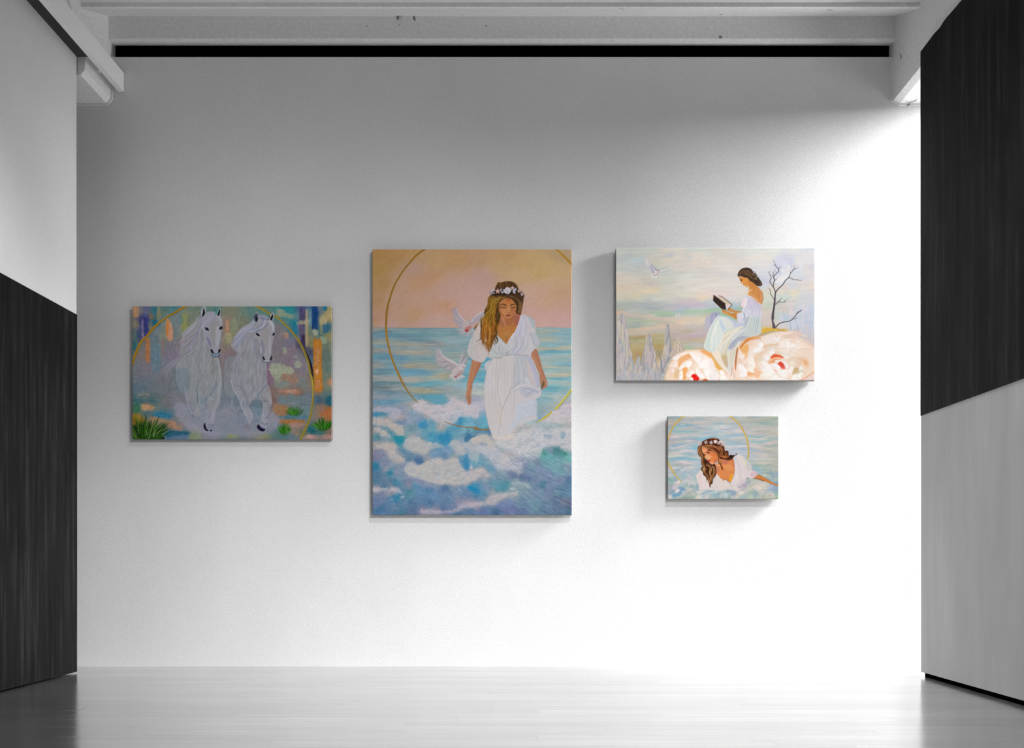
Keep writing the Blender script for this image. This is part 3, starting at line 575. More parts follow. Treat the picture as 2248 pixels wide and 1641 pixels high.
    A.stroke(T(A2,[(640,880),(670,1000),(690,1150)]),2,'a8a8b0',.7); A.stroke(T(A2,[(870,850),(860,1000),(870,1180)]),3,'a8a6ac',.6,1)
    for i in range(34):
        e=i/33
        A.stroke(T(A2,[(800-60*e+r.randn()*8,430+10*e),(760-60*e,560+40*e+r.randn()*10),(640-110*e,690+10*r.randn()),(480-80*e,740+15*r.randn()-30*e)]),(1,2,.5),['a8a8b4','9c9cac','5c6480','8c8ea2','b0b0b8'][i%5],.75,.5)
    A.stroke(T(A2,[(840,520),(800,610),(700,690),(560,740)]),1.2,'4c5474',.9,.5); A.stroke(T(A2,[(740,480),(680,590),(590,640)]),1,'56607c',.7,.5)
    for i in range(12): A.stroke(T(A2,[(830+i*5,510-i*2),(900+i*5,600+i*3),(950-i*3,730-i*3)]),(1,1.5,.6),['a8a8b0','9ea0a8','b4b4b8'][i%3],.7,.5)
    A.fill(T(A2,[(650,400),(720,380),(800,430),(840,490),(760,470),(680,450)]),'7c8698',.8,.6)
    A.stroke(T(A2,[(660,450),(760,470),(850,490)]),1.2,'3c4c68',.8,.6)
    A.fill(T(A2,[(600,325),(635,360),(640,450),(620,520),(560,540),(525,450),(560,370)]),'8c909c',1,.5); A.fill(T(A2,[(600,350),(620,400),(620,480),(580,530),(535,440),(560,380)]),'3a3c4c',1,.6); A.fill(T(A2,[(600,420),(615,480),(585,525),(575,480)]),'15161f',1,.4)
    A.fill(T(A2,[(925,340),(955,370),(945,450),(905,510),(850,470),(880,390)]),'9a9ca6',1,.5); A.fill(T(A2,[(925,365),(935,420),(900,500),(870,460),(900,400)]),'14141e',1,.4)
    A.stroke(T(A2,[(860,400),(840,470)]),2,'3a4a58',.8)
    A.fill(T(A2,[(575,765),(620,760),(655,800),(655,825),(610,810)]),'0a0c14',1,.3); A.fill(T(A2,[(920,790),(940,750),(965,755),(960,800),(925,810)]),'14161f',1,.3); A.blob(*T(A2,[(605,782)])[0],.6,.5,'9090a0',.9)
    A.stroke(T(A2,[(960,590),(975,680),(972,760)]),1,'5c6a80',.8,.5)
    A.fill(T(A2,[(712,1230),(735,1235),(772,1305),(730,1300)]),'10101a',1,.4); A.fill(T(A2,[(890,1235),(910,1245),(905,1300),(862,1315)]),'14141e',1,.4)
    A.stroke(T(A2,[(880,1205),(915,1240)]),.9,'2c3448',.9,.4)
    A.stroke(T(A2,[(720,1300),(740,1345),(800,1362),(870,1350),(895,1310)]),1.3,'2a3450',1,.5); A.stroke(T(A2,[(740,1320),(800,1335),(870,1320)]),1.6,'a4a8b8',.8,.6)
    A.stroke(T(A2,[(705,1170),(720,1200)]),.9,'30405c',.8)
    # grasses
    A.fill(T(A3,[(195,1200),(330,1150),(520,1180),(660,1220),(780,1300),(830,1380),(840,1440),(195,1440)]),'12260c',.9,3,rough=(3,.6,4))
    grass(A,*T(A3,[(450,1460)])[0],86,52,320,['1a4010','28520f','3c6a18','0c1a08','0c1a08','2f5a10'],3,1.5)
    grass(A,*T(A3,[(450,1440)])[0],80,46,14,['90a070','a8a888','7c9458'],9,.6)
    for (o,x,y,w,h,n,sd) in [(A4,1370,945,34,21,70,5),(A4,1160,1325,26,24,80,6),(A4,1960,1250,40,28,110,7)]:
        X,Y=T(o,[(x,y)])[0]; A.blob(X,Y-4,w*.3,h*.3,'1f4a10',.8)
        grass(A,X,Y,w,h,n,['2f7a18','3c8a1c','1c5410','1a4010','28600f','1c5410'],sd,1.2); grass(A,X,Y,w,h,3,['9aac80','8aa060'],sd+9,.7)
    A.stroke(T(A4,[(0,1350),(120,1370),(240,1390)]),(1,3,2),'8a8c4c',.7,1); A.stroke(T(A4,[(640,1370),(800,1370),(900,1380)]),(1,4,2),'86864c',.6,1.4); A.stroke(T(A3,[(2120,1370),(2240,1380)]),(1,3,3),'8f9444',.8,.8)
    A.tone(.02,.9,.9,55,0,2)
    return A

B1=(800,530,7.816); B2=(1020,530,7.816); B3=(800,730,7.816); B4=(1020,730,7.816); B5=(800,930,7.136); B6=(1020,930,7.136)
def dove_wing(A,root,tip,feathers,c1,c2,w): pass
def p2():
    A=Art(817.7,546.9,1255.2,1129.8,2.0,7)
    N=[]
    def n(o,l):
        for x,y,c in l: N.append((o[0]+x/o[2],o[1]+y/o[2],c))
    n(B1,[(180,180,'9c7848'),(180,450,'9c7c48'),(300,700,'a07e54'),(200,1000,'a4805e'),(200,1300,'a8846c'),(450,300,'a07c50'),(600,200,'a47e54'),(800,200,'a88458'),(1000,250,'a98a6a'),(850,450,'a98c7c'),(650,700,'ac8c78'),(500,1000,'ae8e7c'),(600,1300,'b0907a'),(450,1420,'b2928a'),(900,700,'b08a6c'),(1000,1000,'b49280'),(850,1250,'b48f70'),(1100,1400,'b8988e'),(1200,300,'b08e66'),(1200,600,'b28a6c'),(1400,900,'b8968a'),(1400,1100,'b98e74'),(1300,1350,'bc9a8e'),(1600,300,'b08a62'),(1600,800,'b8988c'),(1700,1000,'bc988e'),(1450,700,'b69684'),(1850,1200,'c09c94')])
    n(B1,[(180,1520,'8a8c88'),(300,1560,'6c8c98'),(600,1540,'7a949a'),(500,1600,'5f8c9c'),(900,1540,'74929a'),(900,1600,'6a929e'),(1400,1540,'7f9ca2'),(1300,1600,'6c949f')])
    n(B2,[(200,300,'b08c6c'),(300,600,'b6948a'),(150,900,'bc9a92'),(200,1200,'c2a098'),(600,400,'b89a72'),(700,250,'b49068'),(1000,350,'bc9c6e'),(1000,600,'c0a07a'),(1400,400,'bfa272'),(1300,550,'c0a070'),(1700,500,'c2a27a'),(1500,700,'c2a484'),(1700,250,'b0946c'),(1790,200,'b09880'),(1300,850,'c4a08a'),(1100,900,'c4a292'),(1600,900,'c09a7c'),(1700,1100,'c29c8c'),(1400,1050,'c49e86'),(1200,1200,'c6a096'),(1600,1250,'c8a098'),(1400,1380,'caa49c'),(1700,1400,'caa4a0'),(1500,1500,'98b0b0'),(1750,1490,'8cb0ba'),(1400,1560,'a8b0a4'),(1600,1590,'88b0bc'),(1300,1600,'9cb2b0')])
    n(B3,[(250,60,'66889a'),(700,60,'6c8c98'),(1200,60,'7c9ca4'),(1500,60,'84a0a4'),(250,160,'8f9084'),(300,240,'62889a'),(600,200,'9c9a88'),(900,130,'6a8a94'),(900,210,'a09c8c'),(1150,200,'8c8c8c'),(1500,140,'88a6ae'),(250,300,'8c8c84'),(700,330,'a49a88'),(1000,340,'a49c8c'),(800,270,'749098'),(300,400,'5c8a9e'),(600,430,'6692a6'),(1000,430,'78989c'),(1350,300,'7c9ca0'),(1500,500,'8aa6a8'),(1600,400,'8c9c94'),(220,550,'8a8c84'),(450,540,'6690a4'),(800,570,'a0947c'),(1100,590,'9a9484'),(600,620,'6c92a2'),(900,650,'5e92ac'),(300,680,'5c8490'),(700,700,'66a0b4'),(1100,720,'6a9cac'),(1300,650,'8a9e9c'),(200,780,'949490'),(500,790,'a49e98'),(850,800,'aaa094'),(1200,760,'a8a490'),(1350,740,'a89c78'),(250,860,'5e7c88'),(500,860,'6c8488'),(1000,890,'5c9eae'),(1250,870,'66a4b2'),(1500,880,'88a4a4'),(300,950,'5f7474'),(600,970,'8a9494'),(950,970,'9a9680'),(1050,1000,'a09678'),(1400,950,'a4a4a0'),(1650,900,'88b0bc'),(250,1010,'6a8490'),(450,1040,'708c98'),(700,1120,'7e98a4'),(1100,1100,'4a92aa'),(1250,1120,'4492ac'),(1300,1200,'4c94b0'),(1500,1100,'9aa4a4'),(250,1110,'8c9098'),(500,1180,'5a8ca4'),(300,1200,'5a8ca6'),(700,1250,'8892a4'),(800,1230,'a89c94'),(1000,1200,'9c9c98'),(1150,1250,'a4a0a4'),(400,1290,'7c8ca0'),(250,1300,'948c98'),(600,1360,'8c92a8'),(850,1370,'7c98b0'),(1050,1350,'b0a09c'),(1400,1300,'aca4a8'),(1650,1200,'b0a8ac'),(1250,1430,'a0a0b0'),(220,1390,'3c84a4'),(400,1370,'5a8498'),(600,1430,'b09898'),(800,1500,'8c96b0'),(950,1450,'8094b0'),(1100,1400,'b0a098'),(300,1450,'7c98a0'),(250,1500,'a0948c'),(400,1500,'a89890'),(600,1560,'6480a0'),(1000,1560,'3c8cb4'),(1150,1550,'5c94b0'),(1300,1540,'a4a4a4'),(1650,1500,'3c90b4'),(1800,1490,'62a8c4'),(1800,1570,'7ab0c4'),(1900,1250,'b4aab0')])
    n(B4,[(100,100,'7ca0ac'),(60,250,'86a4a8'),(380,470,'3c98b8'),(350,550,'5cacc4'),(300,620,'84a8b0'),(250,720,'58a4bc'),(250,830,'58a4bc'),(280,880,'a0b8bc'),(250,950,'9cb4b8'),(30,800,'5ca0b4'),(60,620,'60a4bc'),(250,1020,'b0b4a8'),(200,1150,'a0a0b4'),(250,1250,'9ca0b4'),(100,1300,'bcb0b0'),(250,1400,'7ca0b8'),(100,1460,'4c9cbc'),(200,1550,'5c94b4'),(300,1500,'54a0bc'),(1450,100,'acb0a4'),(1700,150,'8cb4bc'),(1500,220,'84b0bc'),(1350,280,'c0b494'),(1700,260,'bcb8a0'),(1400,330,'62a8bc'),(1700,320,'7cb0bc'),(1400,390,'9cb8bc'),(1700,400,'a8bab4'),(1450,460,'acb8ac'),(1700,470,'94b4b4'),(1350,530,'a8bab8'),(1550,540,'8cb8c0'),(1750,540,'74acbc'),(1450,580,'b8b8a0'),(1700,600,'a8b8ac'),(1500,650,'94b8b8'),(1650,720,'c4b89c'),(1450,720,'b4b8a8'),(1600,800,'6cb0bc'),(1750,790,'84b4bc'),(1450,840,'a8bcb8'),(1700,870,'b0bcb0'),(1550,910,'84b8bc'),(1480,960,'5ca8bc'),(1700,980,'94b4b4'),(1400,1050,'8cb4bc'),(1600,1090,'acbcb8'),(1400,1150,'80b0b8'),(1350,1230,'8cacac'),(1500,1230,'a4b4ac'),(1650,1120,'b0b8b0'),(1330,1350,'94a8ac'),(1280,1450,'84a4b4'),(1450,1300,'9cacac'),(1750,1200,'b4acb4'),(1650,1300,'b8acb4'),(1780,1300,'c4b4b8'),(1550,1400,'b8b4b4'),(1600,1490,'c8b0b0'),(1730,1490,'bcac98'),(1750,1400,'a8a4b8'),(1450,1480,'b0b4b4'),(1350,1560,'a8b4b4'),(1600,1590,'a4b0ac'),(1750,1590,'b4aeb4'),(1100,1500,'a8b8c0')])
    n(B5,[(180,30,'4c7890'),(300,60,'5c88a0'),(400,130,'4c8498'),(180,90,'a89894'),(300,130,'a09a90'),(450,60,'b09c94'),(550,130,'b0988c'),(200,220,'4c8090'),(330,230,'8a94a4'),(440,210,'4c8c9c'),(550,250,'1e8ca4'),(570,230,'1a88a0'),(650,130,'7c9ca0'),(750,60,'6c8c9c'),(850,100,'7f98a8'),(750,230,'a89c9c'),(850,300,'a49c9c'),(950,150,'5c94ac'),(1050,200,'3c90b4'),(1200,220,'3088b0'),(1290,220,'2484b0'),(1250,310,'4c90b8'),(1050,60,'649cac'),(1200,30,'b0a49c'),(1400,60,'4c94b0'),(1450,200,'6c9cb0'),(1650,200,'4c84a0'),(1550,100,'74a4b4'),(1500,280,'8c9cb0'),(200,320,'a49490'),(400,330,'a89890'),(250,450,'7c7c98'),(400,450,'9c94a0'),(550,550,'a49a94'),(500,480,'989498'),(620,420,'5c84a0'),(700,450,'64809c'),(850,350,'9c9494'),(950,430,'9c96a0'),(700,540,'587898'),(850,580,'4c6c94'),(1100,470,'6c90b0'),(1300,430,'7c98b8'),(1250,500,'5c84a8'),(1500,420,'a8a0a8'),(180,500,'7c7490'),(300,620,'7c84a0'),(170,670,'2c7498'),(350,700,'8c8c9c'),(200,800,'4c7090'),(400,760,'3a7e9c'),(300,870,'5c7490'),(500,760,'808ca0'),(600,700,'808ca8'),(750,640,'a49ca4'),(800,730,'948fa4'),(1000,620,'a89c98'),(1200,600,'a8a29c'),(1400,580,'aca298'),(1550,560,'4c88b0'),(1620,650,'3c84b0'),(1700,550,'5ca0bc'),(1700,650,'64a0b4'),(1150,720,'98989c'),(1250,730,'7c8ca8'),(1400,760,'948fac'),(1300,820,'a09ca0'),(1500,830,'a49c94'),(1000,820,'9898a4'),(700,830,'8088a4'),(850,900,'8084a4'),(550,840,'748ca4'),(500,920,'3c7a9c'),(350,940,'5c7490'),(180,900,'4c7090'),(300,990,'3c6c94'),(200,1010,'9c8c98'),(450,1040,'a0929c'),(350,1080,'8c8ca0'),(700,950,'7c7c94'),(800,970,'5a90b0'),(1000,950,'8c8ca4'),(1150,850,'8888a8'),(1200,900,'a09aa4'),(1450,920,'aca0a4'),(1600,880,'a094a4'),(700,1080,'4c8494'),(620,1080,'5484a0'),(850,1060,'5c84ac'),(1000,1030,'4c7ca8'),(1250,1000,'4c6c98'),(1500,1000,'6c84a4'),(1690,1010,'1c84b4'),(1600,1080,'647ca0'),(500,1150,'2c7ca0'),(250,1150,'6c789c'),(200,1250,'64749c'),(400,1200,'5c80a4'),(600,1230,'5c7ca0'),(250,1330,'3c6c94'),(500,1330,'5c7498'),(550,1380,'3c6c84'),(750,1280,'4c6c90'),(900,1180,'5c7ca4'),(1100,1150,'6484ac'),(1300,1200,'5c7ca0'),(1000,1250,'4c7098'),(1250,1290,'5c7098'),(1500,1250,'8c84a0'),(1700,1250,'a0909c'),(950,1360,'94849c'),(1100,1380,'94889c'),(750,1390,'5c6c90'),(300,1400,'54709c'),(1300,1370,'6c749c'),(1450,1390,'40648c'),(1650,1380,'58749c')])
    n(B6,[(300,30,'5ca4b8'),(200,120,'5c84a0'),(380,120,'4c7ca0'),(60,180,'3c6c94'),(80,100,'64a0b4'),(200,220,'b0a29c'),(300,250,'a8a8ac'),(150,280,'a4a0a4'),(400,230,'b0a49c'),(250,380,'9ca0b0'),(100,380,'90a0ac'),(400,400,'a0a4a8'),(500,250,'b0acb0'),(600,200,'c0b0a4'),(800,200,'bcb0ac'),(1000,120,'c8b098'),(900,60,'b8aeb0'),(1150,60,'b4b4b8'),(1400,60,'acb4b4'),(1600,60,'bcb0ac'),(1100,200,'a4b0bc'),(1300,180,'94a8b4'),(1400,130,'b8b4b8'),(1540,180,'90a8b8'),(1620,200,'b4b0b4'),(1400,300,'b4b0b8'),(1200,300,'b0b0bc'),(1600,350,'b4a8b4'),(50,450,'3c88b0'),(30,600,'3c7cb0'),(150,550,'4c9cb8'),(250,600,'649cb4'),(300,540,'7c9cb0'),(400,700,'6494b0'),(70,560,'a8a0a8'),(450,600,'94a0ac'),(550,500,'90a0ac'),(700,330,'b0a8b8'),(650,500,'bca8a8'),(800,500,'b4acb4'),(900,450,'aca8b8'),(800,650,'a4a0b4'),(600,700,'9ca4b0'),(700,620,'a4a4b8'),(100,720,'a89ca0'),(250,740,'a8989c'),(350,800,'a09ca0'),(100,850,'9c90a8'),(50,800,'a8a498'),(40,920,'a89c9c'),(450,850,'7c94a8'),(600,800,'7c90a4'),(750,790,'6c7898'),(900,840,'5c6c90'),(1000,860,'64789c'),(850,730,'a4a0b0'),(950,650,'7c84a4'),(1050,640,'84a0b0'),(1000,700,'7088a4'),(1150,700,'7c8cac'),(1100,600,'7c8c98'),(1250,440,'4c948c'),(1330,400,'7c90a4'),(1430,400,'3c7880'),(1550,460,'4c948c'),(1600,550,'74b4b0'),(1300,520,'64b0b0'),(1450,600,'78acb4'),(1400,680,'74a4b0'),(1600,650,'8c9cac'),(1250,600,'70a0a8'),(1500,760,'74a4b0'),(1650,740,'7c94ac'),(1300,780,'7c88ac'),(1150,850,'7c88a8'),(1500,880,'7c84a8'),(1650,880,'54749c'),(450,930,'5c90a4'),(650,960,'4c8c9c'),(550,1000,'4c90a4'),(800,940,'94a0a8'),(950,960,'90a0a8'),(1100,920,'6c7c9c'),(1200,960,'4c7c94'),(1350,960,'7484a4'),(1500,1010,'5c7ca0'),(100,1000,'1c88b8'),(200,1060,'3888b8'),(60,1080,'6c80a4'),(200,1150,'5c80a4'),(350,1000,'7c8ca8'),(750,1020,'8ca0a4'),(300,1080,'5c88ac'),(450,1120,'a49a9c'),(550,1130,'a09c9c'),(400,1200,'a4989c'),(750,1100,'94a0a4'),(850,1060,'809ca8'),(1000,1080,'7c94a4'),(1150,1050,'7c90a8'),(1050,1150,'7890a8'),(1300,1100,'7c84a8'),(1450,1100,'64849c'),(1600,1080,'5c84a4'),(200,1260,'9c8c9c'),(50,1250,'a0909c'),(350,1300,'6078a0'),(550,1270,'6878a8'),(700,1230,'7484ac'),(900,1250,'6c84a4'),(1100,1270,'6c90a4'),(1450,1170,'54688c'),(1300,1250,'6c84a0'),(1550,1230,'7c7c94'),(1630,1240,'5c6484'),(100,1370,'54709c'),(300,1390,'5c6ca0'),(500,1390,'44648c'),(700,1340,'7074a4'),(900,1380,'60709c'),(1200,1370,'5c7c98'),(1500,1350,'5c7494'),(1650,1380,'4c6888')])
    A.base(N,9)
    yy=np.linspace(546.9,1129.8,A.H)[:,None]*np.ones((1,A.W))
    sk=np.clip((yy-719)*1.5,0,1); A.base([q for q in N if q[1]<718.5],30,1.6,1-sk)
    A.base([q for q in N if 718<q[1]<900],8,4.5,sk*np.clip((905-yy)/30,0,1))
    A.im+=((A.noise(30,3.2,91,3,0)-.5)*.22*sk*np.clip((900-yy)/40,0,1))[...,None]*np.array([1,.55,.2])
    A.im+=((A.noise(7,3,92,3,25)-.5)*.12*np.clip((yy-890)/40,0,1))[...,None]*np.array([1.2,1,.7])
    A.im=A.im*(1-.12*np.clip((yy-730)/30,0,1)[...,None])+np.array([.56,.66,.74])*.12*np.clip((yy-730)/30,0,1)[...,None]
    # sky: broad diagonal brushwork
    A.dabs(700,26,5,-35,.012,(817,547,1255,715),.4,.05)
    # sea streaks
    A.dabs(1500,22,2.2,0,.03,(817,722,1255,860),.5,.05,angj=4)
    A.dabs(900,16,2.2,0,.035,(817,850,1255,900),.5,.1,angj=9)
    def wv(x,y):
        if x>1120 and y>985: return 33
        if x<930: return -30+ (y-900)*.1
        return 38 if x>980 else -60
    A.dabs(3200,13,2.6,wv,.035,(817,890,1255,1130),.5,.2,angj=18)
    H=818
    A.fill([(817,718),(900,719.5),(1000,720),(1000,721.5),(900,721),(817,719.5)],'5a7c88',.5,.5,smooth=False)
    def ho(l):
        for (o,x0,x1,y,w,c,a) in l: A.stroke(T(o,[(x0,y),((x0*2+x1)/3,y-5),((x0+2*x1)/3,y+4),(x1,y)]),(.5,w,.5),c,a,.8)
    ho([(B3,480,820,195,3.2,'aaa08c',.8),(B3,600,1100,330,4,'a89c88',.8),(B3,650,900,322,1.6,'c0ac98',.7),(B3,560,930,580,5,'a4967c',.7),(B3,150,300,550,2.5,'9c9284',.7),(B3,150,540,770,3,'a8a09c',.7),(B3,600,1040,790,6,'aea49a',.7),(B3,1250,1380,185,3,'b09c8c',.7),(B3,1430,1700,240,4,'9c9c88',.6),(B3,180,450,270,1.5,'a49888',.7),(B3,150,500,295,1.2,'a8988c',.6),(B3,140,500,970,2,'9c9a94',.6),(B3,700,1200,380,1.4,'a4a49c',.5),(B3,1150,1400,420,5,'5c98ac',.4),(B3,600,900,660,3.5,'5494b4',.5),(B3,620,760,715,2.5,'66a6bc',.5),(B3,180,420,630,3,'5c7c8c',.5),(B3,650,900,130,3,'587c90',.5),(B3,1080,1380,760,4,'b0a890',.5),(B3,1130,1400,720,3,'b0a484',.5),
        (B4,1330,1830,270,4,'c4b498',.7),(B4,1300,1800,335,5,'5ca8be',.5),(B4,1350,1830,200,2.5,'74acbc',.6),(B4,1350,1800,160,3,'b8ac98',.6),(B4,1330,1830,480,3,'84b0b8',.5),(B4,1450,1800,720,5,'c4b89c',.7),(B4,1350,1800,590,3,'b8b49c',.6),(B4,1450,1830,640,3,'80b0bc',.5),(B4,1450,1800,800,4.5,'64acbc',.6),(B4,1430,1830,835,1,'b8ccc8',.6),(B4,1420,1830,920,4,'78b4bc',.6),(B4,1330,1650,1000,5,'62a8bc',.6),(B4,1300,1700,1075,2,'b8c4c0',.6),(B4,1300,1500,1120,3,'6ca8b8',.5),(B2,1230,1838,1480,3,'82aab4',.6),(B2,1230,1800,1530,3,'b4ae9c',.5),(B2,1300,1838,1580,4,'84b0bc',.5),(B1,150,1500,1595,2.5,'5a8898',.5),(B1,700,1250,1525,3,'7c9490',.4),
        (B4,130,420,550,1.2,'9cc4d0',.7),(B4,140,350,885,1.5,'c4ccc8',.8),(B4,150,380,790,3,'4c9cb8',.5),(B4,170,380,640,2,'98b4b8',.5)])
    # foam and hollows
    def F(o,p,c,a=1,cell=5,amt=.8,seed=3,soft=4,thr=.5):
        LIFT[0]=.06; A.foam(T(o,p),c,a,cell,amt,seed,soft,thr); LIFT[0]=0.
    F(B3,[(880,1190),(1000,1150),(1150,1230),(1400,1200),(1500,1100),(1700,1180),(1800,1270),(1950,1200),(1950,1500),(1700,1450),(1500,1600),(1300,1560),(1150,1500),(1050,1400),(900,1400),(800,1300)],'b4a8ac',.8,4,.8,41)
    F(B4,[(0,1230),(150,1200),(330,1150),(340,1350),(200,1370),(50,1450),(0,1450)],'b4a8b0',.7,4,.8,42)
    F(B4,[(130,950),(320,960),(330,1100),(150,1080)],'b4b4ac',.5,3,.8,43)
    F(B3,[(140,1290),(350,1270),(600,1300),(620,1450),(560,1520),(420,1480),(380,1420),(140,1380)],'a49ca8',.6,4,.9,44)
    F(B3,[(140,1440),(330,1470),(520,1540),(560,1640),(420,1640),(140,1600)],'b09c94',.7,4,.8,45)
    F(B5,[(130,60),(240,60),(380,150),(420,230),(300,190),(180,120)],'ac9c94',.8,3,.6,46,3)
    F(B5,[(350,0),(560,0),(620,90),(620,190),(540,190),(450,120)],'b29e94',.8,3,.7,47,3)
    F(B5,[(180,330),(350,280),(470,310),(520,380),(480,430),(640,560),(560,620),(400,560),(330,420),(200,400)],'a99a94',.8,4,.7,48,3)
    F(B5,[(640,250),(760,190),(860,230),(980,270),(1150,300),(1280,370),(1050,400),(950,490),(760,460),(640,400),(580,330)],'a8a09e',.8,4,.7,49,3)
    F(B5,[(640,640),(740,600),(840,640),(930,600),(1100,530),(1200,540),(1230,570),(1400,540),(1480,570),(1600,760),(1784,700),(1784,850),(1620,940),(1330,970),(1200,960),(1100,950),(900,890),(750,850),(620,760)],'aca29e',.85,4,.65,50,3)
    F(B5,[(1300,310),(1420,240),(1560,300),(1784,200),(1784,620),(1700,600),(1560,520),(1440,440)],'aea4a4',.6,4,.8,51,3)
    F(B5,[(130,980),(300,1000),(520,1000),(600,1100),(520,1090),(350,1050),(150,1080)],'aa9ca4',.8,3,.7,52,3)
    F(B6,[(0,720),(120,730),(220,680),(330,720),(400,850),(250,840),(0,900)],'b0a09e',.85,4,.6,53,3)
    F(B6,[(60,540),(90,600),(130,700),(60,700)],'b4a8ac',.8,2,.6,54,2)
    F(B6,[(80,230),(250,170),(380,190),(470,330),(420,400),(300,300),(150,330)],'b6a69c',.85,3,.6,55,3)
    F(B6,[(150,350),(350,330),(500,380),(650,500),(850,600),(1000,560),(900,680),(870,760),(700,740),(480,720),(420,600),(250,480)],'b0a8b0',.75,5,.8,56,4)
    F(B6,[(450,180),(700,180),(1000,50),(1300,80),(1670,60),(1670,460),(1400,360),(1250,420),(1150,560),(950,550),(700,450),(480,340)],'bab2b4',.8,5,.7,57,5)
    F(B6,[(0,1230),(130,1250),(330,1200),(380,1120),(560,1080),(700,1070),(850,1060),(830,1130),(620,1180),(480,1260),(300,1290),(130,1310),(0,1300)],'aa9ea0',.85,4,.7,58,3)
    F(B5,[(870,1350),(1050,1340),(1250,1360),(1420,1320),(1500,1240),(1784,1220),(1784,1290),(1560,1330),(1430,1400),(1000,1420),(880,1400)],'a290a0',.85,4,.7,59,3)
    F(B4,[(1480,1360),(1600,1290),(1838,1200),(1838,1560),(1500,1560),(1250,1560),(1300,1500)],'bcb0b4',.75,4,.8,60,4)
    F(B6,[(730,900),(900,900),(1050,990),(950,1010),(780,960)],'98a2a8',.7,4,.7,61,3)
    for o,p,c in [(B6,[(1240,160),(1370,170),(1380,210),(1270,220)],'90a4b4'),(B6,[(1510,130),(1590,140),(1560,240),(1510,220)],'8aa4b8'),(B6,[(1290,370),(1350,370),(1380,450),(1320,420)],'8298a8'),(B6,[(1410,390),(1470,400),(1600,460),(1620,500),(1500,460)],'3c8480'),(B6,[(1225,430),(1290,450),(1300,500),(1240,480)],'4c908c'),(B5,[(450,190),(560,200),(620,190),(600,280),(560,310),(500,280)],'1c8aa0'),(B5,[(1170,170),(1320,160),(1380,230),(1290,330),(1200,280)],'2c86b4'),(B5,[(1600,975),(1690,990),(1784,1060),(1700,1040)],'1e84b8'),(B6,[(30,970),(130,985),(260,1090),(130,1050)],'1c86b8'),(B5,[(130,650),(220,640),(200,680),(130,700)],'2c7498'),(B5,[(370,750),(440,740),(430,790),(370,800)],'2f7c9c'),(B5,[(490,1140),(560,1140),(520,1190)],'2c7ca4'),(B6,[(0,490),(60,480),(60,680),(0,700)],'3c84b4'),(B5,[(1560,570),(1660,560),(1640,720),(1590,730)],'3c88b4'),(B5,[(780,540),(930,560),(900,630),(820,600)],'466c98'),(B3,[(1070,1070),(1390,1080),(1400,1200),(1300,1230),(1170,1200)],'5c9cb2'),(B3,[(930,1560),(1050,1540),(1080,1640),(930,1640)],'3c8cb8'),(B3,[(150,1370),(300,1360),(420,1400),(180,1430)],'3a80a4'),(B3,[(1620,1450),(1680,1480),(1650,1600),(1600,1560)],'3c8cb4'),(B6,[(0,200),(70,180),(100,130),(60,260),(0,280)],'3a6c94'),(B5,[(1600,200),(1690,190),(1784,130),(1784,160),(1680,230),(1600,250)],'3c749c')]:
        A.fill(T(o,p),c,.7,1.6,rough=(2.5,.4,17))
    A.im-=(np.clip((yy-900)/40,0,1)*.02)[...,None]*np.array([1,.2,.3])
    # running water lines on the right-hand waves
    r=np.random.RandomState(3)
    for i in range(170):
        x=r.uniform(1130,1262);y=r.uniform(985,1125)
        if y<985+ (1160-x)*.9 : continue
        L=r.uniform(10,34); a_=math.radians(r.uniform(24,40))
        A.stroke([(x-L*math.cos(a_)/2,y-L*math.sin(a_)/2),(x,y-1),(x+L*math.cos(a_)/2,y+L*math.sin(a_)/2)],(.4,r.uniform(1,2.6),.4),['9aa8bc','6c78a4','5c84a0','84a4b4','7880a8','4c6c94'][r.randint(6)],.5,.8)
    for i in range(70):
        x=r.uniform(1180,1256);y=r.uniform(985,1040)
        if y>1000+(x-1170)*.45: continue
        L=r.uniform(8,24); a_=math.radians(r.uniform(28,42))
        A.stroke([(x-L*math.cos(a_)/2,y-L*math.sin(a_)/2),(x+L*math.cos(a_)/2,y+L*math.sin(a_)/2)],(.4,2,.4),['84c0bc','4c9c9c','94b8bc','64b0b0'][r.randint(4)],.5,.8)
    for i in range(60):
        x=r.uniform(890,1000);y=r.uniform(1070,1125)
        L=r.uniform(8,26); a_=math.radians((x-925)*.5+ (90 if abs(x-925)<12 else (30 if x>925 else -30)))
        A.stroke([(x-L*math.cos(a_)/2,y-L*math.sin(a_)/2),(x+L*math.cos(a_)/2,y+L*math.sin(a_)/2)],(.4,1.6,.4),['8c9cb8','6c8cb0','4c6c98'][r.randint(3)],.35,.8)
    def speck(o,x0,y0,x1,y1,k,c,w=.9,a=.8):
        for i in range(k): X,Y=T(o,[(r.normal((x0+x1)/2,(x1-x0)/4),r.normal((y0+y1)/2,(y1-y0)/4))])[0]; A.blob(X,Y,w*r.uniform(.4,1),w*r.uniform(.4,1),c,a)
    for q in [(B3,880,1120,1050,1300,60,'d0c4b8'),(B3,1430,1060,1700,1200,90,'c4b8ac'),(B3,1800,1300,1950,1420,50,'c0b0a8'),(B5,560,1110,620,1180,30,'c8c0c4'),(B6,710,990,780,1040,30,'d4d4d4'),(B6,350,250,480,400,70,'c0b4a4'),(B6,540,430,660,700,80,'ccbcac'),(B5,620,170,800,250,50,'c0aca4'),(B5,950,520,1500,600,110,'bcaca4'),(B6,130,130,420,180,60,'8ca4b4'),(B5,1300,220,1430,380,50,'c8b8b0'),(B5,350,270,560,420,60,'bca8a0'),(B5,150,960,560,1080,110,'b8a8ac'),(B5,900,1340,1250,1400,80,'b8a0ac'),(B6,100,1200,600,1290,120,'b8a8a8'),(B4,1450,1400,1650,1560,40,'d0c0c0'),(B5,1090,850,1220,930,40,'c0b4bc'),(B6,200,700,380,840,50,'7c88a4')]: speck(*q)
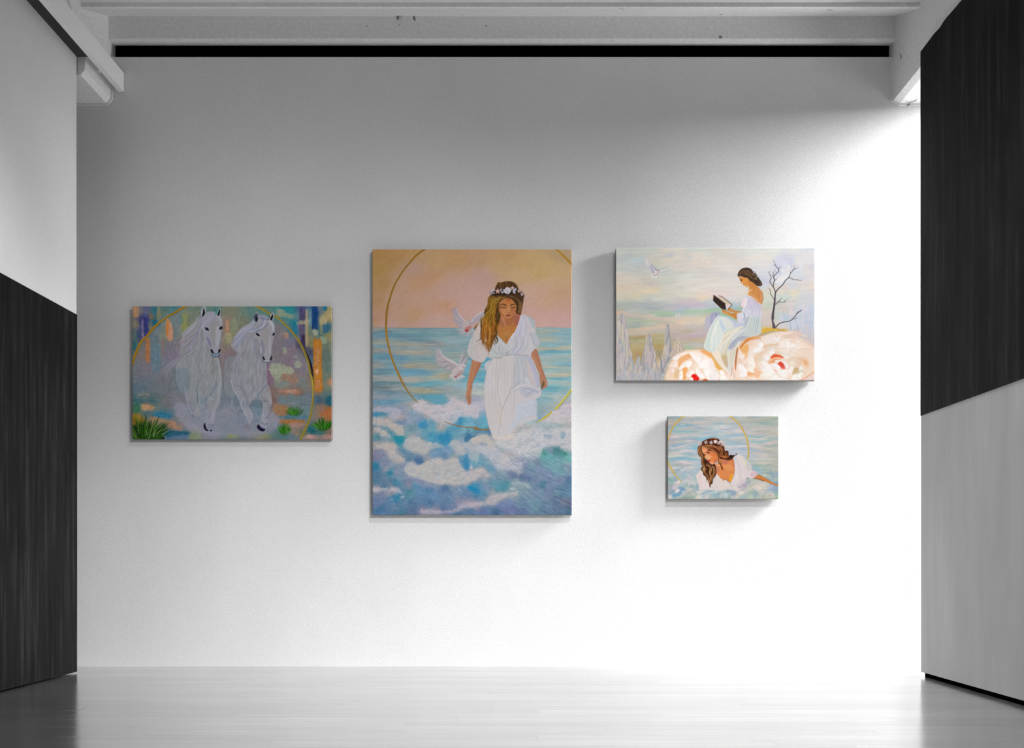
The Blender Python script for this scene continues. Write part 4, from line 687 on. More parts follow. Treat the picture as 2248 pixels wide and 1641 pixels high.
    # gold ring
    G='86601c'
    A.stroke(T(B1,[(1040,125),(900,230),(780,360),(680,480),(600,600),(530,720),(480,840),(440,960),(405,1080),(385,1200),(375,1350),(370,1500),(385,1640)]),(4.4,3.6,4,4.4,4.2),'85621f',1,.6)
    A.stroke(T(B1,[(375,1450),(375,1600),(385,1690)]),3.6,'9a7024',.8,1)
    A.stroke(T(B3,[(378,-30),(385,60),(410,220),(450,370),(510,540),(580,700),(650,850),(740,1000),(830,1110),(905,1195)]),(4.8,4.6,4.4,5,3,2),'9a7228',1,.6)
    A.stroke(T(B3,[(640,830),(740,1000),(850,1130)]),.8,'5c4c24',.5,.8)
    A.stroke(T(B2,[(1555,120),(1640,190),(1740,290),(1850,400)]),(3.4,4.4,5),'a87c2c',1,.6)
    A.stroke(T(B3,[(1270,1470),(1330,1500)]),(1,2,.5),'8c6c4c',.9); A.stroke(T(B3,[(1375,1520),(1500,1570),(1640,1605),(1800,1625),(1950,1630)])+T(B6,[(150,80),(300,90),(390,88)]),(1.5,2.4,2.2,2.6,2.8),'946c34',.95,.5)
    A.stroke(T(B4,[(1845,960),(1800,1030),(1720,1130),(1640,1220),(1565,1300)]),(3.4,3,3.4,5),'c9bc3c',1,.4); A.stroke(T(B4,[(1845,985),(1740,1140),(1640,1250),(1590,1310)]),.9,'7c7840',.7,.5)
    A.stroke(T(B4,[(1490,1360),(1440,1410),(1370,1460),(1310,1500),(1230,1535)]),(3.5,4.4,4.6,3,1.5),'c8b43c',1,.5); A.stroke(T(B4,[(1840,950),(1700,1130),(1580,1280)]),1.2,'e0d860',.8)
    # ---------------- doves
    def wing(o,base,tips,w,cs,sh='8c8490'):
        for i,t in enumerate(tips):
            b=base[i] if isinstance(base,list) else base
            m=((b[0]*.45+t[0]*.55),(b[1]*.45+t[1]*.55)+10)
            A.stroke(T(o,[(b[0]+5,b[1]+8),(m[0]+5,m[1]+9),(t[0]+3,t[1]+7)]),(w,w,.6),sh,.8,.5)
            A.stroke(T(o,[b,m,t]),(w*.8,w,.5),cs[i%len(cs)],1,.4)
    def lerp(a,b,n): return [(a[0]+(b[0]-a[0])*i/(n-1),a[1]+(b[1]-a[1])*i/(n-1)) for i in range(n)]
    CW=['b4a8b0','a89ea8','c0b4b8']
    # upper dove
    A.fill(T(B1,[(1510,1140),(1590,1150),(1640,1260),(1720,1350),(1700,1470),(1620,1450),(1540,1380),(1520,1260)]),'a0949c',.9,.6)
    wing(B1,lerp((1720,1370),(1690,1470),9),[(1515,1150),(1500,1190),(1510,1240),(1510,1290),(1520,1330),(1545,1380),(1570,1420),(1600,1450),(1640,1480)],1.5,CW)
    A.stroke(T(B1,[(1580,1140),(1640,1270),(1730,1370)]),(1.2,2,2),'c4bac0',.9)
    wing(B1,lerp((1700,1500),(1850,1500),9),[(1570,1510),(1590,1550),(1620,1590),(1660,1625),(1710,1640),(1760,1640),(1810,1630),(1850,1600),(1870,1550)],1.8,['c0b4b8','b0a4ac','ccc0c0'])
    A.fill(T(B1,[(1720,1360),(1790,1330),(1830,1360),(1840,1430),(1820,1500),(1760,1550),(1700,1500),(1690,1430)]),'b8a8a8',1,.6)
    A.fill(T(B1,[(1730,1480),(1790,1450),(1835,1450),(1820,1500),(1740,1530)]),'b06c68',.8,.8); A.fill(T(B1,[(1720,1510),(1790,1515),(1770,1550),(1740,1545)]),'a02c2c',.9,.6)
    A.blob(*T(B1,[(1792,1358)])[0],.7,.7,'40303a'); A.stroke(T(B1,[(1815,1385),(1828,1420)]),.9,'6c4440')
    A.fill(T(B2,[(130,1310),(240,1240),(330,1210),(340,1260),(300,1350),(220,1380),(150,1420),(110,1420)]),'a8a0a8',.95,.6)
    A.stroke(T(B2,[(110,1390),(160,1310),(250,1235),(335,1200)]),(1,2,1.4),'ccc4c4',.9); 
    for k in range(5): A.stroke(T(B2,[(140+k*20,1400-k*8),(230+k*18,1330-k*12),(320,1270-k*12)]),.8,['8c8490','c0b8bc'][k%2],.7)
    # lower dove
    A.fill(T(B3,[(1230,290),(1300,280),(1340,380),(1500,490),(1640,590),(1530,700),(1460,650),(1300,560),(1230,470)]),'a89ea4',1,.6)
    wing(B3,lerp((1420,450),(1560,600),13),[(1235,290),(1225,340),(1228,400),(1220,450),(1232,500),(1250,540),(1285,570),(1320,600),(1370,630),(1410,650),(1450,670),(1490,680),(1510,690)],1.5,['c0b6b8','b0a6ac','c8bcbc'],'7c7480')
    A.stroke(T(B3,[(1290,285),(1340,390),(1460,470),(1570,530),(1640,590)]),(1.2,3,4.5,4),'c4bab8',1)
    wing(B3,lerp((1610,560),(1690,540),6),[(1700,290),(1730,290),(1750,310),(1780,380),(1790,420),(1760,480)],1.8,['c4babc','b4aab0','a49ca4'],'847c88')
    wing(B3,lerp((1510,700),(1650,720),10),[(1440,750),(1450,790),(1480,820),(1520,845),(1560,850),(1610,845),(1650,830),(1690,800),(1720,775),(1735,750)],2.1,['c8bebc','d0c8c4'],'8c848c')
    A.fill(T(B3,[(1560,600),(1640,570),(1700,600),(1710,650),(1660,720),(1580,760),(1500,720),(1500,670)]),'bcaeb0',1,.6)
    A.fill(T(B3,[(1640,640),(1700,640),(1690,690),(1600,750),(1560,730)]),'a48c88',.6,1); A.blob(*T(B3,[(1565,755)])[0],2.6,1.8,'98202c',.95); A.stroke(T(B3,[(1590,740),(1650,710),(1680,690)]),(2,1.6,.5),'a4605c',.8)
    A.blob(*T(B3,[(1680,570)])[0],6,5,'c8bcbc',1,0,5); A.fill(T(B3,[(1620,580),(1640,550),(1690,530),(1730,550),(1735,590),(1690,620),(1640,640)]),'c6babb',1,.5)
    A.blob(*T(B3,[(1680,572)])[0],.9,.9,'30202a'); A.fill(T(B3,[(1695,580),(1733,592),(1700,603)]),'b05c44',1,.3,False)
    # ---------------- figure
    SK='b87850'
    # left arm (viewer's left)
    arm=T(B4,[(150,440),(290,500),(270,560),(220,680),(160,800),(130,880),(125,960),(110,1060),(115,1150),(105,1200),(90,1235),(60,1220),(30,1150),(20,1080),(35,980),(45,860),(80,700),(110,560)])
    A.fill(arm,'b87a58',1,.5,var=(.03,2,5,15,2)); A.fill(T(B4,[(250,520),(270,560),(220,680),(160,800),(130,880),(125,960),(95,950),(120,850),(180,700)]),'a46048',.6,1.2)
    A.stroke(T(B4,[(100,600),(70,800),(55,1000)]),2.5,'c89066',.5,1); A.stroke(T(B4,[(60,1080),(75,1150),(85,1200)]),1,'6c5048',.8); A.fill(T(B4,[(60,1080),(80,1100),(80,1150),(65,1140)]),'7c6860',.8,.5); A.stroke(T(B4,[(100,1160),(95,1200),(80,1230)]),2.2,'b06c58',.8); A.stroke(T(B4,[(35,1130),(55,1180),(70,1220)]),1.4,'b87458',.8)
    # right arm
    A.fill(T(B4,[(1170,290),(1240,290),(1270,380),(1310,520),(1350,660),(1400,800),(1420,880),(1410,930),(1350,965),(1320,970),(1305,920),(1300,840),(1290,760),(1270,680),(1200,560),(1130,430),(1120,400)]),'b67a5a',1,.5,var=(.03,2,5,-20,3))
    A.stroke(T(B4,[(1220,310),(1260,450),(1320,620),(1380,780)]),2.4,'ac6450',.6,1); A.stroke(T(B4,[(1180,400),(1250,560),(1310,720)]),3,'c48c68',.5,1)
    A.fill(T(B4,[(1350,825),(1370,860),(1365,910),(1330,940),(1315,930),(1330,880)]),'6c5c40',1,.5); A.stroke(T(B4,[(1320,930),(1330,965)]),1.2,'3c3424'); A.stroke(T(B4,[(1390,860),(1400,910),(1350,955)]),2.4,'c08470',.8); A.stroke(T(B4,[(1290,740),(1300,840),(1310,900)]),1.4,'a86c50',.7)
    # neck and chest
    A.fill(T(B2,[(600,1220),(850,1230),(880,1180),(960,1190),(975,1260),(960,1340),(900,1450),(860,1560),(800,1660),(720,1740),(640,1680),(560,1590),(540,1500),(560,1300)]),'b47a50',1,.6,col2='b47434',grad=((1100,690),(1110,745)))
    A.fill(T(B4,[(520,0),(840,0),(800,80),(730,200),(640,120),(560,40)]),'b87a3c',.9,1.2)
    A.fill(T(B2,[(880,1220),(960,1200),(970,1300),(900,1440),(860,1430),(850,1300)]),'9c5c50',.8,1.2); A.fill(T(B2,[(590,1260),(650,1330),(700,1440),(650,1470),(600,1400)]),'9c6450',.7,1.2); A.fill(T(B2,[(700,1330),(850,1270),(820,1400),(740,1430),(690,1420)]),'94543c',.5,1.5); A.stroke(T(B2,[(640,1300),(690,1400),(690,1440)]),3,'c08c6c',.6,1); A.stroke(T(B4,[(720,80),(735,190)]),2.5,'9c5434',.6,1)
    A.stroke(T(B2,[(740,1430),(840,1450),(900,1430)]),2,'9c5c3c',.4,1.2); A.blob(*T(B2,[(720,1560)])[0],9,7,'c48c4c',.5)
    # hair behind
    hairL=T(B2,[(600,700),(540,760),(510,850),(440,920),(400,980),(390,1080),(350,1180),(330,1290),(240,1400),(170,1480),(210,1500),(260,1440),(330,1380),(260,1500),(260,1600)])+T(B4,[(270,60),(190,150),(280,140),(330,220),(360,200),(400,260),(400,370),(450,290),(500,150),(530,50)])+T(B2,[(560,1500),(600,1380),(600,1250),(560,1100),(640,960),(760,960)])
    A.fill(hairL,'6c4c1c',1,.7)
    hairT=T(B2,[(560,1000),(500,930),(520,820),(560,740),(640,700),(720,680),(820,690),(890,740),(940,840),(1020,900),(1010,990),(990,1090),(970,1200),(950,1240),(920,1240),(870,1200),(900,1100),(880,1000),(760,950),(640,970)])
    A.fill(hairT,'4c3420',1,.6)
    A.fill(T(B2,[(540,980),(640,900),(760,880),(900,930),(1000,980),(990,1110),(955,1235),(905,1235),(870,1180),(700,1150),(600,1190),(555,1150)]),'46301c',1,.5)
    A.fill(T(B2,[(540,1080),(610,1100),(620,1250),(600,1340),(560,1420),(540,1600),(500,1600),(480,1300)]),'4a3414',.9,1)
    # face
    face=T(B2,[(640,1000),(740,970),(820,1000),(870,1070),(890,1110),(875,1190),(840,1260),(780,1315),(730,1328),(670,1295),(610,1230),(580,1150),(585,1080)])
    A.fill(face,'b47648',1,.5)
    A.fill(T(B2,[(590,1090),(640,1130),(640,1230),(690,1300),(640,1270),(590,1180)]),'a4603c',.7,1); A.fill(T(B2,[(700,980),(800,1000),(800,1060),(740,1080),(690,1040)]),'b8703c',.8,1.2)
    A.fill(T(B2,[(625,1140),(700,1150),(720,1220),(670,1250),(625,1200)]),'c08458',.8,1.2); A.fill(T(B2,[(690,1230),(780,1240),(800,1290),(740,1315),(690,1280)]),'c09060',.8,1)
    A.fill(T(B2,[(725,1090),(770,1090),(780,1190),(760,1215),(730,1205)]),'bc8454',.8,.8); A.fill(T(B2,[(790,1150),(870,1130),(860,1200),(810,1240)]),'ac6844',.6,1); A.fill(T(B2,[(700,990),(790,985),(770,1020),(730,1010)]),'8c4020',.6,.8)
    A.blob(*T(B2,[(745,1240)])[0],2,1.4,'94604c',.6)
    A.stroke(T(B2,[(612,1085),(650,1072),(690,1085),(720,1102)]),(1,2.6,1.6),'40240f',1,.5); A.stroke(T(B2,[(790,1095),(820,1080),(865,1080)]),(2,2.4,1),'40240f',1,.5)
    A.stroke(T(B2,[(622,1120),(650,1133),(680,1137),(708,1128)]),(1.2,1.8,1.4),'2c1a10',1,.4); A.stroke(T(B2,[(795,1130),(830,1138),(860,1125),(872,1115)]),(1.4,1.8,1),'2c1a10',1,.4)
    A.stroke(T(B2,[(640,1108),(680,1112),(710,1118)]),1.4,'8c7c58',.6,.6); A.stroke(T(B2,[(800,1115),(850,1108)]),1.4,'8c6c48',.6,.6)
    A.stroke(T(B2,[(728,1208),(745,1216),(770,1210)]),1,'844c34',.8,.5); A.stroke(T(B2,[(745,1110),(750,1190)]),1.2,'ccA070',.5,.8)
    A.fill(T(B2,[(695,1258),(740,1252),(795,1252),(770,1285),(740,1290)]),'984c3c',1,.4); A.stroke(T(B2,[(695,1260),(740,1265),(795,1256)]),.9,'54201c',1,.4)
    A.stroke(T(B2,[(700,1310),(750,1328),(800,1305),(850,1240)]),1,'8c5438',.7,.6)
    A.fill(T(B2,[(920,1180),(940,1190),(935,1220),(922,1215)]),'d4b088',.9,.4)
    # dress
    LIFT[0]=.05
    DR='b4acb4'
    slL=T(B4,[(240,-30),(170,0),(110,120),(60,260),(60,350),(90,410),(150,470),(200,455),(240,490),(300,510),(370,450),(400,400),(480,450),(520,380),(460,250),(330,100)])+T(B2,[(330,1600),(330,1440),(280,1380),(210,1500)])
    A.fill(T(B4,[(160,-20),(100,120),(60,260),(65,370),(150,470),(250,500),(330,500),(385,420),(460,450),(540,400),(500,200),(330,-30),(300,-140),(200,-60)]),'b0a8a8',1,.6,var=(.03,2,8,10,9))
    A.fill(T(B2,[(170,1560),(240,1400),(310,1350),(330,1380),(300,1500),(250,1660)]),'bcaca4',.9,.6)
    body=T(B2,[(985,1240),(1080,1290),(1180,1350),(1210,1450),(1220,1560)])+T(B4,[(1270,120),(1270,220),(1180,300),(1140,390),(1200,520),(1260,700),(1290,900),(1320,1050),(1220,1160),(1230,1350),(1250,1480),(1150,1500),(1000,1560)])+T(B6,[(820,60),(760,130),(700,190),(600,220),(520,210),(440,180),(400,100),(370,0)])+T(B4,[(420,1640),(380,1450),(340,1200),(335,950),(360,750),(420,560),(480,450),(420,400),(430,310),(480,200),(530,60),(560,60),(640,150),(725,210),(760,130),(840,10)])+T(B2,[(870,1560),(920,1420),(970,1340)])
    A.fill(body,'b8b2b6',1,.6,var=(.02,3,16,8,5))
    A.fill(T(B4,[(840,380),(1000,390),(1060,500),(1100,700),(1200,920),(1000,900),(860,900),(820,950),(800,800),(860,560)]),'a8acb2',.9,1.5)
    A.fill(T(B4,[(1010,400),(1110,400),(1200,560),(1260,740),(1290,940),(1210,900),(1120,700)]),'a4a4b8',.9,1)
    A.fill(T(B4,[(1020,400),(1060,460),(1150,640),(1220,900),(1210,940),(1120,800),(1060,620)]),'bcb0ac',.9,.8)
    A.fill(T(B4,[(340,560),(540,440),(720,400),(860,420),(830,640),(800,900),(760,1100),(650,1300),(560,1000)]),'bcb6b6',.9,1.5)
    A.fill(T(B4,[(800,1200),(1200,1120),(1230,1400),(1050,1480),(880,1620),(780,1600),(900,1400)]),'acb2c0',.9,1.5)
    A.fill(T(B4,[(820,960),(950,900),(1150,900),(1290,960),(1310,1060),(1200,1130),(1000,1200),(850,1300),(700,1640),(600,1640),(700,1300)]),'bab2b6',.9,1)
    A.fill(T(B4,[(960,950),(1150,950),(1280,1000),(1180,1060),(1060,1100),(980,1060)]),'a0a4b6',.7,1.5)
    A.fill(T(B4,[(340,1000),(560,1000),(660,1300),(600,1640),(430,1640)]),'b8b0b0',.8,1.5)
    A.fill(T(B2,[(960,1260),(1060,1300),(1020,1450),(1040,1640),(880,1640),(860,1580),(930,1400)]),'b0aebc',.9,.8)
    A.fill(T(B2,[(1060,1260),(1190,1340),(1210,1420),(1170,1500),(1120,1400)]),'a0a8ac',.9,1.2); A.fill(T(B4,[(1100,0),(1200,0),(1280,150),(1270,230),(1190,230),(1150,120)]),'aaaab4',.9,1)
    A.fill(T(B4,[(180,180),(260,130),(350,210),(380,400),(300,500),(230,480),(180,350)]),'b8acaa',.9,1); A.stroke(T(B4,[(280,180),(200,230),(190,330),(240,420)]),3,'ac9c9c',.6,1)
    A.fill(T(B4,[(490,200),(560,60),(700,200),(800,300),(860,380),(700,400),(500,440),(430,340)]),'acb0b2',.9,1)
    # dress folds
    f=[]
    for i in range(150):
        x=r.uniform(470,860); y0=r.uniform(420,520); L=r.uniform(200,1100); k=(x-700)
        f.append((T(B4,[(x,y0),(x+k*.12,y0+L*.5),(x+k*.1*(1 if L<600 else .2),y0+L)]),['c6c0be','a49ca4','b0a8a8','cac4c2','9c949c','bcb4b0'][i%6]))
    for p,c in f: A.stroke(p,(.5,1.6,.3),c,.26,1.2)
    for i in range(70):
        t=r.rand(); s_=r.rand()
        A.stroke(T(B4,[(500+300*t,140+180*t+r.randn()*10),(480+220*t+60*s_,260+120*t),(560+240*t,380+10*t)]),(.5,1.3,.4),['c4bcc0','9ca0ac','8c8c94','b4aeb4'][i%4],.5,.7)
        A.stroke(T(B4,[(1100-260*t,60+10*s_),(1080-220*t,200+40*s_),(980-180*t,330),(870-60*t,375)]),(.5,1.4,.4),['c6c0c8','9c9cb0','8c94a4','bcb4bc'][i%4],.5,.7)
        A.stroke(T(B2,[(980+80*t,1270+40*t),(960+90*t,1420),(880+200*t,1640)]),(.6,1.4,.5),['c4bec8','9ca0b4','b8b0bc'][i%3],.45,.7)
        A.stroke(T(B4,[(860+100*t,400),(900+120*t,640+100*s_),(880+140*t,900)]),(.5,1.3,.4),['bcbcc0','949ca8','acacb0'][i%3],.4,.8)
        A.stroke(T(B4,[(820+300*t,1000-60*t+40*s_),(1000+150*t,940+40*s_),(1260,1000+60*s_)]),(.5,1.3,.4),['c4bcc0','8c94ac','b4b0bc','7c88a0'][i%4],.35,.8)
        A.stroke(T(B4,[(780-60*t,1020+80*t),(700-30*t,1200+60*t),(640-20*s_,1400),(600,1620)]),(.5,1.2,.4),['c8c0bc','a89c98','bcb4b0'][i%3],.4,.8)
    for o,p,w,c,a in [(B4,[(560,60),(640,150),(725,215),(800,290),(860,350)],2.4,'a4acbc',.9),(B4,[(545,50),(650,180),(740,270),(840,370)],1,'c8c8cc',.8),(B4,[(720,210),(760,130),(840,10)],1.6,'c8c0c4',.9),(B2,[(975,1280),(930,1400),(860,1560),(800,1650)],1.6,'ccc8d0',.9),(B4,[(480,430),(600,420),(750,380),(900,375),(1080,390)],1.8,'8c8880',.6),(B4,[(560,440),(640,440)],2,'8c8468',.6),(B4,[(500,300),(560,360),(700,350)],1.6,'8c8c80',.5),(B4,[(370,300),(410,380),(480,440)],1.4,'b4a494',.8),(B4,[(470,460),(400,600),(350,800),(335,1000),(345,1250),(430,1640)],1.2,'a89c9c',.7),
        (B4,[(540,460),(580,700),(570,950),(640,1300)],1.6,'a49c98',.6),(B4,[(560,500),(600,760),(600,1000),(650,1250)],1.4,'ccc6c4',.7),(B4,[(800,930),(760,1060),(690,1200),(650,1300)],2,'94908c',.7),(B4,[(650,1300),(620,1450),(600,1560)],1.6,'b09c80',.7),(B4,[(560,1320),(600,1500),(610,1600)],1.4,'b4a488',.6),(B4,[(820,960),(900,880),(960,830)],1.4,'7c8084',.6),(B4,[(790,1000),(940,910),(1080,880)],1.3,'c8c4c8',.8),(B4,[(1050,1100),(1110,1040),(1170,1000)],1.6,'7c8498',.7),(B4,[(1290,960),(1320,1060),(1270,1170)],1.3,'8c8c98',.8),(B4,[(1180,1180),(1000,1240),(850,1330)],1.1,'c4c8d0',.7),(B4,[(940,1300),(1070,1420)],1,'c4ccd4',.7),(B4,[(1160,1180),(1120,1350),(1060,1430)],1,'c8ccd4',.7),(B4,[(1220,1200),(1240,1350),(1230,1480)],2,'8ca4b4',.6),(B4,[(860,1600),(960,1500),(1120,1440),(1230,1440)],1.8,'b4b0ac',.8),(B4,[(1250,740),(1280,880),(1200,940)],1,'8c88a0',.7),(B4,[(1110,400),(1190,560),(1250,740)],1.2,'8c88a0',.7),(B4,[(1020,410),(1070,600),(1130,760),(1200,920)],1,'9c8c9c',.7),
        (B6,[(560,0),(540,100),(550,200)],1.2,'a09488',.7),(B6,[(860,0),(780,90),(700,190)],1.4,'a89c8c',.7),(B6,[(920,0),(820,80),(780,110)],1.6,'c4b8a8',.7),(B6,[(400,0),(430,120),(480,200)],1.4,'c0b4b0',.6),(B4,[(60,280),(70,370),(150,460)],1.4,'c4bcb8',.7),(B4,[(110,130),(70,250),(100,380)],1.2,'c0bcbc',.6),(B4,[(180,30),(130,150),(110,300)],2,'a4a4a8',.5),(B4,[(1140,30),(1190,180),(1240,240)],1.3,'8c8ca4',.6),(B4,[(1180,200),(1190,280),(1150,340)],1.4,'9c98a8',.7),(B2,[(1020,1300),(1060,1420),(1130,1550)],1.4,'b8a4a4',.7),(B2,[(1060,1290),(1120,1400),(1180,1560)],1.2,'c0c4c8',.7),(B4,[(300,270),(330,230)],1,'8c7470',.6)]:
        A.stroke(T(o,p),w,c,a,.7)
    A.fill(T(B4,[(1030,780),(1080,760),(1130,900),(1080,870),(1030,810)]),'c0bcc0',.7,.6)
    F(B6,[(430,150),(600,190),(760,140),(800,220),(650,260),(480,260)],'c0b2a8',.8,3,.5,71,2)
    LIFT[0]=0.
    for i in range(60):
        x=r.uniform(300,560); y=r.uniform(1080,1640); d=(x-560)*.25
        A.stroke(T(B2,[(x,y),(x-18+d*.2,y+50),(x+10+d*.3,y+110),(x-14+d*.4,y+170)]),(1,3,.8),['3c2810','4c3414','5c3c14'][i%3],.7,.7)
    # hair strands over
    HP=['a4802c','8a6420','6c4818','b48c3c','543610','7c5418']
    for i in range(190):
        t=r.rand(); e=r.rand(); x0=620-110*t; 
        ex=(270+260*e); ey=1300+520*r.rand()
        wob=r.randn()*18
        A.stroke(T(B2,[(640-80*t+r.randn()*12,930+30*t),(500-80*t+60*e,1060+30*r.randn()),(440-60*t+90*e+wob,1220),(360+150*e-wob,1340),(ex+wob,ey)]),(.6,1.7,.3),HP[r.randint(6)],.5,.6)
    for i in range(60):
        e=r.rand(); A.stroke(T(B4,[(300+220*e,-40-260*r.rand()),(280+230*e+r.randn()*15,60),(330+150*e+r.randn()*12,180),(380+60*e,250+90*r.rand())]),(1,1.6,.3),['b06c24','8c4c18','c08c34','6c3c14'][r.randint(4)],.65,.5)
    for p,w,c in [([(470,1050),(440,1170),(350,1260),(250,1380)],2,'b8943c'),([(560,1110),(480,1200),(370,1290),(330,1380)],1.5,'ac842c'),([(530,1180),(500,1350),(560,1480),(500,1600)],1.6,'b87c28'),([(330,1290),(380,1400),(340,1500),(370,1600)],1.6,'bc9c40'),([(470,1330),(410,1440),(450,1560),(560,1590)],1.3,'c49c44'),([(230,1400),(170,1480),(200,1530)],1.6,'6c4818'),([(600,1080),(560,1250),(590,1380)],2.6,'44301c'),([(430,990),(500,1040),(590,1040),(640,980)],1.4,'b08c3c'),([(410,970),(520,990),(620,950)],1.4,'9c742c'),([(700,960),(620,1010),(560,1090)],2.4,'5c3c20'),([(580,1200),(560,1300),(600,1350)],2.4,'5c4434')]: A.stroke(T(B2,p),(w*.6,w,w*.3),c,.85,.5)
    for p in [[(260,60),(270,100),(190,160)],[(330,150),(350,250)],[(400,200),(420,300),(405,380)],[(470,60),(450,200),(470,290)]]: A.stroke(T(B4,p),(1.2,1.2,.5),'5c4418',.9,.4)
    A.fill(T(B4,[(345,110),(365,105),(370,160),(350,150)]),'b4a098',.8,.4)
    for i in range(40):
        e=r.rand(); A.stroke(T(B2,[(560+300*e,740+20*abs(e-.5)),(600+230*e,700+20*r.rand()),(560+350*e,810+10*r.randn())]),(.6,1.3,.4),['7c5c30','4c3418','6c4c20','3c2814'][i%4],.6,.5)
        A.stroke(T(B2,[(760+30*r.randn(),930),(860+40*e,960+20*e),(920+60*e,1020+30*e),(930+30*e,1060+60*e)]),(.6,1.3,.5),['7c5c3c','5c4030','3c2818','94744c'][i%4],.65,.5)
        A.stroke(T(B2,[(930+50*e,1040),(920+50*e,1120+30*r.rand()),(930+30*e,1220)]),(.8,1.2,.4),['6c4c30','4c3420','8c6438'][i%3],.6,.5)
        A.stroke(T(B2,[(720-40*e,950),(620-60*e,970+30*e),(520-30*e,950+60*e)]),(.6,1.4,.4),['8c6c30','5c4020','a4803c'][i%3],.6,.5)
    # shell and flower crown
    A.fill(T(B2,[(440,880),(520,830),(700,800),(900,800),(990,880),(1000,940),(900,900),(740,910),(560,920),(460,930)]),'2c2018',.85,.8)
    for x,y,s_,c in [(470,850,3.4,'bcb4c0'),(455,890,3,'b4acb8'),(500,830,2.6,'c8c0c8'),(500,880,2.4,'b8b0b8'),(625,820,2.6,'c0b8c4'),(660,860,2.8,'b8b4bc'),(640,875,2.2,'c4bcc4'),(620,850,2,'b0a8b4'),(670,825,2.2,'c4bcc0')]:
        X,Y=T(B2,[(x,y)])[0]
        for k in range(5):
            t=k*1.256+x; A.blob(X+math.cos(t)*s_*.5,Y+math.sin(t)*s_*.5,s_*.42,s_*.42,c,.95,0,4)
        A.blob(X,Y,.6,.6,'40343c',.9)
    for cx,cy,R,c in [(567,850,50,'c49890'),(820,795,40,'c4a4a0'),(940,845,48,'b89c94'),(985,905,36,'b8a0a4')]:
        X,Y=T(B2,[(cx,cy)])[0]; q=[]
        for k in range(10):
            t=-math.pi/2+k*math.pi/5; rr=R/7.8*(1 if k%2==0 else .5); q.append((X+rr*math.cos(t),Y+rr*math.sin(t)))
        A.fill(q,c,1,.4,False)
        A.blob(X,Y,1.2,1,'dcb4a4',.6)
    sh=T(B2,[(740,780),(790,810),(800,840),(760,895),(735,900),(690,880),(675,850),(700,800)])
    A.fill(sh,'c8c0c4',1,.4)
    for k in range(6): A.stroke([T(B2,[(738,895)])[0],T(B2,[(690+k*20,805+abs(k-2.5)*10)])[0]],.6,'8c848c',.7,.3)
    A.fill(T(B2,[(850,810),(890,800),(870,850),(870,890),(835,880),(825,840)]),'b8b4c4',1,.4); A.stroke(T(B2,[(850,830),(855,880)]),.8,'6c6478',.7)
    speck(B2,900,810,1000,930,24,'3c2c28',.7); speck(B2,440,830,540,910,12,'3c3034',.7)
    g_=A.im.mean(-1,keepdims=True); ww=np.clip((yy-720)/20,0,1)[...,None]*.12; A.im=A.im*(1-ww)+g_*ww
    A.tone(.012,1.2,1.2,81); A.tone(.012,6,6,82)
    return A

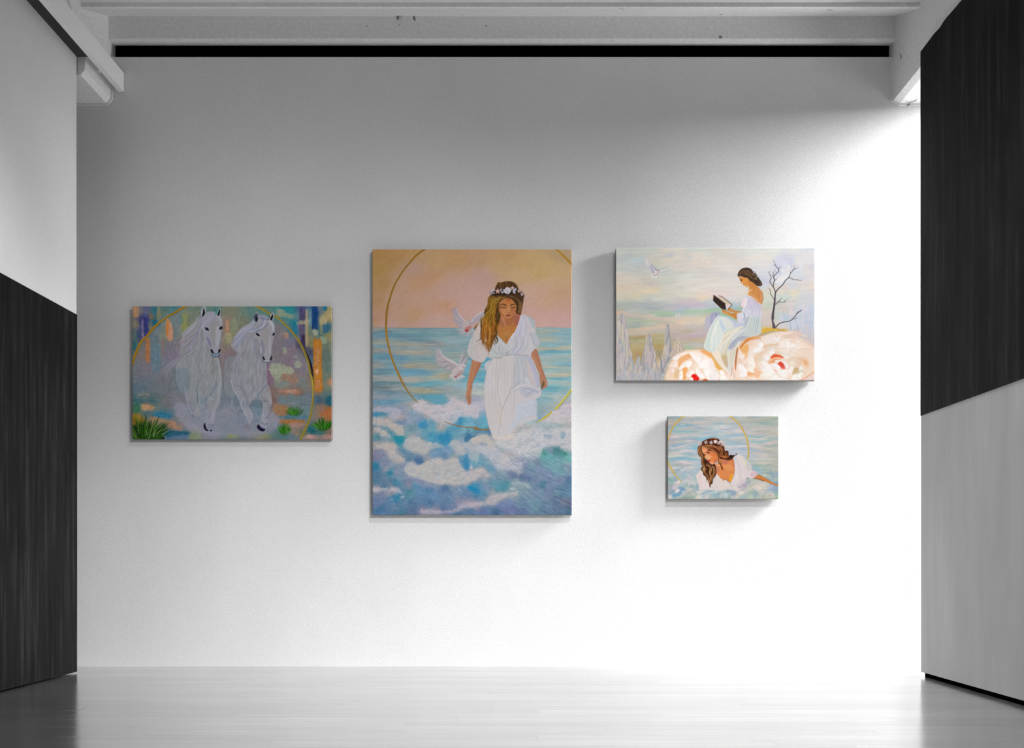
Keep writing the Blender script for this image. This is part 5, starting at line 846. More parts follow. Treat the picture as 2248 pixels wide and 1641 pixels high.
C1=(1330,530,9.3667); C2=(1560,530,9.3667); C3=(1330,680,9.3667); C4=(1560,680,9.3667)
def p3():
    A=Art(1352.1,543.9,1789,834.8,2.0,11)
    N=[]
    def n(o,l):
        for x,y,c in l: N.append((o[0]+x/o[2],o[1]+y/o[2],c))
    n(C1,[(300,200,'c0c4bc'),(300,350,'b8bcbc'),(500,300,'bcbfbc'),(700,200,'c4c8c0'),(950,200,'c8ccc4'),(650,380,'bcc8cc'),(700,460,'c0c4c4'),(300,550,'bfc2bc'),(500,620,'c4c4bf'),(280,720,'d0c4b8'),(450,760,'d0c8bc'),(300,950,'d4c4b0'),(600,900,'d4c8b8'),(900,850,'cfc4bc'),(900,1000,'dcccb4'),(300,1150,'ccc4b4'),(600,1120,'d4c8b0'),(700,1170,'ccccb8'),(400,1220,'b8bcb0'),(1100,250,'d4cfc4'),(1250,200,'dcd4c8'),(1500,180,'e0dacc'),(1300,280,'c8c8cc'),(1500,320,'e0d4c8'),(1250,380,'dcd4c4'),(1000,400,'d0ccbc'),(1650,300,'d0d0cc'),(1700,500,'dcd4cc'),(1900,300,'e8dcd0'),(2100,400,'e8dcd0'),(1950,450,'e4d8cc'),(2100,250,'dcdcd8'),(1500,550,'dcd4cc'),(1800,170,'d4dad0'),(2200,180,'dcd8d0'),(1200,600,'c8ccc4'),(1400,650,'d0d0c8'),(1900,600,'d8d4cc'),(1700,750,'dcdad4'),(1200,800,'d0d0c4'),(1400,950,'d8d4c8'),(1800,950,'e0d8d0'),(2100,800,'e0d8d0'),(2150,1050,'e4d4cc'),(1200,1100,'d4d0c0'),(1600,1080,'dcd8c8'),(2000,1160,'e4d4bc'),(1000,1180,'ccd0c4'),(900,1230,'b8b8b8'),(700,1280,'b4b8b4'),(500,1300,'acb4ac'),(300,1300,'b0b0ac'),(250,1370,'acb4a0'),(800,1330,'b0b4b8'),(1000,1370,'a8b0b0'),(1150,1300,'b8bcb8'),(1400,1230,'ccc8c4'),(1600,1210,'d0c4c4'),(1500,1300,'bcb8c0'),(1700,1260,'ccbcc4'),(1900,1300,'ccb8c8'),(2100,1290,'c4c0c8'),(2200,1250,'c8d0d0'),(1350,1380,'c0b8bc'),(1600,1350,'b8bcc4'),(2000,1370,'c4c4cc'),(2200,1330,'bcc0cc'),(1500,1430,'a8bcc0'),(1900,1430,'b0c4ac'),(2200,1420,'a8c4ac')])
    n(C3,[(500,30,'b4bab4'),(800,60,'b8bcb4'),(300,50,'ccb0a4'),(1050,80,'acc0a4'),(1300,60,'acc4a4'),(1180,110,'9cb4a4'),(600,90,'c8b8ac'),(900,130,'ccbcb0'),(1200,160,'d4c0b4'),(1450,40,'b0c0c0'),(1700,40,'acc4ac'),(2100,30,'acc4a8'),(1700,110,'c0c4bc'),(1900,90,'bcc4b8'),(2150,100,'ccbcac'),(500,180,'b0b4a4'),(700,220,'acb4a4'),(900,230,'b4bca0'),(600,300,'a8b0a8'),(550,350,'a4acA4'),(900,320,'b8bab0'),(1100,200,'c4b8ac'),(1200,250,'bcb8a8'),(700,390,'ccb8a4'),(550,430,'c8b4a0'),(900,370,'d0bca4'),(1150,330,'d0bca8'),(1500,200,'d4c4b4'),(1700,160,'dcccb8'),(2000,170,'d8ccb8'),(1600,250,'dcc8b4'),(2000,250,'d8c8b4'),(1800,210,'ccc4b8'),(1700,320,'c8beb8'),(1900,340,'c8beb4'),(1450,330,'ccbcac'),(600,480,'c0b4a8'),(800,460,'c4b8a8'),(1000,420,'c0b8b0'),(700,560,'b09c78'),(560,600,'a8a078'),(1050,520,'b4a884'),(650,650,'b0ac8c'),(700,700,'b4a47c'),(700,830,'b49c6c'),(640,760,'b4a880'),(680,900,'b09468'),(1050,640,'b0a880'),(1080,750,'b49c68'),(1050,850,'a89878'),(1500,430,'c4b4ac'),(1700,440,'bcb49c'),(1900,450,'c4b4b4'),(2000,400,'c4b8b8'),(1450,530,'bfaca8'),(1700,560,'c0a8a8'),(1850,530,'b8acb8'),(2000,580,'c4b0a4'),(1700,660,'bcaca0'),(1900,620,'c4b098'),(1650,690,'b0b090'),(1800,700,'b8b8b8'),(1950,730,'c4bcb4'),(1700,780,'b0bca4'),(1900,790,'c4b8a0'),(2000,820,'d4b494'),(1700,830,'c8c0a8')])
    n(C2,[(100,200,'e4dcd0'),(300,300,'e4dcd4'),(400,200,'e4e0d8'),(600,250,'e0e0dc'),(900,200,'e8e8e4'),(1300,200,'e8eae4'),(1700,180,'e8e8e4'),(2000,170,'dce0e8'),(1900,160,'e0e4ec'),(1200,330,'e8e4dc'),(900,350,'ece4dc'),(600,400,'e4dcd4'),(200,450,'e8e0d8'),(300,550,'e4dcd8'),(100,650,'dcd4d0'),(400,700,'dcd8d4'),(100,900,'e4dcd4'),(450,950,'e4dcd4'),(600,1050,'e4dcd4'),(300,1080,'e4d4d0'),(500,1200,'dcd8d8'),(1050,400,'e8e4e0'),(1400,400,'dcdcec'),(1700,300,'e4e4e8'),(1650,400,'d4d8ec'),(1500,500,'e0e0ec'),(1750,430,'e8e4e4'),(1150,500,'e8e4e4'),(1100,650,'dcdce4'),(1130,800,'d0d4e0'),(1100,900,'d8d8e0'),(1450,650,'d4d8e8'),(1550,600,'dcdce8'),(1400,780,'e8e4e8'),(1450,850,'dce0e8'),(1900,700,'dcdce4'),(2000,600,'e8e0dc'),(1800,650,'dce0e8'),(2080,500,'d8d4e0'),(2100,700,'e8e0e0'),(1700,900,'dcdce0'),(1250,980,'e4dcd0'),(1500,950,'e4d8d0'),(1900,900,'e4dcd8'),(2050,950,'e8dcd4'),(1700,1050,'ece0c8'),(1450,1040,'e4dcd0'),(1200,1100,'dcdccc'),(1150,1200,'d8dccc'),(1600,1130,'d4dcd8'),(2000,1080,'dcdce0'),(1450,1150,'d0dcd4'),(1900,1150,'d8dcdc'),(1200,1300,'ccd0c0'),(1150,1450,'d4ccc0'),(1400,1300,'d4d0c8'),(1650,1250,'dcd4d0'),(1500,1400,'d8ccc4'),(1420,1500,'c4d0c8'),(1200,1560,'dcccc8'),(30,1280,'bcc8d0'),(60,1400,'a8c4a8'),(450,1380,'b0c4bc'),(500,1330,'b8c4d0'),(550,1400,'a8c0ac'),(200,1480,'a0c0ac'),(350,1540,'a0c0a8')])
    n(C4,[(100,50,'b8c4b8'),(230,60,'9cc0a4'),(280,120,'9cc0a4'),(1150,100,'dcd0c4'),(1150,300,'d8ccc4'),(1100,200,'dcd0c8'),(1400,100,'d0d8d0'),(1500,150,'c8d4e4'),(1700,50,'dcd4d4'),(1800,150,'c8d4e0'),(1900,50,'d4d8e4'),(2050,100,'ccd4e4'),(2050,300,'c8d0e0'),(1900,300,'ccd4e4'),(1700,320,'c8d4e4'),(1500,330,'d8d8d8'),(1400,300,'dcd4cc'),(1950,430,'dcd0d4'),(2100,430,'d0ccd0'),(2000,550,'ccc8cc'),(2100,650,'ccc4c8'),(1900,560,'d8c8c4'),(1700,400,'d4ccc8')])
    n(C4,[(1150,420,'e4b440'),(1200,470,'c4b494'),(1500,440,'d4a848'),(900,560,'dc9c5c'),(700,650,'d8904c'),(700,800,'eca860'),(700,950,'f0b878'),(1300,560,'f4dccc'),(1200,700,'ecc4a4'),(1700,550,'ecc8b4'),(1900,620,'ecd4c8'),(1900,900,'ecc8a4'),(2050,950,'e4c0a0'),(2000,1200,'e8b880'),(2050,1300,'e8b078'),(1950,1100,'e8a868'),(1800,1200,'c8b084'),(1750,1300,'d4bc90'),(1000,1000,'e8c89c'),(960,1150,'f0b880'),(950,1300,'f0a868'),(1000,1370,'f0b480'),(850,1370,'ecac78'),(1300,900,'e8cc98'),(1700,1000,'e8ccb0'),(500,1200,'d07c38'),(530,1000,'d88848'),(150,1100,'e8b464'),(100,950,'ecb468'),(50,1300,'f0e0d8'),(400,1400,'f4d8c4'),(600,1400,'f4dcc8'),(1500,1400,'f4e8e0'),(1200,1400,'f4ece4'),(2100,1420,'ecd8d0')])
    n(C3,[(1300,1100,'ecd8cc'),(1450,1200,'d8b888'),(1400,1000,'e8d0bc'),(1650,950,'e8b484'),(1550,1050,'e4a468'),(1450,1350,'d4b480'),(1650,1300,'e4a058'),(1750,1200,'dcb484'),(2000,850,'e8a460'),(2200,950,'ecb068'),(2230,1200,'f0b878'),(2000,1300,'ecbc8c'),(1250,1400,'d8c0a8'),(2100,1450,'e8a468')])
    A.base(N,8)
    yy=np.linspace(543.9,834.8,A.H)[:,None]*np.ones((1,A.W)); xx=np.linspace(1352,1789,A.W)[None,:]*np.ones((A.H,1))
    A.base([q for q in N if q[1]<672],11,2.6,np.clip((664-yy)/12,0,1)*np.clip((1700-xx)/30,0,1))
    A.base([q for q in N if 645<q[1]<790 and q[0]<1600],4.5,4.5,np.clip((yy-656)/8,0,1)*np.clip((1600-xx)/20,0,1)*np.clip((775-yy)/10,0,1))
    A.im+=((A.noise(34,3,5,3,-5)-.5)*.07)[...,None]*np.array([1.1,.9,.6])*np.clip((770-yy)/10,0,1)[...,None]
    A.dabs(1600,16,2.6,lambda x,y:-4+((x*.13)%14)-4,.014,(1352,544,1789,690),.4,.2,angj=9)
    A.dabs(500,14,2.2,-6,.02,(1390,685,1560,770),.45,.2,angj=9)
    r=np.random.RandomState(5)
    # clouds: small curled lumps
    for o,x0,x1,y0,y1,k,pal in [(C1,1080,1800,180,560,60,['e4d8c8','dcd4cc','d0d0d0','e0d0c4']),(C1,1780,2300,230,580,90,['ece0d4','e8dcd0','dcd8d8','e4d4cc']),(C2,0,700,180,520,110,['e8e0d8','e4dcd4','dcd8d4','ece4dc','e0d4d0']),(C2,1750,2145,200,400,90,['f4f0ec','ece8e8','dcdce8','f4e8dc']),(C2,1850,2145,380,760,90,['f0ece8','e4e0e4','d4d8e8','f0e4dc']),(C2,1380,1640,480,880,90,['f4f0ec','ece8ec','dcdcec'])]:
        for i in range(k):
            t=r.rand(); x=x0+(x1-x0)*r.rand(); y=y0+(y1-y0)*r.rand()
            if o==C2 and x0==1380: x=1400+ (1640-1400)*max(0,1-abs(y-480)/500)*(.55+.45*r.rand())+20*r.randn(); 
            X,Y=T(o,[(x,y)])[0]; R=r.uniform(1.5,4.5); a0=r.uniform(2.6,4)
            A.stroke([(X+R*math.cos(a0+q*.6),Y+R*.8*math.sin(a0+q*.6)) for q in range(4)],(.8,r.uniform(1.5,3.4),.8),pal[r.randint(len(pal))],.5,1.3)
    A.fill(T(C2,[(1590,500),(1620,480),(1640,520),(1640,700),(1560,760),(1450,840),(1340,850),(1330,830),(1420,720),(1540,680),(1580,600)]),'f4f0f0',.75,1.2)
    A.fill(T(C2,[(1750,400),(1840,340),(1900,230),(1960,215),(2010,250),(2060,190),(2145,200),(2145,420),(2050,480),(1950,470),(1850,560),(1800,480)]),'efebeb',.6,1.4,rough=(3,.4,4))
    # hills
    A.stroke(T(C1,[(210,1260),(500,1210),(800,1190),(1100,1230),(1400,1210),(1650,1180),(1900,1230),(2250,1290)]),(1,2,1),'bcc4bc',.5,1.5)
    for p,w,c in [([(950,1400),(1100,1340),(1300,1300),(1500,1290)],3,'b0b4bc'),([(1250,1390),(1500,1340),(1750,1300),(2000,1310)],3,'ccb4c4'),([(1000,1530),(1200,1480),(1400,1450)],3.5,'a4c498'),([(1450,1420),(1600,1430)],4,'a0b8c4'),([(1800,1450),(2000,1420),(2240,1420)],3.5,'a4c8a4'),([(1050,1510),(1180,1515)],2.5,'8cb098'),([(300,1290),(600,1260),(1000,1290)],3,'a8b0b0')]: A.stroke(T(C1,p),(w*.4,w,w*.4),c,.6,1.2)
    for p,w,c in [([(470,400),(800,390),(1100,330),(1450,260),(1600,200),(1900,165),(2100,150)],2.6,'dcc0a4'),([(1450,260),(1700,250),(2000,245)],2,'e0c8ac'),([(500,440),(900,430),(1100,400)],2,'ccb8a0'),([(700,240),(1000,230),(1150,210)],2,'b0bc98'),([(520,600),(700,580),(800,540)],3,'a8905c'),([(560,620),(640,620)],2.5,'8c9458'),([(1400,480),(1700,440),(1850,460)],2,'b4b08c'),([(1400,640),(1700,600),(1950,560)],2,'c8b090'),([(1500,560),(1800,500),(1950,510)],1.6,'c4a8b4'),([(1600,700),(1800,660),(2000,660)],2,'b4b094'),([(1650,790),(1850,790)],4,'a0b89c'),([(1680,730),(1850,690),(2000,740)],3,'bcbcc4'),([(560,720),(700,660),(780,640)],2,'bcb4a0'),([(1850,800),(2000,830)],2,'d0b088')]: A.stroke(T(C3,p),(w*.4,w,w*.4),c,.65,.9)
    A.fill(T(C1,[(1425,1560),(1450,1480),(1480,1510),(1510,1460),(1540,1500),(1570,1560)]),'c8c4c0',.9,.4); A.stroke(T(C1,[(1440,1550),(1455,1490)]),1,'e0dcd4'); A.stroke(T(C1,[(1500,1550),(1512,1475)]),.8,'dcd4d0')
    A.tone(.012,2,2,3)
    # stone spires
    def spire(o,x0,x1,xt,yt,yb,seed,cols,dark):
        q=np.random.RandomState(seed); w=(x1-x0)
        A.fill(T(o,[(xt-25,yt+20),(xt,yt-5),(xt+30,yt+25),(xt+w*.24,yt+(yb-yt)*.3),(xt+w*.4,yt+(yb-yt)*.6),(x1+20,yb),(x0-20,yb),(xt-w*.4,yt+(yb-yt)*.6),(xt-w*.26,yt+(yb-yt)*.3)]),dark,1,.5,var=(.07,1.5,5,0,seed))
        k=int(w/9)
        for i in range(k):
            u=q.rand(); v0=q.rand()**.8*.85; ln=q.uniform(.12,.3)*(.6+.6*(1-v0)); L=(yb-yt)*ln
            y=yt+v0*(yb-yt); hw=w*.5*(.25+.75*((y-yt)/(yb-yt))**.8); x=xt+((x0+x1)/2-xt)*((y-yt)/(yb-yt))+(u-.5)*2*hw*.85
            lean=(x-xt)*.12; ww=q.uniform(14,30)+w*.03
            c=cols[q.randint(len(cols))]
            A.fill(T(o,[(x-ww*.5,y+ww*.6),(x,y),(x+ww*.5,y+ww*.5),(x+ww*.55+lean,y+L*.6),(x+lean*1.4,y+L),(x-ww*.5+lean,y+L*.7)]),c,.85,.45)
            A.stroke(T(o,[(x+ww*.55,y+ww*.5),(x+ww*.6+lean,y+L*.6),(x+lean*1.4+4,y+L)]),.7,'70727c',.55,.4)
        A.stroke(T(o,[(xt,yt),(xt+w*.16,yt+(yb-yt)*.3),(xt+w*.3,yt+(yb-yt)*.6)]),.6,'787880',.5,.4)
    SC=['c8bcb4','bcb8b4','c8b8a0','b4b8bc','c4b4b8','ccc4bc','d0c4b4']
    for a in [(C3,150,640,320,80,1470,1,SC,'a8aab0'),(C3,760,1150,885,500,1470,2,SC,'a8a0a4'),(C3,1090,1330,1270,300,1350,3,SC,'9c9ca0'),(C3,1330,1640,1500,555,960,4,['d8c0ac','d0b8a8','c8b8a8','d4c4ac'],'c4b4a8'),(C3,560,800,670,950,1470,5,SC,'a4a8ac')]: spire(*a)
    A.fill(T(C3,[(600,1300),(800,1250),(1160,1280),(1180,1460),(205,1460),(205,1250),(400,1300)]),'b0b2ba',.5,1.5,rough=(3,.4,6),var=(.06,1.5,5,0,6))
    for i in range(46):
        x=r.uniform(210,1230); y=r.uniform(1150,1400); L=r.uniform(60,200)
        A.stroke(T(C3,[(x,y),(x+r.uniform(-6,10),y+L*.5),(x+r.uniform(-10,20),y+L)]),(1.2,r.uniform(2,4),1.4),['c8c0bc','c4b4a4','b4b8c4','ccc0a8','c4b4b8','8c94a4'][r.randint(6)],.75,.5)
    A.fill(T(C3,[(1180,1460),(1230,1250),(1300,1050),(1400,960),(1330,1200),(1300,1460)]),'d0c0a8',.9,1)
    for p,w,c in [([(1090,850),(1130,1050),(1170,1300)],2.4,'6c7480'),([(1300,950),(1230,1100),(1160,1300)],2.4,'7c8490'),([(600,880),(700,960)],1.5,'8c8c94'),([(300,90),(285,200),(310,270)],1,'706c74'),([(350,130),(380,120),(410,160)],1.5,'8c9c90'),([(1130,1280),(1180,1300)],5,'8898a4')]: A.stroke(T(C3,p),(w*.5,w,w*.5),c,.7,.6)
    # pale spires behind on both sides of the figure
    for p,c in [([(2030,380),(2050,180),(2080,150),(2110,200),(2080,330),(2050,400)],'b4b4c8'),([(2100,330),(2120,160),(2190,70),(2248,60),(2248,200),(2180,330),(2090,400)],'b8b4c4')]: A.fill(T(C3,p),c,.9,.6,var=(.08,1,5,10,5))
    for i in range(26): x=r.uniform(2060,2240); A.stroke(T(C3,[(x,90+120*r.rand()),(x-15,250+80*r.rand())]),.9,['8c90b0','d0ccd4','a4a4bc'][i%3],.7,.4)
    A.fill(T(C4,[(0,80),(60,50),(110,30),(170,40),(180,100),(120,160),(30,280),(0,300)]),'a8a8c0',.9,.6,var=(.08,1,5,10,5))
    for i in range(16): x=r.uniform(0,170); A.stroke(T(C4,[(x,50+40*r.rand()),(x-10,130+60*r.rand())]),.8,['7c84a8','d0ccd4','9c9cb8'][i%3],.7,.4)
    for i in range(150):
        u=r.rand(); x=1380+u*760; top=(1350 if u<.25 else 1300-abs(u-.55)*200)
        y=r.uniform(top,1900); L=r.uniform(60,260)
        A.stroke(T(C2,[(x,y),(x+8*r.randn(),y+L*.5),(x+20*r.randn(),y+L)]),(.8,r.uniform(1.4,3.6),.6),['c8d4e8','dcdcec','e8e0e4','bccce0','e4d8d4','b8c4dc','ecdcd8'][r.randint(7)],.5,.8)
    for p,w,c in [([(1900,1290),(1910,1360)],4,'f0dce0'),([(1790,1270),(1740,1400)],2.5,'c0d8e0'),([(1640,1650),(1650,1900),(1620,1980)],1,'9cacc8'),([(1780,1750),(1830,1900),(1850,2020)],1.2,'94a4c4'),([(1950,1450),(1970,1650),(1920,1900)],1,'a8b4d0')]: A.stroke(T(C2,p),w,c,.8,.7)
    # dove
    A.fill(T(C1,[(820,370),(880,410),(960,490),(1020,580),(1050,640),(1010,700),(960,650),(900,540),(840,470)]),'c0bcc8',.95,.5)
    A.fill(T(C1,[(820,380),(870,420),(900,470),(880,510),(835,460)]),'e4d4cc',.8,.5); A.fill(T(C1,[(1090,640),(1100,610),(1250,580),(1340,530),(1380,515),(1340,560),(1240,600),(1130,660)]),'d0ccd0',.95,.4)
    A.stroke(T(C1,[(1100,605),(1250,575),(1360,520)]),.8,'f0ece8'); A.stroke(T(C1,[(1100,650),(1230,610),(1320,570)]),.8,'9c9ca8',.7); A.fill(T(C1,[(990,640),(1060,580),(1100,600),(1070,660),(1000,705),(975,690)]),'dccccc',1,.4)
    A.stroke(T(C1,[(950,480),(990,530),(1030,585),(1060,580),(1095,600)]),1.2,'4c4c68',.9,.4); A.stroke(T(C1,[(1090,610),(1060,670),(1000,705),(980,690)]),1,'7c748c',.9,.4); A.stroke(T(C1,[(940,520),(960,600),(980,650)]),1.6,'8c90b0',.7)
    A.stroke(T(C1,[(820,380),(850,400)]),.9,'f4f0ec'); A.stroke(T(C1,[(830,410),(870,430)]),.8,'f4f0ec'); A.stroke(T(C1,[(930,690),(960,720),(1010,735),(1050,715)]),2.2,'ecece4',.8)
    A.stroke(T(C1,[(960,500),(1000,570),(1030,620)]),1,'f0ece8',.9); A.blob(*T(C1,[(1055,600)])[0],.6,.6,'302c40')
    # bare tree
    TR='4c444c'
    def br(o,p,w,c=TR): A.stroke(T(o,p),w,c,1,.35)
    br(C4,[(1300,400),(1290,300),(1270,200),(1270,100),(1290,0)],(6.5,4.6,3.4,3.2,3.6)); br(C2,[(1285,1592),(1290,1450),(1310,1300),(1320,1200),(1325,1100),(1335,1040)],(3.6,4,4.2,3,2.4))
    br(C4,[(1280,400),(1300,300),(1345,400)],(3,4,2.4)); 
    br(C2,[(1335,1045),(1310,980),(1290,930),(1295,860),(1310,800),(1300,740),(1300,700)],(2.6,2,1.8,1.8,2,1.4)); br(C2,[(1300,705),(1350,660),(1400,600),(1390,560),(1340,500),(1310,430),(1285,370)],(1.6,1.5,1.4,.4)); br(C2,[(1395,580),(1420,530),(1450,500)],(1.2,.3)); br(C2,[(1320,490),(1285,465)],(.9,.3)); br(C2,[(1300,720),(1285,660),(1270,600)],(1.5,.3)); br(C2,[(1285,650),(1320,610),(1345,570)],(1,.3)); br(C2,[(1300,760),(1260,700),(1240,680)],(1,.3)); br(C2,[(1320,800),(1350,770),(1370,740)],(1.3,.3))
    br(C2,[(1290,940),(1240,870),(1215,820),(1245,740),(1215,680),(1185,620)],(1.8,1.5,1.4,1.3,.3)); br(C2,[(1200,650),(1215,590)],(1,.3)); br(C2,[(1240,870),(1250,820)],(.8,.3))
    br(C2,[(1340,1040),(1400,960),(1480,890),(1540,800),(1600,740),(1640,660),(1640,620),(1630,580)],(2.4,2.2,2,1.8,1.6,1.2,.3)); br(C2,[(1640,650),(1690,600),(1720,550),(1725,490)],(1.4,1.2,.3)); br(C2,[(1720,570),(1770,550),(1805,530)],(1.2,.3)); br(C2,[(1600,745),(1660,755),(1700,780),(1780,790),(1850,800),(1890,785)],(1.6,1.3,.4)); br(C2,[(1690,600),(1685,570)],(.8,.3)); br(C2,[(1770,790),(1775,760)],(.8,.3))
    br(C2,[(1310,1200),(1260,1120),(1225,1070),(1230,1020),(1210,980),(1185,940)],(1.6,1.3,1.2,.4)); br(C2,[(1215,990),(1225,960)],(.8,.3)); br(C2,[(1335,1290),(1400,1230),(1440,1180),(1470,1160)],(1.8,1.4,.4)); br(C2,[(1390,1240),(1470,1245),(1530,1235),(1560,1200),(1600,1160)],(1.3,1.1,.3)); br(C2,[(1515,1235),(1530,1190)],(.8,.3))
    br(C4,[(1340,360),(1400,290),(1500,250),(1620,230),(1690,180),(1750,110),(1790,50),(1880,0)],(2.4,2,1.8,1.6,1.2)); br(C2,[(1780,1480),(1840,1440),(1890,1400)],(1.2,.4)); br(C4,[(1690,190),(1750,180),(1790,140)],(1.2,.4)); br(C4,[(1790,55),(1790,20)],(.8,.3))
    A.stroke(T(C2,[(1315,1100),(1330,1250),(1300,1500)]),.8,'80747c',.7); A.stroke(T(C4,[(1290,20),(1285,200),(1310,340)]),.9,'7c7074',.7)
    # flowers
    def petal(o,p,c='f8f0ea',c2=None,g=None,a=1,so=.5,line=None):
        Q=T(o,p); cx=sum(q[0] for q in Q)/len(Q); cy=sum(q[1] for q in Q)/len(Q)
        ctr=T(C3,[(1830,1420)])[0] if o is C3 or cx<1600 else T(C4,[(1420,1150)])[0]
        dx,dy=cx-ctr[0],cy-ctr[1]; dl=math.hypot(dx,dy)+.1; dx/=dl; dy/=dl
        R=max(math.hypot(q[0]-cx,q[1]-cy) for q in Q)
        A.fill([(x+dx*-.8+.4,y+dy*-.8+.9) for x,y in Q],'dc9c70',.32,1.3)
        A.fill(Q,c,a,so,col2='f2c4a2',grad=((cx+dx*R*.1,cy+dy*R*.1),(cx+dx*R*1.15,cy+dy*R*1.15)))
        A.blob(cx-dx*R*.35,cy-dy*R*.35-.5,R*.42,R*.34,'ffffff',.5)
        R0=np.random.RandomState(int(cx*7)%999)
        for q in range(7):
            t=R0.uniform(-.7,.7); ex,ey=dx*math.cos(t)-dy*math.sin(t),dx*math.sin(t)+dy*math.cos(t)
            A.stroke([(cx+ex*R*.7,cy+ey*R*.7),(cx+ex*R*.2,cy+ey*R*.2),(cx-dx*R*.3+ex*R*.1,cy-dy*R*.3+ey*R*.1)],(.5,1,.3),['ecc4a8','f8e8dc','e4c8bc'][q%3],.25,.8)
        if line: A.stroke(T(o,line),.7,'e0b8a8',.6,.5)
    A.fill(T(C4,[(1040,420),(1250,380),(1400,390),(1600,440),(1500,460),(1300,430),(1050,470)]),'e4b43c',1,.8); A.fill(T(C4,[(1050,480),(1300,430),(1560,445),(1300,500),(1000,560)]),'bcac88',.95,1); A.stroke(T(C4,[(1380,390),(1480,430),(1570,440)]),1.2,'9c7430',.9)
    fl=T(C4,[(560,760),(700,620),(900,560),(1050,540),(1300,460),(1600,440),(1900,500),(2145,760),(2145,1450),(400,1450),(480,1200),(520,900)])
    A.fill(fl,'f6e0d0',.9,1.2)
    A.fill(T(C4,[(600,760),(760,600),(980,560),(1040,600),(800,640),(640,790),(700,1000),(640,1000),(560,860)]),'e49c54',.9,1.2); A.fill(T(C4,[(620,780),(780,700),(800,800),(740,980),(690,940),(650,860)]),'f0b068',.9,1.5)
    A.fill(T(C4,[(600,750),(700,640),(780,590),(960,570),(780,620),(620,770)]),'d07c3c',.85,.8)
    petal(C4,[(1050,580),(1250,510),(1600,440),(1720,460),(1660,520),(1500,520),(1350,600),(1250,680),(1130,710),(1060,650)],'f6e4da'); petal(C4,[(1300,560),(1450,530),(1400,640),(1320,620)],'faf4f2')
    petal(C4,[(1700,460),(1800,450),(1890,500),(1900,560),(2130,700),(2145,780),(1950,680),(1700,580),(1500,560)],'ecd0c0',a=.9); A.fill(T(C4,[(1780,520),(1980,560),(2145,640),(2145,740),(1980,640)]),'d4c8c8',.9,1.2)
    petal(C4,[(1380,700),(1480,620),(1640,590),(1780,660),(1900,660),(2050,740),(2040,800),(1900,790),(1780,810),(1700,790),(1620,830),(1520,780),(1400,790),(1340,790)],'faece2'); petal(C4,[(1560,640),(1700,620),(1760,740),(1640,790),(1560,740)],'fdf6f2')
    petal(C4,[(800,640),(1000,590),(1060,640),(1105,720),(1060,780),(1030,850),(900,920),(880,970),(760,960),(780,800)],'f8e8de'); petal(C4,[(900,700),(1040,660),(1095,720),(1030,800),(980,860),(880,870)],'fdf8f4'); A.stroke(T(C4,[(860,620),(1000,610),(1050,650)]),1.4,'c8b8bc',.7)
    petal(C4,[(1100,770),(1380,690),(1400,700),(1340,790),(1200,820),(1100,800)],'e8d8c4'); A.stroke(T(C4,[(1110,750),(1250,720),(1390,690)]),2,'ecb888',.8)
    petal(C4,[(900,980),(1060,850),(1200,820),(1320,830),(1310,900),(1240,960),(1190,1070),(1100,1060),(950,1040)],'ecdcc8'); petal(C4,[(1050,920),(1200,820),(1320,840),(1310,890),(1230,930),(1180,1040),(1120,1040)],'faf4f0')
    petal(C4,[(1340,830),(1500,850),(1720,860),(1860,960),(1840,985),(1650,970),(1550,980),(1430,900)],'f4e8d8'); A.stroke(T(C4,[(1350,850),(1500,900),(1700,960),(1850,975)]),1,'e0b494',.6)
    petal(C4,[(1600,1000),(1880,980),(1880,1060),(1840,1130),(1740,1190),(1640,1150),(1590,1080)],'ecd4bc'); 
    A.fill(T(C4,[(1240,960),(1320,910),(1450,940),(1500,1000),(1380,970),(1240,1000)]),'ec5c34',1,.5); A.fill(T(C4,[(1180,1080),(1260,1000),(1380,980),(1460,1020),(1340,1030),(1320,1080),(1210,1110)]),'f0a064',1,.7); A.stroke(T(C4,[(1210,1070),(1320,990),(1450,1010)]),1.6,'f8dcc4',.9)
    petal(C4,[(1330,1040),(1460,1040),(1540,1000),(1600,1060),(1600,1180),(1530,1200),(1500,1100),(1400,1080),(1340,1090)],'f8f0ec')
    A.fill(T(C4,[(1360,1125),(1400,1080),(1440,1060),(1500,1110),(1535,1180),(1530,1230),(1470,1220),(1440,1200),(1420,1150)]),'e8402c',1,.4)
    for k in range(5): A.stroke(T(C4,[(1380+k*6,1125+k*4),(1440+k*10,1120+k*18),(1500+k*5,1140+k*18)]),.7,'b8201c',.7,.3)
    petal(C4,[(1220,1110),(1350,1100),(1400,1150),(1440,1210),(1380,1290),(1300,1260),(1240,1180)],'fbf2ee'); A.fill(T(C4,[(1280,1240),(1340,1220),(1370,1280),(1340,1300)]),'f09c6c',.9,.7)
    petal(C4,[(1000,1070),(1100,1040),(1180,1100),(1290,1230),(1300,1290),(1060,1280),(1000,1180),(980,1110)],'fbf4ee'); A.fill(T(C4,[(880,1000),(960,1100),(1000,1250),(1080,1290),(950,1330),(860,1300),(900,1150)]),'f4bc90',.7,1.5)
    petal(C4,[(720,1000),(860,970),(910,1060),(915,1150),(880,1230),(912,1280),(840,1310),(760,1250),(720,1150)],'fcf2e8'); A.stroke(T(C4,[(700,1160),(740,1240),(830,1305),(900,1290)]),1,'e09878',.7,.5)
    petal(C4,[(570,780),(620,830),(650,910),(690,960),(680,1030),(620,1040),(570,950),(560,850)],'f8e4dc'); petal(C4,[(560,1000),(700,1040),(730,1120),(640,1100)],'f4d4c4')
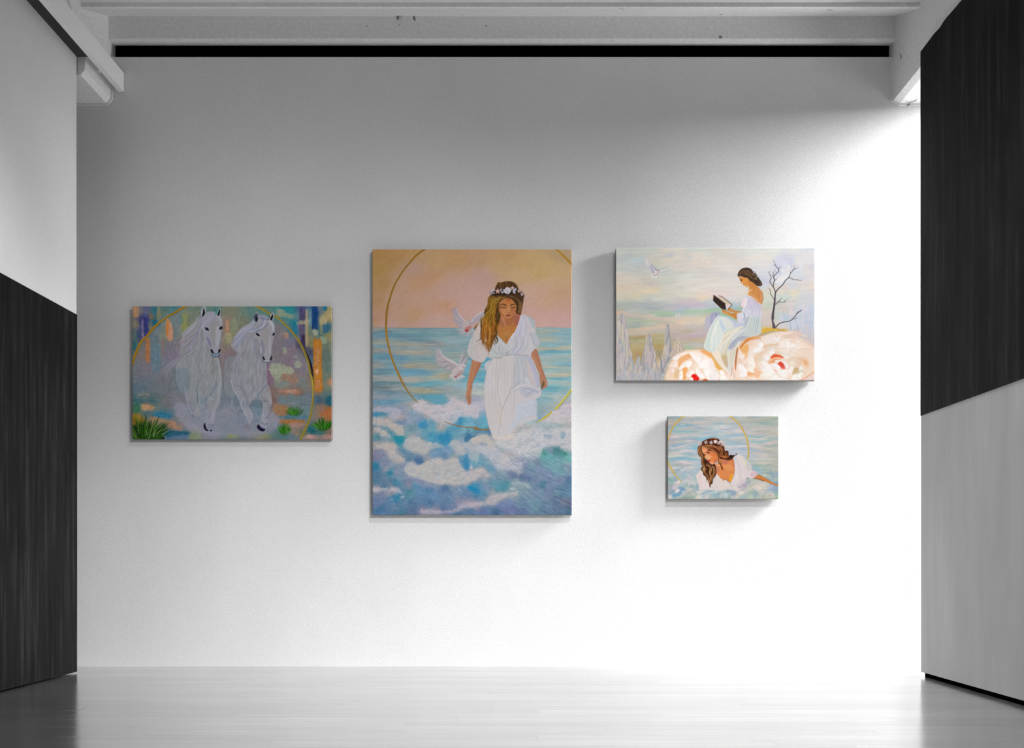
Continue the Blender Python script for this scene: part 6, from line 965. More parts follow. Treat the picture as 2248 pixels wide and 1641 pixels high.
    petal(C4,[(520,1200),(560,1120),(660,1120),(720,1200),(760,1260),(760,1340),(700,1380),(600,1400),(510,1420)],'fbf2ee'); A.fill(T(C4,[(760,1270),(900,1310),(1020,1340),(1080,1300),(1020,1400),(940,1420),(780,1370)]),'f4b078',.85,1.2)
    petal(C4,[(980,1400),(1060,1300),(1180,1260),(1300,1280),(1420,1370),(1560,1420),(1600,1450),(1000,1450)],'fbf6ee'); A.stroke(T(C4,[(1290,1340),(1380,1320),(1440,1400)]),.9,'ccbcb4',.6)
    petal(C4,[(1380,1280),(1500,1230),(1600,1240),(1640,1160),(1710,1190),(1700,1290),(1640,1390),(1560,1410),(1440,1370)],'fbf4ee'); A.fill(T(C4,[(1720,1200),(1830,1200),(1820,1280),(1720,1330),(1680,1320)]),'ccb07c',.9,.7)
    petal(C4,[(1870,1140),(1920,1240),(1980,1270),(1900,1330),(1830,1270),(1820,1200)],'f4f0e4'); A.stroke(T(C4,[(1840,1270),(1870,1240),(1910,1290)]),1.2,'a88c64',.8,.4)
    petal(C4,[(1640,1440),(1700,1340),(1800,1330),(1880,1290),(1910,1370),(1860,1430),(1760,1450)],'fcf2ea'); petal(C4,[(1800,1330),(1880,1290),(1905,1330),(1870,1420),(1800,1400)],'f8f8f0')
    petal(C4,[(760,1370),(850,1380),(1000,1440),(760,1450)],'f8e4d4'); A.fill(T(C4,[(1900,1440),(2030,1360),(2145,1310),(2145,1450)]),'ecd4cc',.9,1); A.stroke(T(C4,[(1880,1440),(2020,1350),(2145,1260)]),2.2,'e4a068',.7,1); A.blob(*T(C4,[(1950,1080)])[0],6,10,'e8a058',.7,-20); A.stroke(T(C4,[(1950,830),(2040,870),(2145,920)]),2,'f4dcd0',.8,1)
    # left flower
    A.fill(T(C3,[(1300,1460),(1290,1200),(1400,1000),(1600,850),(1800,820),(2000,830),(2170,880),(2248,1000),(2248,1460)]),'f4d8c0',.95,1)
    petal(C3,[(1370,990),(1500,900),(1700,870),(1690,920),(1550,1000),(1420,1040)],'f8ece4'); petal(C3,[(1300,1120),(1420,1050),(1520,1060),(1440,1170),(1320,1180)],'f8e8e0',a=.8); petal(C3,[(1290,1220),(1400,1200),(1410,1280),(1310,1300)],'f8e4dc',a=.8); A.fill(T(C3,[(1500,1000),(1700,900),(1760,980),(1600,1060),(1500,1180)]),'eca868',.8,1.2)
    petal(C3,[(1720,870),(1900,850),(2040,920),(2200,1010),(2230,1140),(2180,1180),(2050,1200),(1940,1200),(1900,1120),(1820,1040),(1760,960)],'fcf4ee'); A.fill(T(C3,[(1940,850),(2050,830),(2190,890),(2248,1060),(2180,1020),(2080,940)]),'f0a860',.85,1)
    petal(C3,[(1500,1210),(1560,1120),(1640,1060),(1760,1050),(1760,1140),(1700,1190),(1600,1190),(1540,1230)],'fcf6f2'); petal(C3,[(1500,1330),(1560,1240),(1590,1300),(1570,1420),(1520,1440)],'fbf6f4')
    A.fill(T(C3,[(1580,1200),(1680,1190),(1650,1400),(1600,1440),(1580,1300)]),'f0a050',.8,1); petal(C3,[(1640,1330),(1680,1260),(1800,1240),(1830,1290),(1760,1340),(1720,1390),(1670,1380)],'faf2ec'); petal(C3,[(1840,1200),(1900,1190),(1960,1260),(2040,1390),(2010,1410),(1920,1400),(1860,1300)],'fcf6f0')
    A.fill(T(C3,[(1760,1350),(1830,1320),(1890,1360),(1920,1420),(1880,1460),(1780,1460)]),'e8180c',1,.5); A.fill(T(C3,[(2040,1420),(2100,1440),(2110,1460),(1980,1460)]),'e8541c',1,.5); petal(C3,[(1700,1440),(1740,1380),(1790,1400),(1790,1460),(1700,1460)],'f8ece4')
    petal(C3,[(2000,1230),(2100,1190),(2220,1160),(2248,1250),(2248,1460),(2120,1450),(2060,1380)],'fbf2ec'); A.fill(T(C3,[(1420,1250),(1480,1200),(1500,1300),(1480,1400),(1400,1380)]),'d8b47c',.6,1.5)
    petal(C4,[(0,1000),(60,1080),(100,1200),(160,1300),(160,1450),(0,1450)],'f4e8e4'); petal(C4,[(175,1250),(240,1230),(290,1300),(350,1400),(460,1450),(200,1450),(210,1350)],'fcf4ea'); A.fill(T(C4,[(20,930),(100,1000),(250,1200),(180,1230),(100,1180),(60,1060)]),'e8b05c',.9,1)
    A.dabs(160,7,1,60,.02,(1480,780,1789,835),.3,.2,pal=['fcf4f0','f0d4c0','f8e4d8'],angj=50)
    # woman: skirt, back, arms, head
    A.fill(T(C2,[(720,760),(860,820),(930,880),(1000,960),(1060,1040),(1080,1140),(1075,1220),(1040,1290),(960,1250),(880,1180),(780,1110),(770,1030),(800,960),(780,880)]),'d08c4c',1,.5)
    A.fill(T(C2,[(780,1070),(840,1060),(960,1140),(1040,1280),(960,1240),(850,1150)]),'dc9c60',.8,1); A.fill(T(C2,[(1000,980),(1060,1060),(1075,1180),(1040,1280),(1020,1180),(1030,1080)]),'e0a070',.8,.8); A.stroke(T(C2,[(1060,1040),(1078,1150),(1045,1280)]),.8,'a06434',.8); A.stroke(T(C2,[(750,1100),(780,1040),(850,980)]),3,'f4c89c',.9,.7); A.stroke(T(C2,[(800,940),(820,860)]),4,'b87440',.5,1); A.blob(*T(C2,[(920,1030)])[0],7,5,'d89454',.6)
    # forearms and book
    A.fill(T(C2,[(350,1390),(400,1370),(500,1420),(630,1440),(620,1480),(540,1480),(420,1440),(350,1420)]),'cc8440',1,.4); A.fill(T(C2,[(220,1380),(260,1400),(330,1430),(430,1470),(540,1480),(545,1592),(480,1570),(360,1510),(260,1470),(240,1430)])+T(C4,[]),'d08c44',1,.4); A.fill(T(C4,[(360,80),(480,70),(545,90),(535,190),(450,150)]),'c88440',1,.4)
    A.stroke(T(C2,[(260,1450),(380,1500),(500,1550)]),1.6,'e4ac74',.7); A.stroke(T(C2,[(400,1400),(500,1450),(600,1460)]),1,'e8b484',.6); A.stroke(T(C2,[(230,1380),(250,1410),(280,1420)]),1,'6c3c1c',.8,.4)
    A.fill(T(C2,[(150,1160),(180,1110),(240,1130),(430,1300),(350,1390),(300,1400),(290,1280)]),'d4c0ac',1,.3,False); A.fill(T(C2,[(290,1270),(320,1290),(400,1300),(420,1310),(350,1380),(310,1405)]),'dcd0d0',1,.4); A.stroke(T(C2,[(170,1110),(240,1135),(440,1300),(360,1385)]),(1,1.3,1.5),'3c2418',1,.3,False)
    A.fill(T(C2,[(65,1095),(300,1270),(320,1410),(215,1375),(50,1220)]),'342420',1,.3,False); A.stroke(T(C2,[(60,1100),(52,1220)]),1,'7c4c24',.9,.3)
    # bodice and sleeves
    A.fill(T(C2,[(640,1240),(720,1120),(780,1110),(880,1180),(980,1270),(1040,1290),(1030,1400),(1030,1592),(700,1592),(680,1440),(640,1330)]),'d4ccdc',1,.5); A.fill(T(C2,[(640,1240),(720,1190),(740,1240),(700,1330),(660,1350),(625,1300)]),'f0dcdc',1,.6)
    A.fill(T(C4,[(540,80),(640,50),(700,0),(1030,0),(1030,140),(980,130),(850,120),(790,230),(740,300),(600,300),(560,240)]),'dcd8e4',1,.5)
    for p,w,c in [([(700,1150),(740,1200),(720,1300),(660,1430),(600,1560)],2.4,'f8f4f4'),([(720,1110),(780,1110),(900,1170),(1030,1290)],1.6,'ecdcd8'),([(640,1200),(720,1180),(780,1140)],1.8,'f4f0f0'),([(780,1200),(830,1300),(820,1420)],1.2,'b8b4cc'),([(850,1200),(920,1240),(900,1350)],1,'b4b0c8'),([(980,1300),(940,1450),(960,1560)],1,'bcb4cc'),([(820,1440),(900,1380),(980,1360)],1,'e8e0ec'),([(1030,1300),(1010,1450),(990,1580)],1.3,'c8b0bc'),([(900,1260),(960,1250)],.8,'8c88a8'),([(860,1440),(850,1580)],.8,'c0a4b0'),([(700,1400),(760,1480),(800,1592)],1.4,'b4b8c8'),([(640,1430),(700,1500),(740,1592)],1.6,'f8f8f8'),([(620,1480),(660,1592)],1.2,'b8bccc')]: A.stroke(T(C2,p),(w*.6,w,w*.5),c,.8,.5)
    for i in range(34):
        t=r.rand(); A.stroke(T(C4,[(640+80*t,20+20*r.rand()),(680+60*t+20*r.randn(),140),(600+170*t,270+20*r.rand())]),(.5,1.2,.4),['f4f0f0','a8acc0','dcd8e4','94a0b4','fcfcfc'][i%5],.6,.45)
        A.stroke(T(C2,[(760+260*r.rand(),1220+150*r.rand()),(790+230*r.rand(),1480+90*r.rand())]),.8,['ccc4d8','e4dce8','bcb8d0'][i%3],.4,.5)
    # skirt
    sk=T(C4,[(830,120),(980,135),(1030,160),(1040,260),(1050,360),(1040,460),(960,530),(800,560),(700,600),(620,680),(560,760),(540,900),(500,1080),(440,1250),(410,1340),(330,1270),(200,1110),(60,930),(0,860)])+T(C3,[(2150,870),(2030,800),(2020,720),(2060,620),(2120,400),(2248,180)])+T(C4,[(60,190),(150,120),(250,130),(400,190),(480,220),(560,260),(640,310),(740,280)])
    A.fill(sk,'d4d8d8',1,.5)
    A.fill(T(C4,[(180,180),(280,140),(400,200),(470,330),(440,400),(280,460),(230,560),(150,760),(100,860),(20,860),(0,400)]),'dce4dc',.9,.8); A.fill(T(C3,[(2030,780),(2080,560),(2248,220),(2248,840),(2150,870)]),'d0dcd4',.9,.8)
    A.fill(T(C4,[(290,140),(360,150),(560,260),(740,290),(720,330),(500,350),(480,340),(430,240)]),'c4c8dc',.95,.8); A.fill(T(C4,[(190,200),(240,240),(300,400),(240,440),(200,320)]),'ccd4e4',.9,1); A.fill(T(C4,[(260,180),(400,220),(470,320),(380,400),(300,340)]),'e0dcd8',.8,1)
    A.fill(T(C4,[(580,560),(700,510),(780,540),(620,640),(500,760),(420,820),(360,780),(440,660)]),'b0b4c4',.95,.8); A.fill(T(C4,[(800,180),(1000,170),(1040,420),(900,520),(720,540),(620,500),(760,360)]),'ccd4d0',.9,1)
    A.fill(T(C4,[(420,420),(620,340),(640,400),(300,640),(150,880),(110,870),(220,620),(280,480)]),'e8e0cc',.95,.8); A.fill(T(C4,[(200,900),(330,600),(440,560),(330,820),(350,960),(260,1000)]),'d8ccac',.9,.8); A.fill(T(C4,[(350,870),(480,780),(560,660),(600,650),(540,800),(510,960),(440,1230),(370,1200),(350,1000)]),'e4dccc',1,.6)
    A.fill(T(C4,[(20,870),(180,860),(230,1000),(330,1200),(430,1300),(410,1350),(280,1250),(120,1050)]),'f0e0d0',1,.6); A.fill(T(C4,[(220,960),(330,960),(350,1180),(280,1120)]),'c8a878',.7,1)
    for i in range(60):
        t=r.rand(); s_=r.rand()
        A.stroke(T(C4,[(860+150*t,140+10*s_),(900+120*t-40*s_,260+80*s_),(820+180*t-80*s_,440+60*s_)]),(.5,1.2,.4),['e4e8e4','a8b4b8','ccd4d4','bcc4d0'][i%4],.55,.5)
        A.stroke(T(C4,[(800-80*t,300+40*t),(600-80*t,400+60*t),(380-100*t+60*s_,600),(200+80*t,850+60*s_)]),(.5,1.4,.4),['f4ece0','d8ccb4','e8e4dc','b8b4b0','f8f4ec'][i%5],.5,.5)
        A.stroke(T(C4,[(160+30*t,180),(130-90*t,400),(100-80*t+20*s_,700),(90*t-20,860)]),(.5,1,.4),['f4f4f0','bcc8c8','e0e4dc'][i%3],.45,.5)
        A.stroke(T(C4,[(560-20*t,680+30*t),(500-100*t,900),(420-60*t+30*s_,1150)]),(.5,1,.3),['f4ece0','c8b8a0','d8d0c4'][i%3],.5,.5)
        if i<30: A.stroke(T(C4,[(790-60*t,130+30*t),(760-40*t,240),(740-60*t,300)]),.8,['8c94a8','dce0e4'][i%2],.5,.4)
    for p,w,c in [([(140,200),(110,350),(20,580),(0,760)],1.3,'f8f4ec'),([(170,180),(100,420),(110,620),(90,850)],1,'f8f4ec'),([(180,200),(260,360),(340,400)],1.2,'a8bcd0'),([(230,480),(260,500),(220,620),(120,850)],1.4,'f8f0e4'),([(480,360),(300,460),(260,620)],1,'c8b89c'),([(600,360),(420,520),(260,700),(160,880)],1.3,'fcf4e8'),([(680,480),(560,560),(440,700),(370,800)],1.2,'8c90a4'),([(600,650),(540,760),(500,800)],1.5,'f8f4ec'),([(1040,200),(1050,400),(1030,470)],.8,'a8acb0'),([(730,290),(700,360),(580,400)],1,'8890a0')]: A.stroke(T(C4,p),(w*.6,w,w*.5),c,.9,.45)
    A.stroke(T(C3,[(2248,190),(2150,370),(2070,570),(2030,700),(2030,790)]),1.2,'f4f0e8',.9,.5); A.stroke(T(C3,[(2248,300),(2180,560),(2190,640),(2160,840)]),1.1,'f4f0e8',.9,.5)
    A.fill(T(C4,[(540,780),(560,800),(540,960),(530,1100),(510,1250),(490,1180),(510,1000)]),'c46c34',1,.6); A.stroke(T(C4,[(545,800),(520,950),(510,1080)]),1,'8c4c2c',.8,.5); A.stroke(T(C4,[(440,1180),(435,1300),(415,1345)]),1.2,'b85848',.8,.5); A.fill(T(C4,[(450,1200),(490,1080),(500,1300),(490,1440),(440,1350)]),'f4dcd0',.9,.6); A.stroke(T(C4,[(470,1260),(490,1420)]),.8,'b07068',.7)
    # head
    A.fill(T(C2,[(570,710),(600,720),(740,740),(840,790),(830,880),(780,920),(730,940),(700,900),(665,890),(670,870),(620,850),(625,830),(595,800),(600,770)]),'dc944c',1,.4); A.fill(T(C2,[(610,740),(760,750),(700,860),(650,850),(620,790)]),'e4984c',.8,1); A.fill(T(C2,[(760,780),(900,860),(880,960),(800,980),(790,900)]),'d08844',1,.7); A.stroke(T(C2,[(690,900),(740,925),(780,890)]),1,'f0c08c',.6)
    A.fill(T(C2,[(615,780),(650,790),(635,812),(618,800)]),'3c2820',1,.3); A.stroke(T(C2,[(590,760),(620,765),(650,785)]),1,'64401c',.9,.4); A.fill(T(C2,[(665,880),(700,885),(680,900)]),'a85030',.9,.3); A.stroke(T(C2,[(630,845),(640,860)]),.8,'b06c3c',.8)
    A.blob(*T(C2,[(760,765)])[0],2.4,1.6,'d89c5c',.9)
    hr=T(C2,[(560,720),(560,660),(600,590),(670,545),(760,535),(840,570),(890,650),(930,650),(960,720),(1020,790),(1060,860),(1050,910),(1000,920),(940,900),(880,850),(800,800),(760,750),(700,740),(620,715)])
    A.fill(hr,'483428',1,.4)
    for i in range(60):
        t=r.rand(); A.stroke(T(C2,[(575+20*t,700-20*t),(640+20*t,610-20*t+60*r.rand()),(760,570+120*t),(850+20*r.randn(),640+120*t)]),(.4,1,.4),['302218','5c4430','7c6040','382820','946c40'][r.randint(5)],.55,.4)
    for i in range(50):
        x=r.uniform(870,1040); y=650+(x-870)*1.2+r.uniform(-40,90); R=r.uniform(10,26); a0=r.uniform(0,6)
        A.stroke(T(C2,[(x+R*math.cos(a0+q),y+R*math.sin(a0+q)) for q in range(4)]),(.5,1,.4),['302420','7c6450','948068','4c3828','201814'][r.randint(5)],.8,.35)
    A.stroke(T(C2,[(560,715),(570,650),(620,580),(700,545),(780,540)]),.8,'241810',.9,.4); A.stroke(T(C2,[(600,650),(580,690),(610,712)]),1.2,'8c6c44',.7)
    A.tone(.01,1,1,40)
    return A

D1=(1450,900,15.629); D2=(1580,900,15.629); D3=(1450,1000,14.92); D4=(1580,1000,14.92)
def p4():
    A=Art(1466,913,1709,1094.9,3.2,13)
    N=[]
    def n(o,l):
        for x,y,c in l: N.append((o[0]+x/o[2],o[1]+y/o[2],c))
    n(D1,[(280,240,'9ca8a8'),(600,240,'9cb0b4'),(300,350,'b0b0a0'),(500,350,'b8b4a8'),(350,450,'b8aca4'),(900,250,'bcbcb8'),(1200,260,'b4b8b8'),(1200,330,'a8b8bc'),(1600,260,'c0bfbc'),(2000,280,'c4c0bc'),(1200,420,'ccc0b8'),(1500,450,'ccc4bc'),(1900,400,'c0c0bc'),(2050,460,'a8bcc4'),(700,540,'94b4c0'),(950,520,'8cb0bc'),(550,600,'a0bcb8'),(300,590,'a8b0b0'),(1200,560,'a8b8c0'),(800,620,'b8b8b8'),(1050,590,'c4bcb8'),(1500,540,'c0c4c4'),(2000,560,'c4c8c8'),(1700,620,'b4c4c8'),(600,740,'98b8bc'),(950,720,'94b4b8'),(1200,740,'b0bcbc'),(1500,680,'c0c0bc'),(1600,770,'a4bcc8'),(1900,740,'a8c0d0'),(500,890,'d4ccc8'),(800,870,'c8c0c0'),(1200,860,'c8c8c4'),(350,860,'b4b0b0'),(1500,870,'c4c8c4'),(1700,830,'c4c4c0'),(2050,820,'c8ccc8'),(850,960,'a4b4bc'),(1100,940,'a0b4c0'),(350,980,'b0b0b8'),(1350,980,'98bcc8'),(1500,960,'8cbccc'),(1750,910,'98bccc'),(2100,920,'a8c0c8'),(600,1080,'bcbcb4'),(1000,1050,'c4c0c0'),(350,1120,'b0aca8'),(1200,1100,'b0b4bc'),(700,1180,'98b0c0'),(500,1220,'8cacc4'),(1150,1210,'94b8c4'),(900,1230,'b4bcc0'),(400,1290,'c4bcc0'),(650,1270,'c4c0c0'),(800,1230,'d0c8c8'),(300,1280,'a8acac'),(500,1370,'9cb4bc'),(900,1300,'a0b8c4'),(1150,1330,'88bcd0'),(900,1390,'ccc0c4'),(700,1450,'c8bcc0'),(450,1460,'c8c0bc'),(1100,1400,'ccc8cc'),(300,1420,'a4b0b0'),(600,1560,'c8c4c0'),(850,1490,'94b8bc'),(1000,1530,'90b0bc'),(1100,1480,'b0c0c4'),(1150,1600,'c4c4c4'),(400,1600,'c4c4bc')])
    n(D2,[(100,240,'b8c0c8'),(200,350,'bfc0b8'),(60,450,'9cbcc4'),(200,420,'c4c4bc'),(500,230,'a0b0b4'),(700,260,'b4bcb8'),(900,300,'b8b8b0'),(1200,230,'a0acac'),(1500,260,'b4b8ac'),(1900,280,'b4baac'),(1300,370,'b0b4a8'),(1000,450,'bcbcb4'),(1600,460,'98b0ac'),(1900,450,'b0b8a8'),(500,490,'b0bcc0'),(200,560,'c4c8cc'),(350,680,'b8c0d0'),(850,600,'c4bcbc'),(1200,640,'ccc4bc'),(1600,600,'ccc4bc'),(1900,600,'c8c0b8'),(1400,720,'bcb8b4'),(1100,500,'b4bcb8'),(300,760,'ccc8c4'),(600,720,'d0ccc8'),(950,730,'ccc4c4'),(1300,800,'ccbfb8'),(1700,760,'c4bcb0'),(1900,820,'c0bab0'),(350,890,'a4c0cc'),(600,870,'a8bcc8'),(800,860,'b0bcc4'),(1100,900,'a8bcbc'),(1300,920,'a0bcc0'),(1500,860,'b4bcc0'),(1800,900,'bcbcb4'),(500,970,'ccc8c4'),(700,960,'d0ccc8'),(1100,960,'c4c8c4'),(1400,980,'c8c8bc'),(250,1000,'b4bcbc'),(1700,1000,'b0b8ac'),(1850,950,'a8b8b4'),(700,1050,'a8b8b8'),(400,1070,'a4bcc4'),(1300,1090,'94b8bc'),(1600,1050,'a4b8b8'),(1900,1040,'c0bcb4'),(500,1170,'a4bcc8'),(800,1130,'b0bcc4'),(1700,1130,'d0c4bc'),(1100,1180,'c8c0bc'),(400,1260,'ccc8c8'),(700,1230,'d0cccc'),(1200,1250,'c4c0c0'),(1600,1240,'acb4b0'),(1900,1240,'a8b4ac'),(500,1340,'b0bcc8'),(800,1330,'a8b8cc'),(1100,1330,'a8b4c4'),(1400,1310,'c8bcb4'),(1800,1330,'c4bcb0'),(600,1420,'c4c4cc'),(900,1430,'b8c4d0'),(1300,1400,'b0bcc8'),(1700,1420,'b0b4ac'),(1200,1460,'c8c0bc'),(800,1500,'c0c4d0'),(1100,1560,'b4bcc0'),(1500,1520,'c8c4bc'),(1800,1540,'bcb8b0'),(1300,1600,'b0bcbc'),(1900,1600,'b0b4a8')])
    n(D3,[(600,90,'84b4c4'),(350,100,'8cb4c0'),(1000,130,'90b8c4'),(450,30,'b8c4c0'),(1200,40,'c4c8c4'),(400,200,'a8b8bc'),(600,190,'c4bfc0'),(700,190,'dccccc'),(900,230,'d4c4c4'),(1100,220,'c0c0c8'),(600,300,'a8b0b0'),(900,320,'b0b4b0'),(1200,300,'a8bcc4'),(450,400,'c4c8cc'),(600,420,'98b0b8'),(300,350,'a8b4b0'),(1000,390,'c0c4c4'),(1250,430,'a0b4bc'),(750,460,'c0c4c8'),(300,480,'b4b4bc'),(450,560,'a4acb8'),(700,540,'b0b8bc'),(1000,500,'b4bcc4'),(1200,560,'b0bcc8'),(300,640,'b8bcbc'),(500,660,'94b4c4'),(800,600,'98b8c4'),(1050,610,'a0b8bc'),(950,680,'c4bcc4'),(300,740,'8cb0a8'),(500,790,'98a8b0'),(750,730,'a4b8bc'),(350,870,'8cb0ac'),(550,860,'dccccc'),(800,850,'ccc8c8'),(1000,800,'c4c4c4'),(1100,740,'acc0c0'),(300,940,'a4b0ac'),(700,940,'b4c0bc'),(950,900,'ccc8c8'),(1100,900,'ccccc8'),(850,980,'98b0ac'),(1030,1010,'8ca8a8'),(1180,970,'98b0b4'),(500,980,'bcb4bc'),(350,1030,'a8a8b4'),(450,1060,'ccbcc4'),(650,1080,'7ca0bc'),(750,1090,'749cb8'),(850,1060,'bcc4c0'),(560,1160,'dcd4d0'),(400,1170,'8ca4b0'),(650,1200,'74a0c0'),(300,1200,'98a4ac'),(450,1300,'74a0bc'),(550,1280,'80a8c0'),(300,1320,'d4ccc4'),(750,1180,'bcb8b8'),(900,1180,'a8b4b0'),(1000,1110,'ccc4c0'),(1200,1080,'98b0b4'),(1100,1150,'a8b0b4'),(1250,1190,'d4ccc8'),(700,1290,'b8b8b4'),(900,1230,'a8aca8'),(1100,1300,'b8c0b4'),(800,1370,'8ca498'),(1050,1360,'a0b09c'),(1400,1250,'98b0bc'),(1550,1200,'a0b4c0'),(1350,1180,'ccc8c4'),(1500,1330,'ccc8c4'),(1250,1390,'d8d0c8'),(1700,1150,'a8bcc0'),(1750,1300,'90b4b8'),(1900,1230,'8ca4b4'),(1850,1150,'ccccc8'),(2000,1320,'c4c4c0'),(1950,1390,'a0b0ac'),(1700,1390,'b8b8b0'),(2050,1180,'a8b8b8'),(550,1390,'b0b8a4')])
    n(D4,[(850,60,'b4c4d4'),(1000,80,'bcc4c8'),(1300,30,'c4c4c0'),(1800,40,'b0b8b0'),(1300,100,'d0c8c0'),(1700,110,'ccc4b8'),(1150,170,'b0bcb8'),(1450,170,'a8b8b0'),(1800,180,'b0b4a8'),(1400,230,'ccc4b8'),(1850,260,'bcb8a8'),(1200,300,'a8b8b0'),(1500,320,'b0b8ac'),(1800,360,'b4b8ac'),(1150,420,'98bcc4'),(1250,480,'98b8c4'),(1500,480,'a4b4a8'),(1800,480,'b0b8ac'),(1400,560,'98b0ac'),(1700,570,'90a8b0'),(1450,630,'c4c8bc'),(1850,640,'98a8b8'),(1600,700,'a4b4b0'),(1700,800,'a0b0b0'),(1850,780,'acb8b0'),(1650,850,'7ca0ac'),(1850,880,'80a0ac'),(1000,780,'b0b8b4'),(950,870,'b4b8b8'),(1300,800,'b4bcb8'),(1500,860,'c8c4bc'),(1100,880,'bcc0b4'),(1300,900,'d0c4bc'),(1100,970,'ccc4b8'),(1400,960,'d8ccc4'),(1600,930,'c4c4bc'),(1250,1050,'dccfc4'),(1500,1060,'ccc4b8'),(1700,1000,'a4b8d0'),(1800,1080,'98a8c4'),(1600,1140,'a4b4cc'),(1850,1150,'90b0b8'),(950,1080,'c4c4b0'),(750,1080,'c0b8b8'),(800,950,'b4a8bc'),(300,1170,'94a8b8'),(100,1200,'a4b8bc'),(450,1240,'90a4b8'),(200,1290,'c4ccd0'),(700,1220,'e0d4c8'),(600,1300,'ccc0b4'),(1000,1180,'a8b8ac'),(1150,1200,'98b0b0'),(1220,1290,'98a8b4'),(850,1280,'acbcb4'),(700,1340,'a0bcc0'),(1000,1370,'b8c4b4'),(1350,1190,'ccc4c0'),(1400,1290,'b8bcac'),(1600,1250,'ccc4b8'),(1750,1290,'c8c0b4'),(1850,1330,'a8bca4'),(1550,1380,'bcc0a8'),(300,1350,'98b0a8'),(100,1370,'90a8a4'),(450,1390,'c8c4bc'),(1850,1230,'94b4a8'),(1250,1370,'b8c0b0')])
    A.base(N,4.2)
    yy=np.linspace(913,1094.9,A.H)[:,None]*np.ones((1,A.W)); A.base([q for q in N if q[1]<1045],3.2,4,np.clip((1042-yy)/14,0,1))
    A.im+=((A.noise(26,3.4,5,3,-4)-.5)*.16*np.clip((1045-yy)/16,0,1))[...,None]*np.array([1.2,.7,.4])
    A.im=A.im*.9+np.array([.70,.73,.74])*.1
    A.dabs(1500,13,1.3,lambda x,y:-6+8*math.sin(x*.06+y*.11),.03,(1466,913,1709,1040),.5,.15,angj=5,soft=.4)
    A.dabs(1300,7,1.6,lambda x,y:-25 if x<1600 else 12,.045,(1466,1030,1709,1095),.55,.3,angj=18,soft=.4)
    r=np.random.RandomState(8)
    L='e0d8d4'
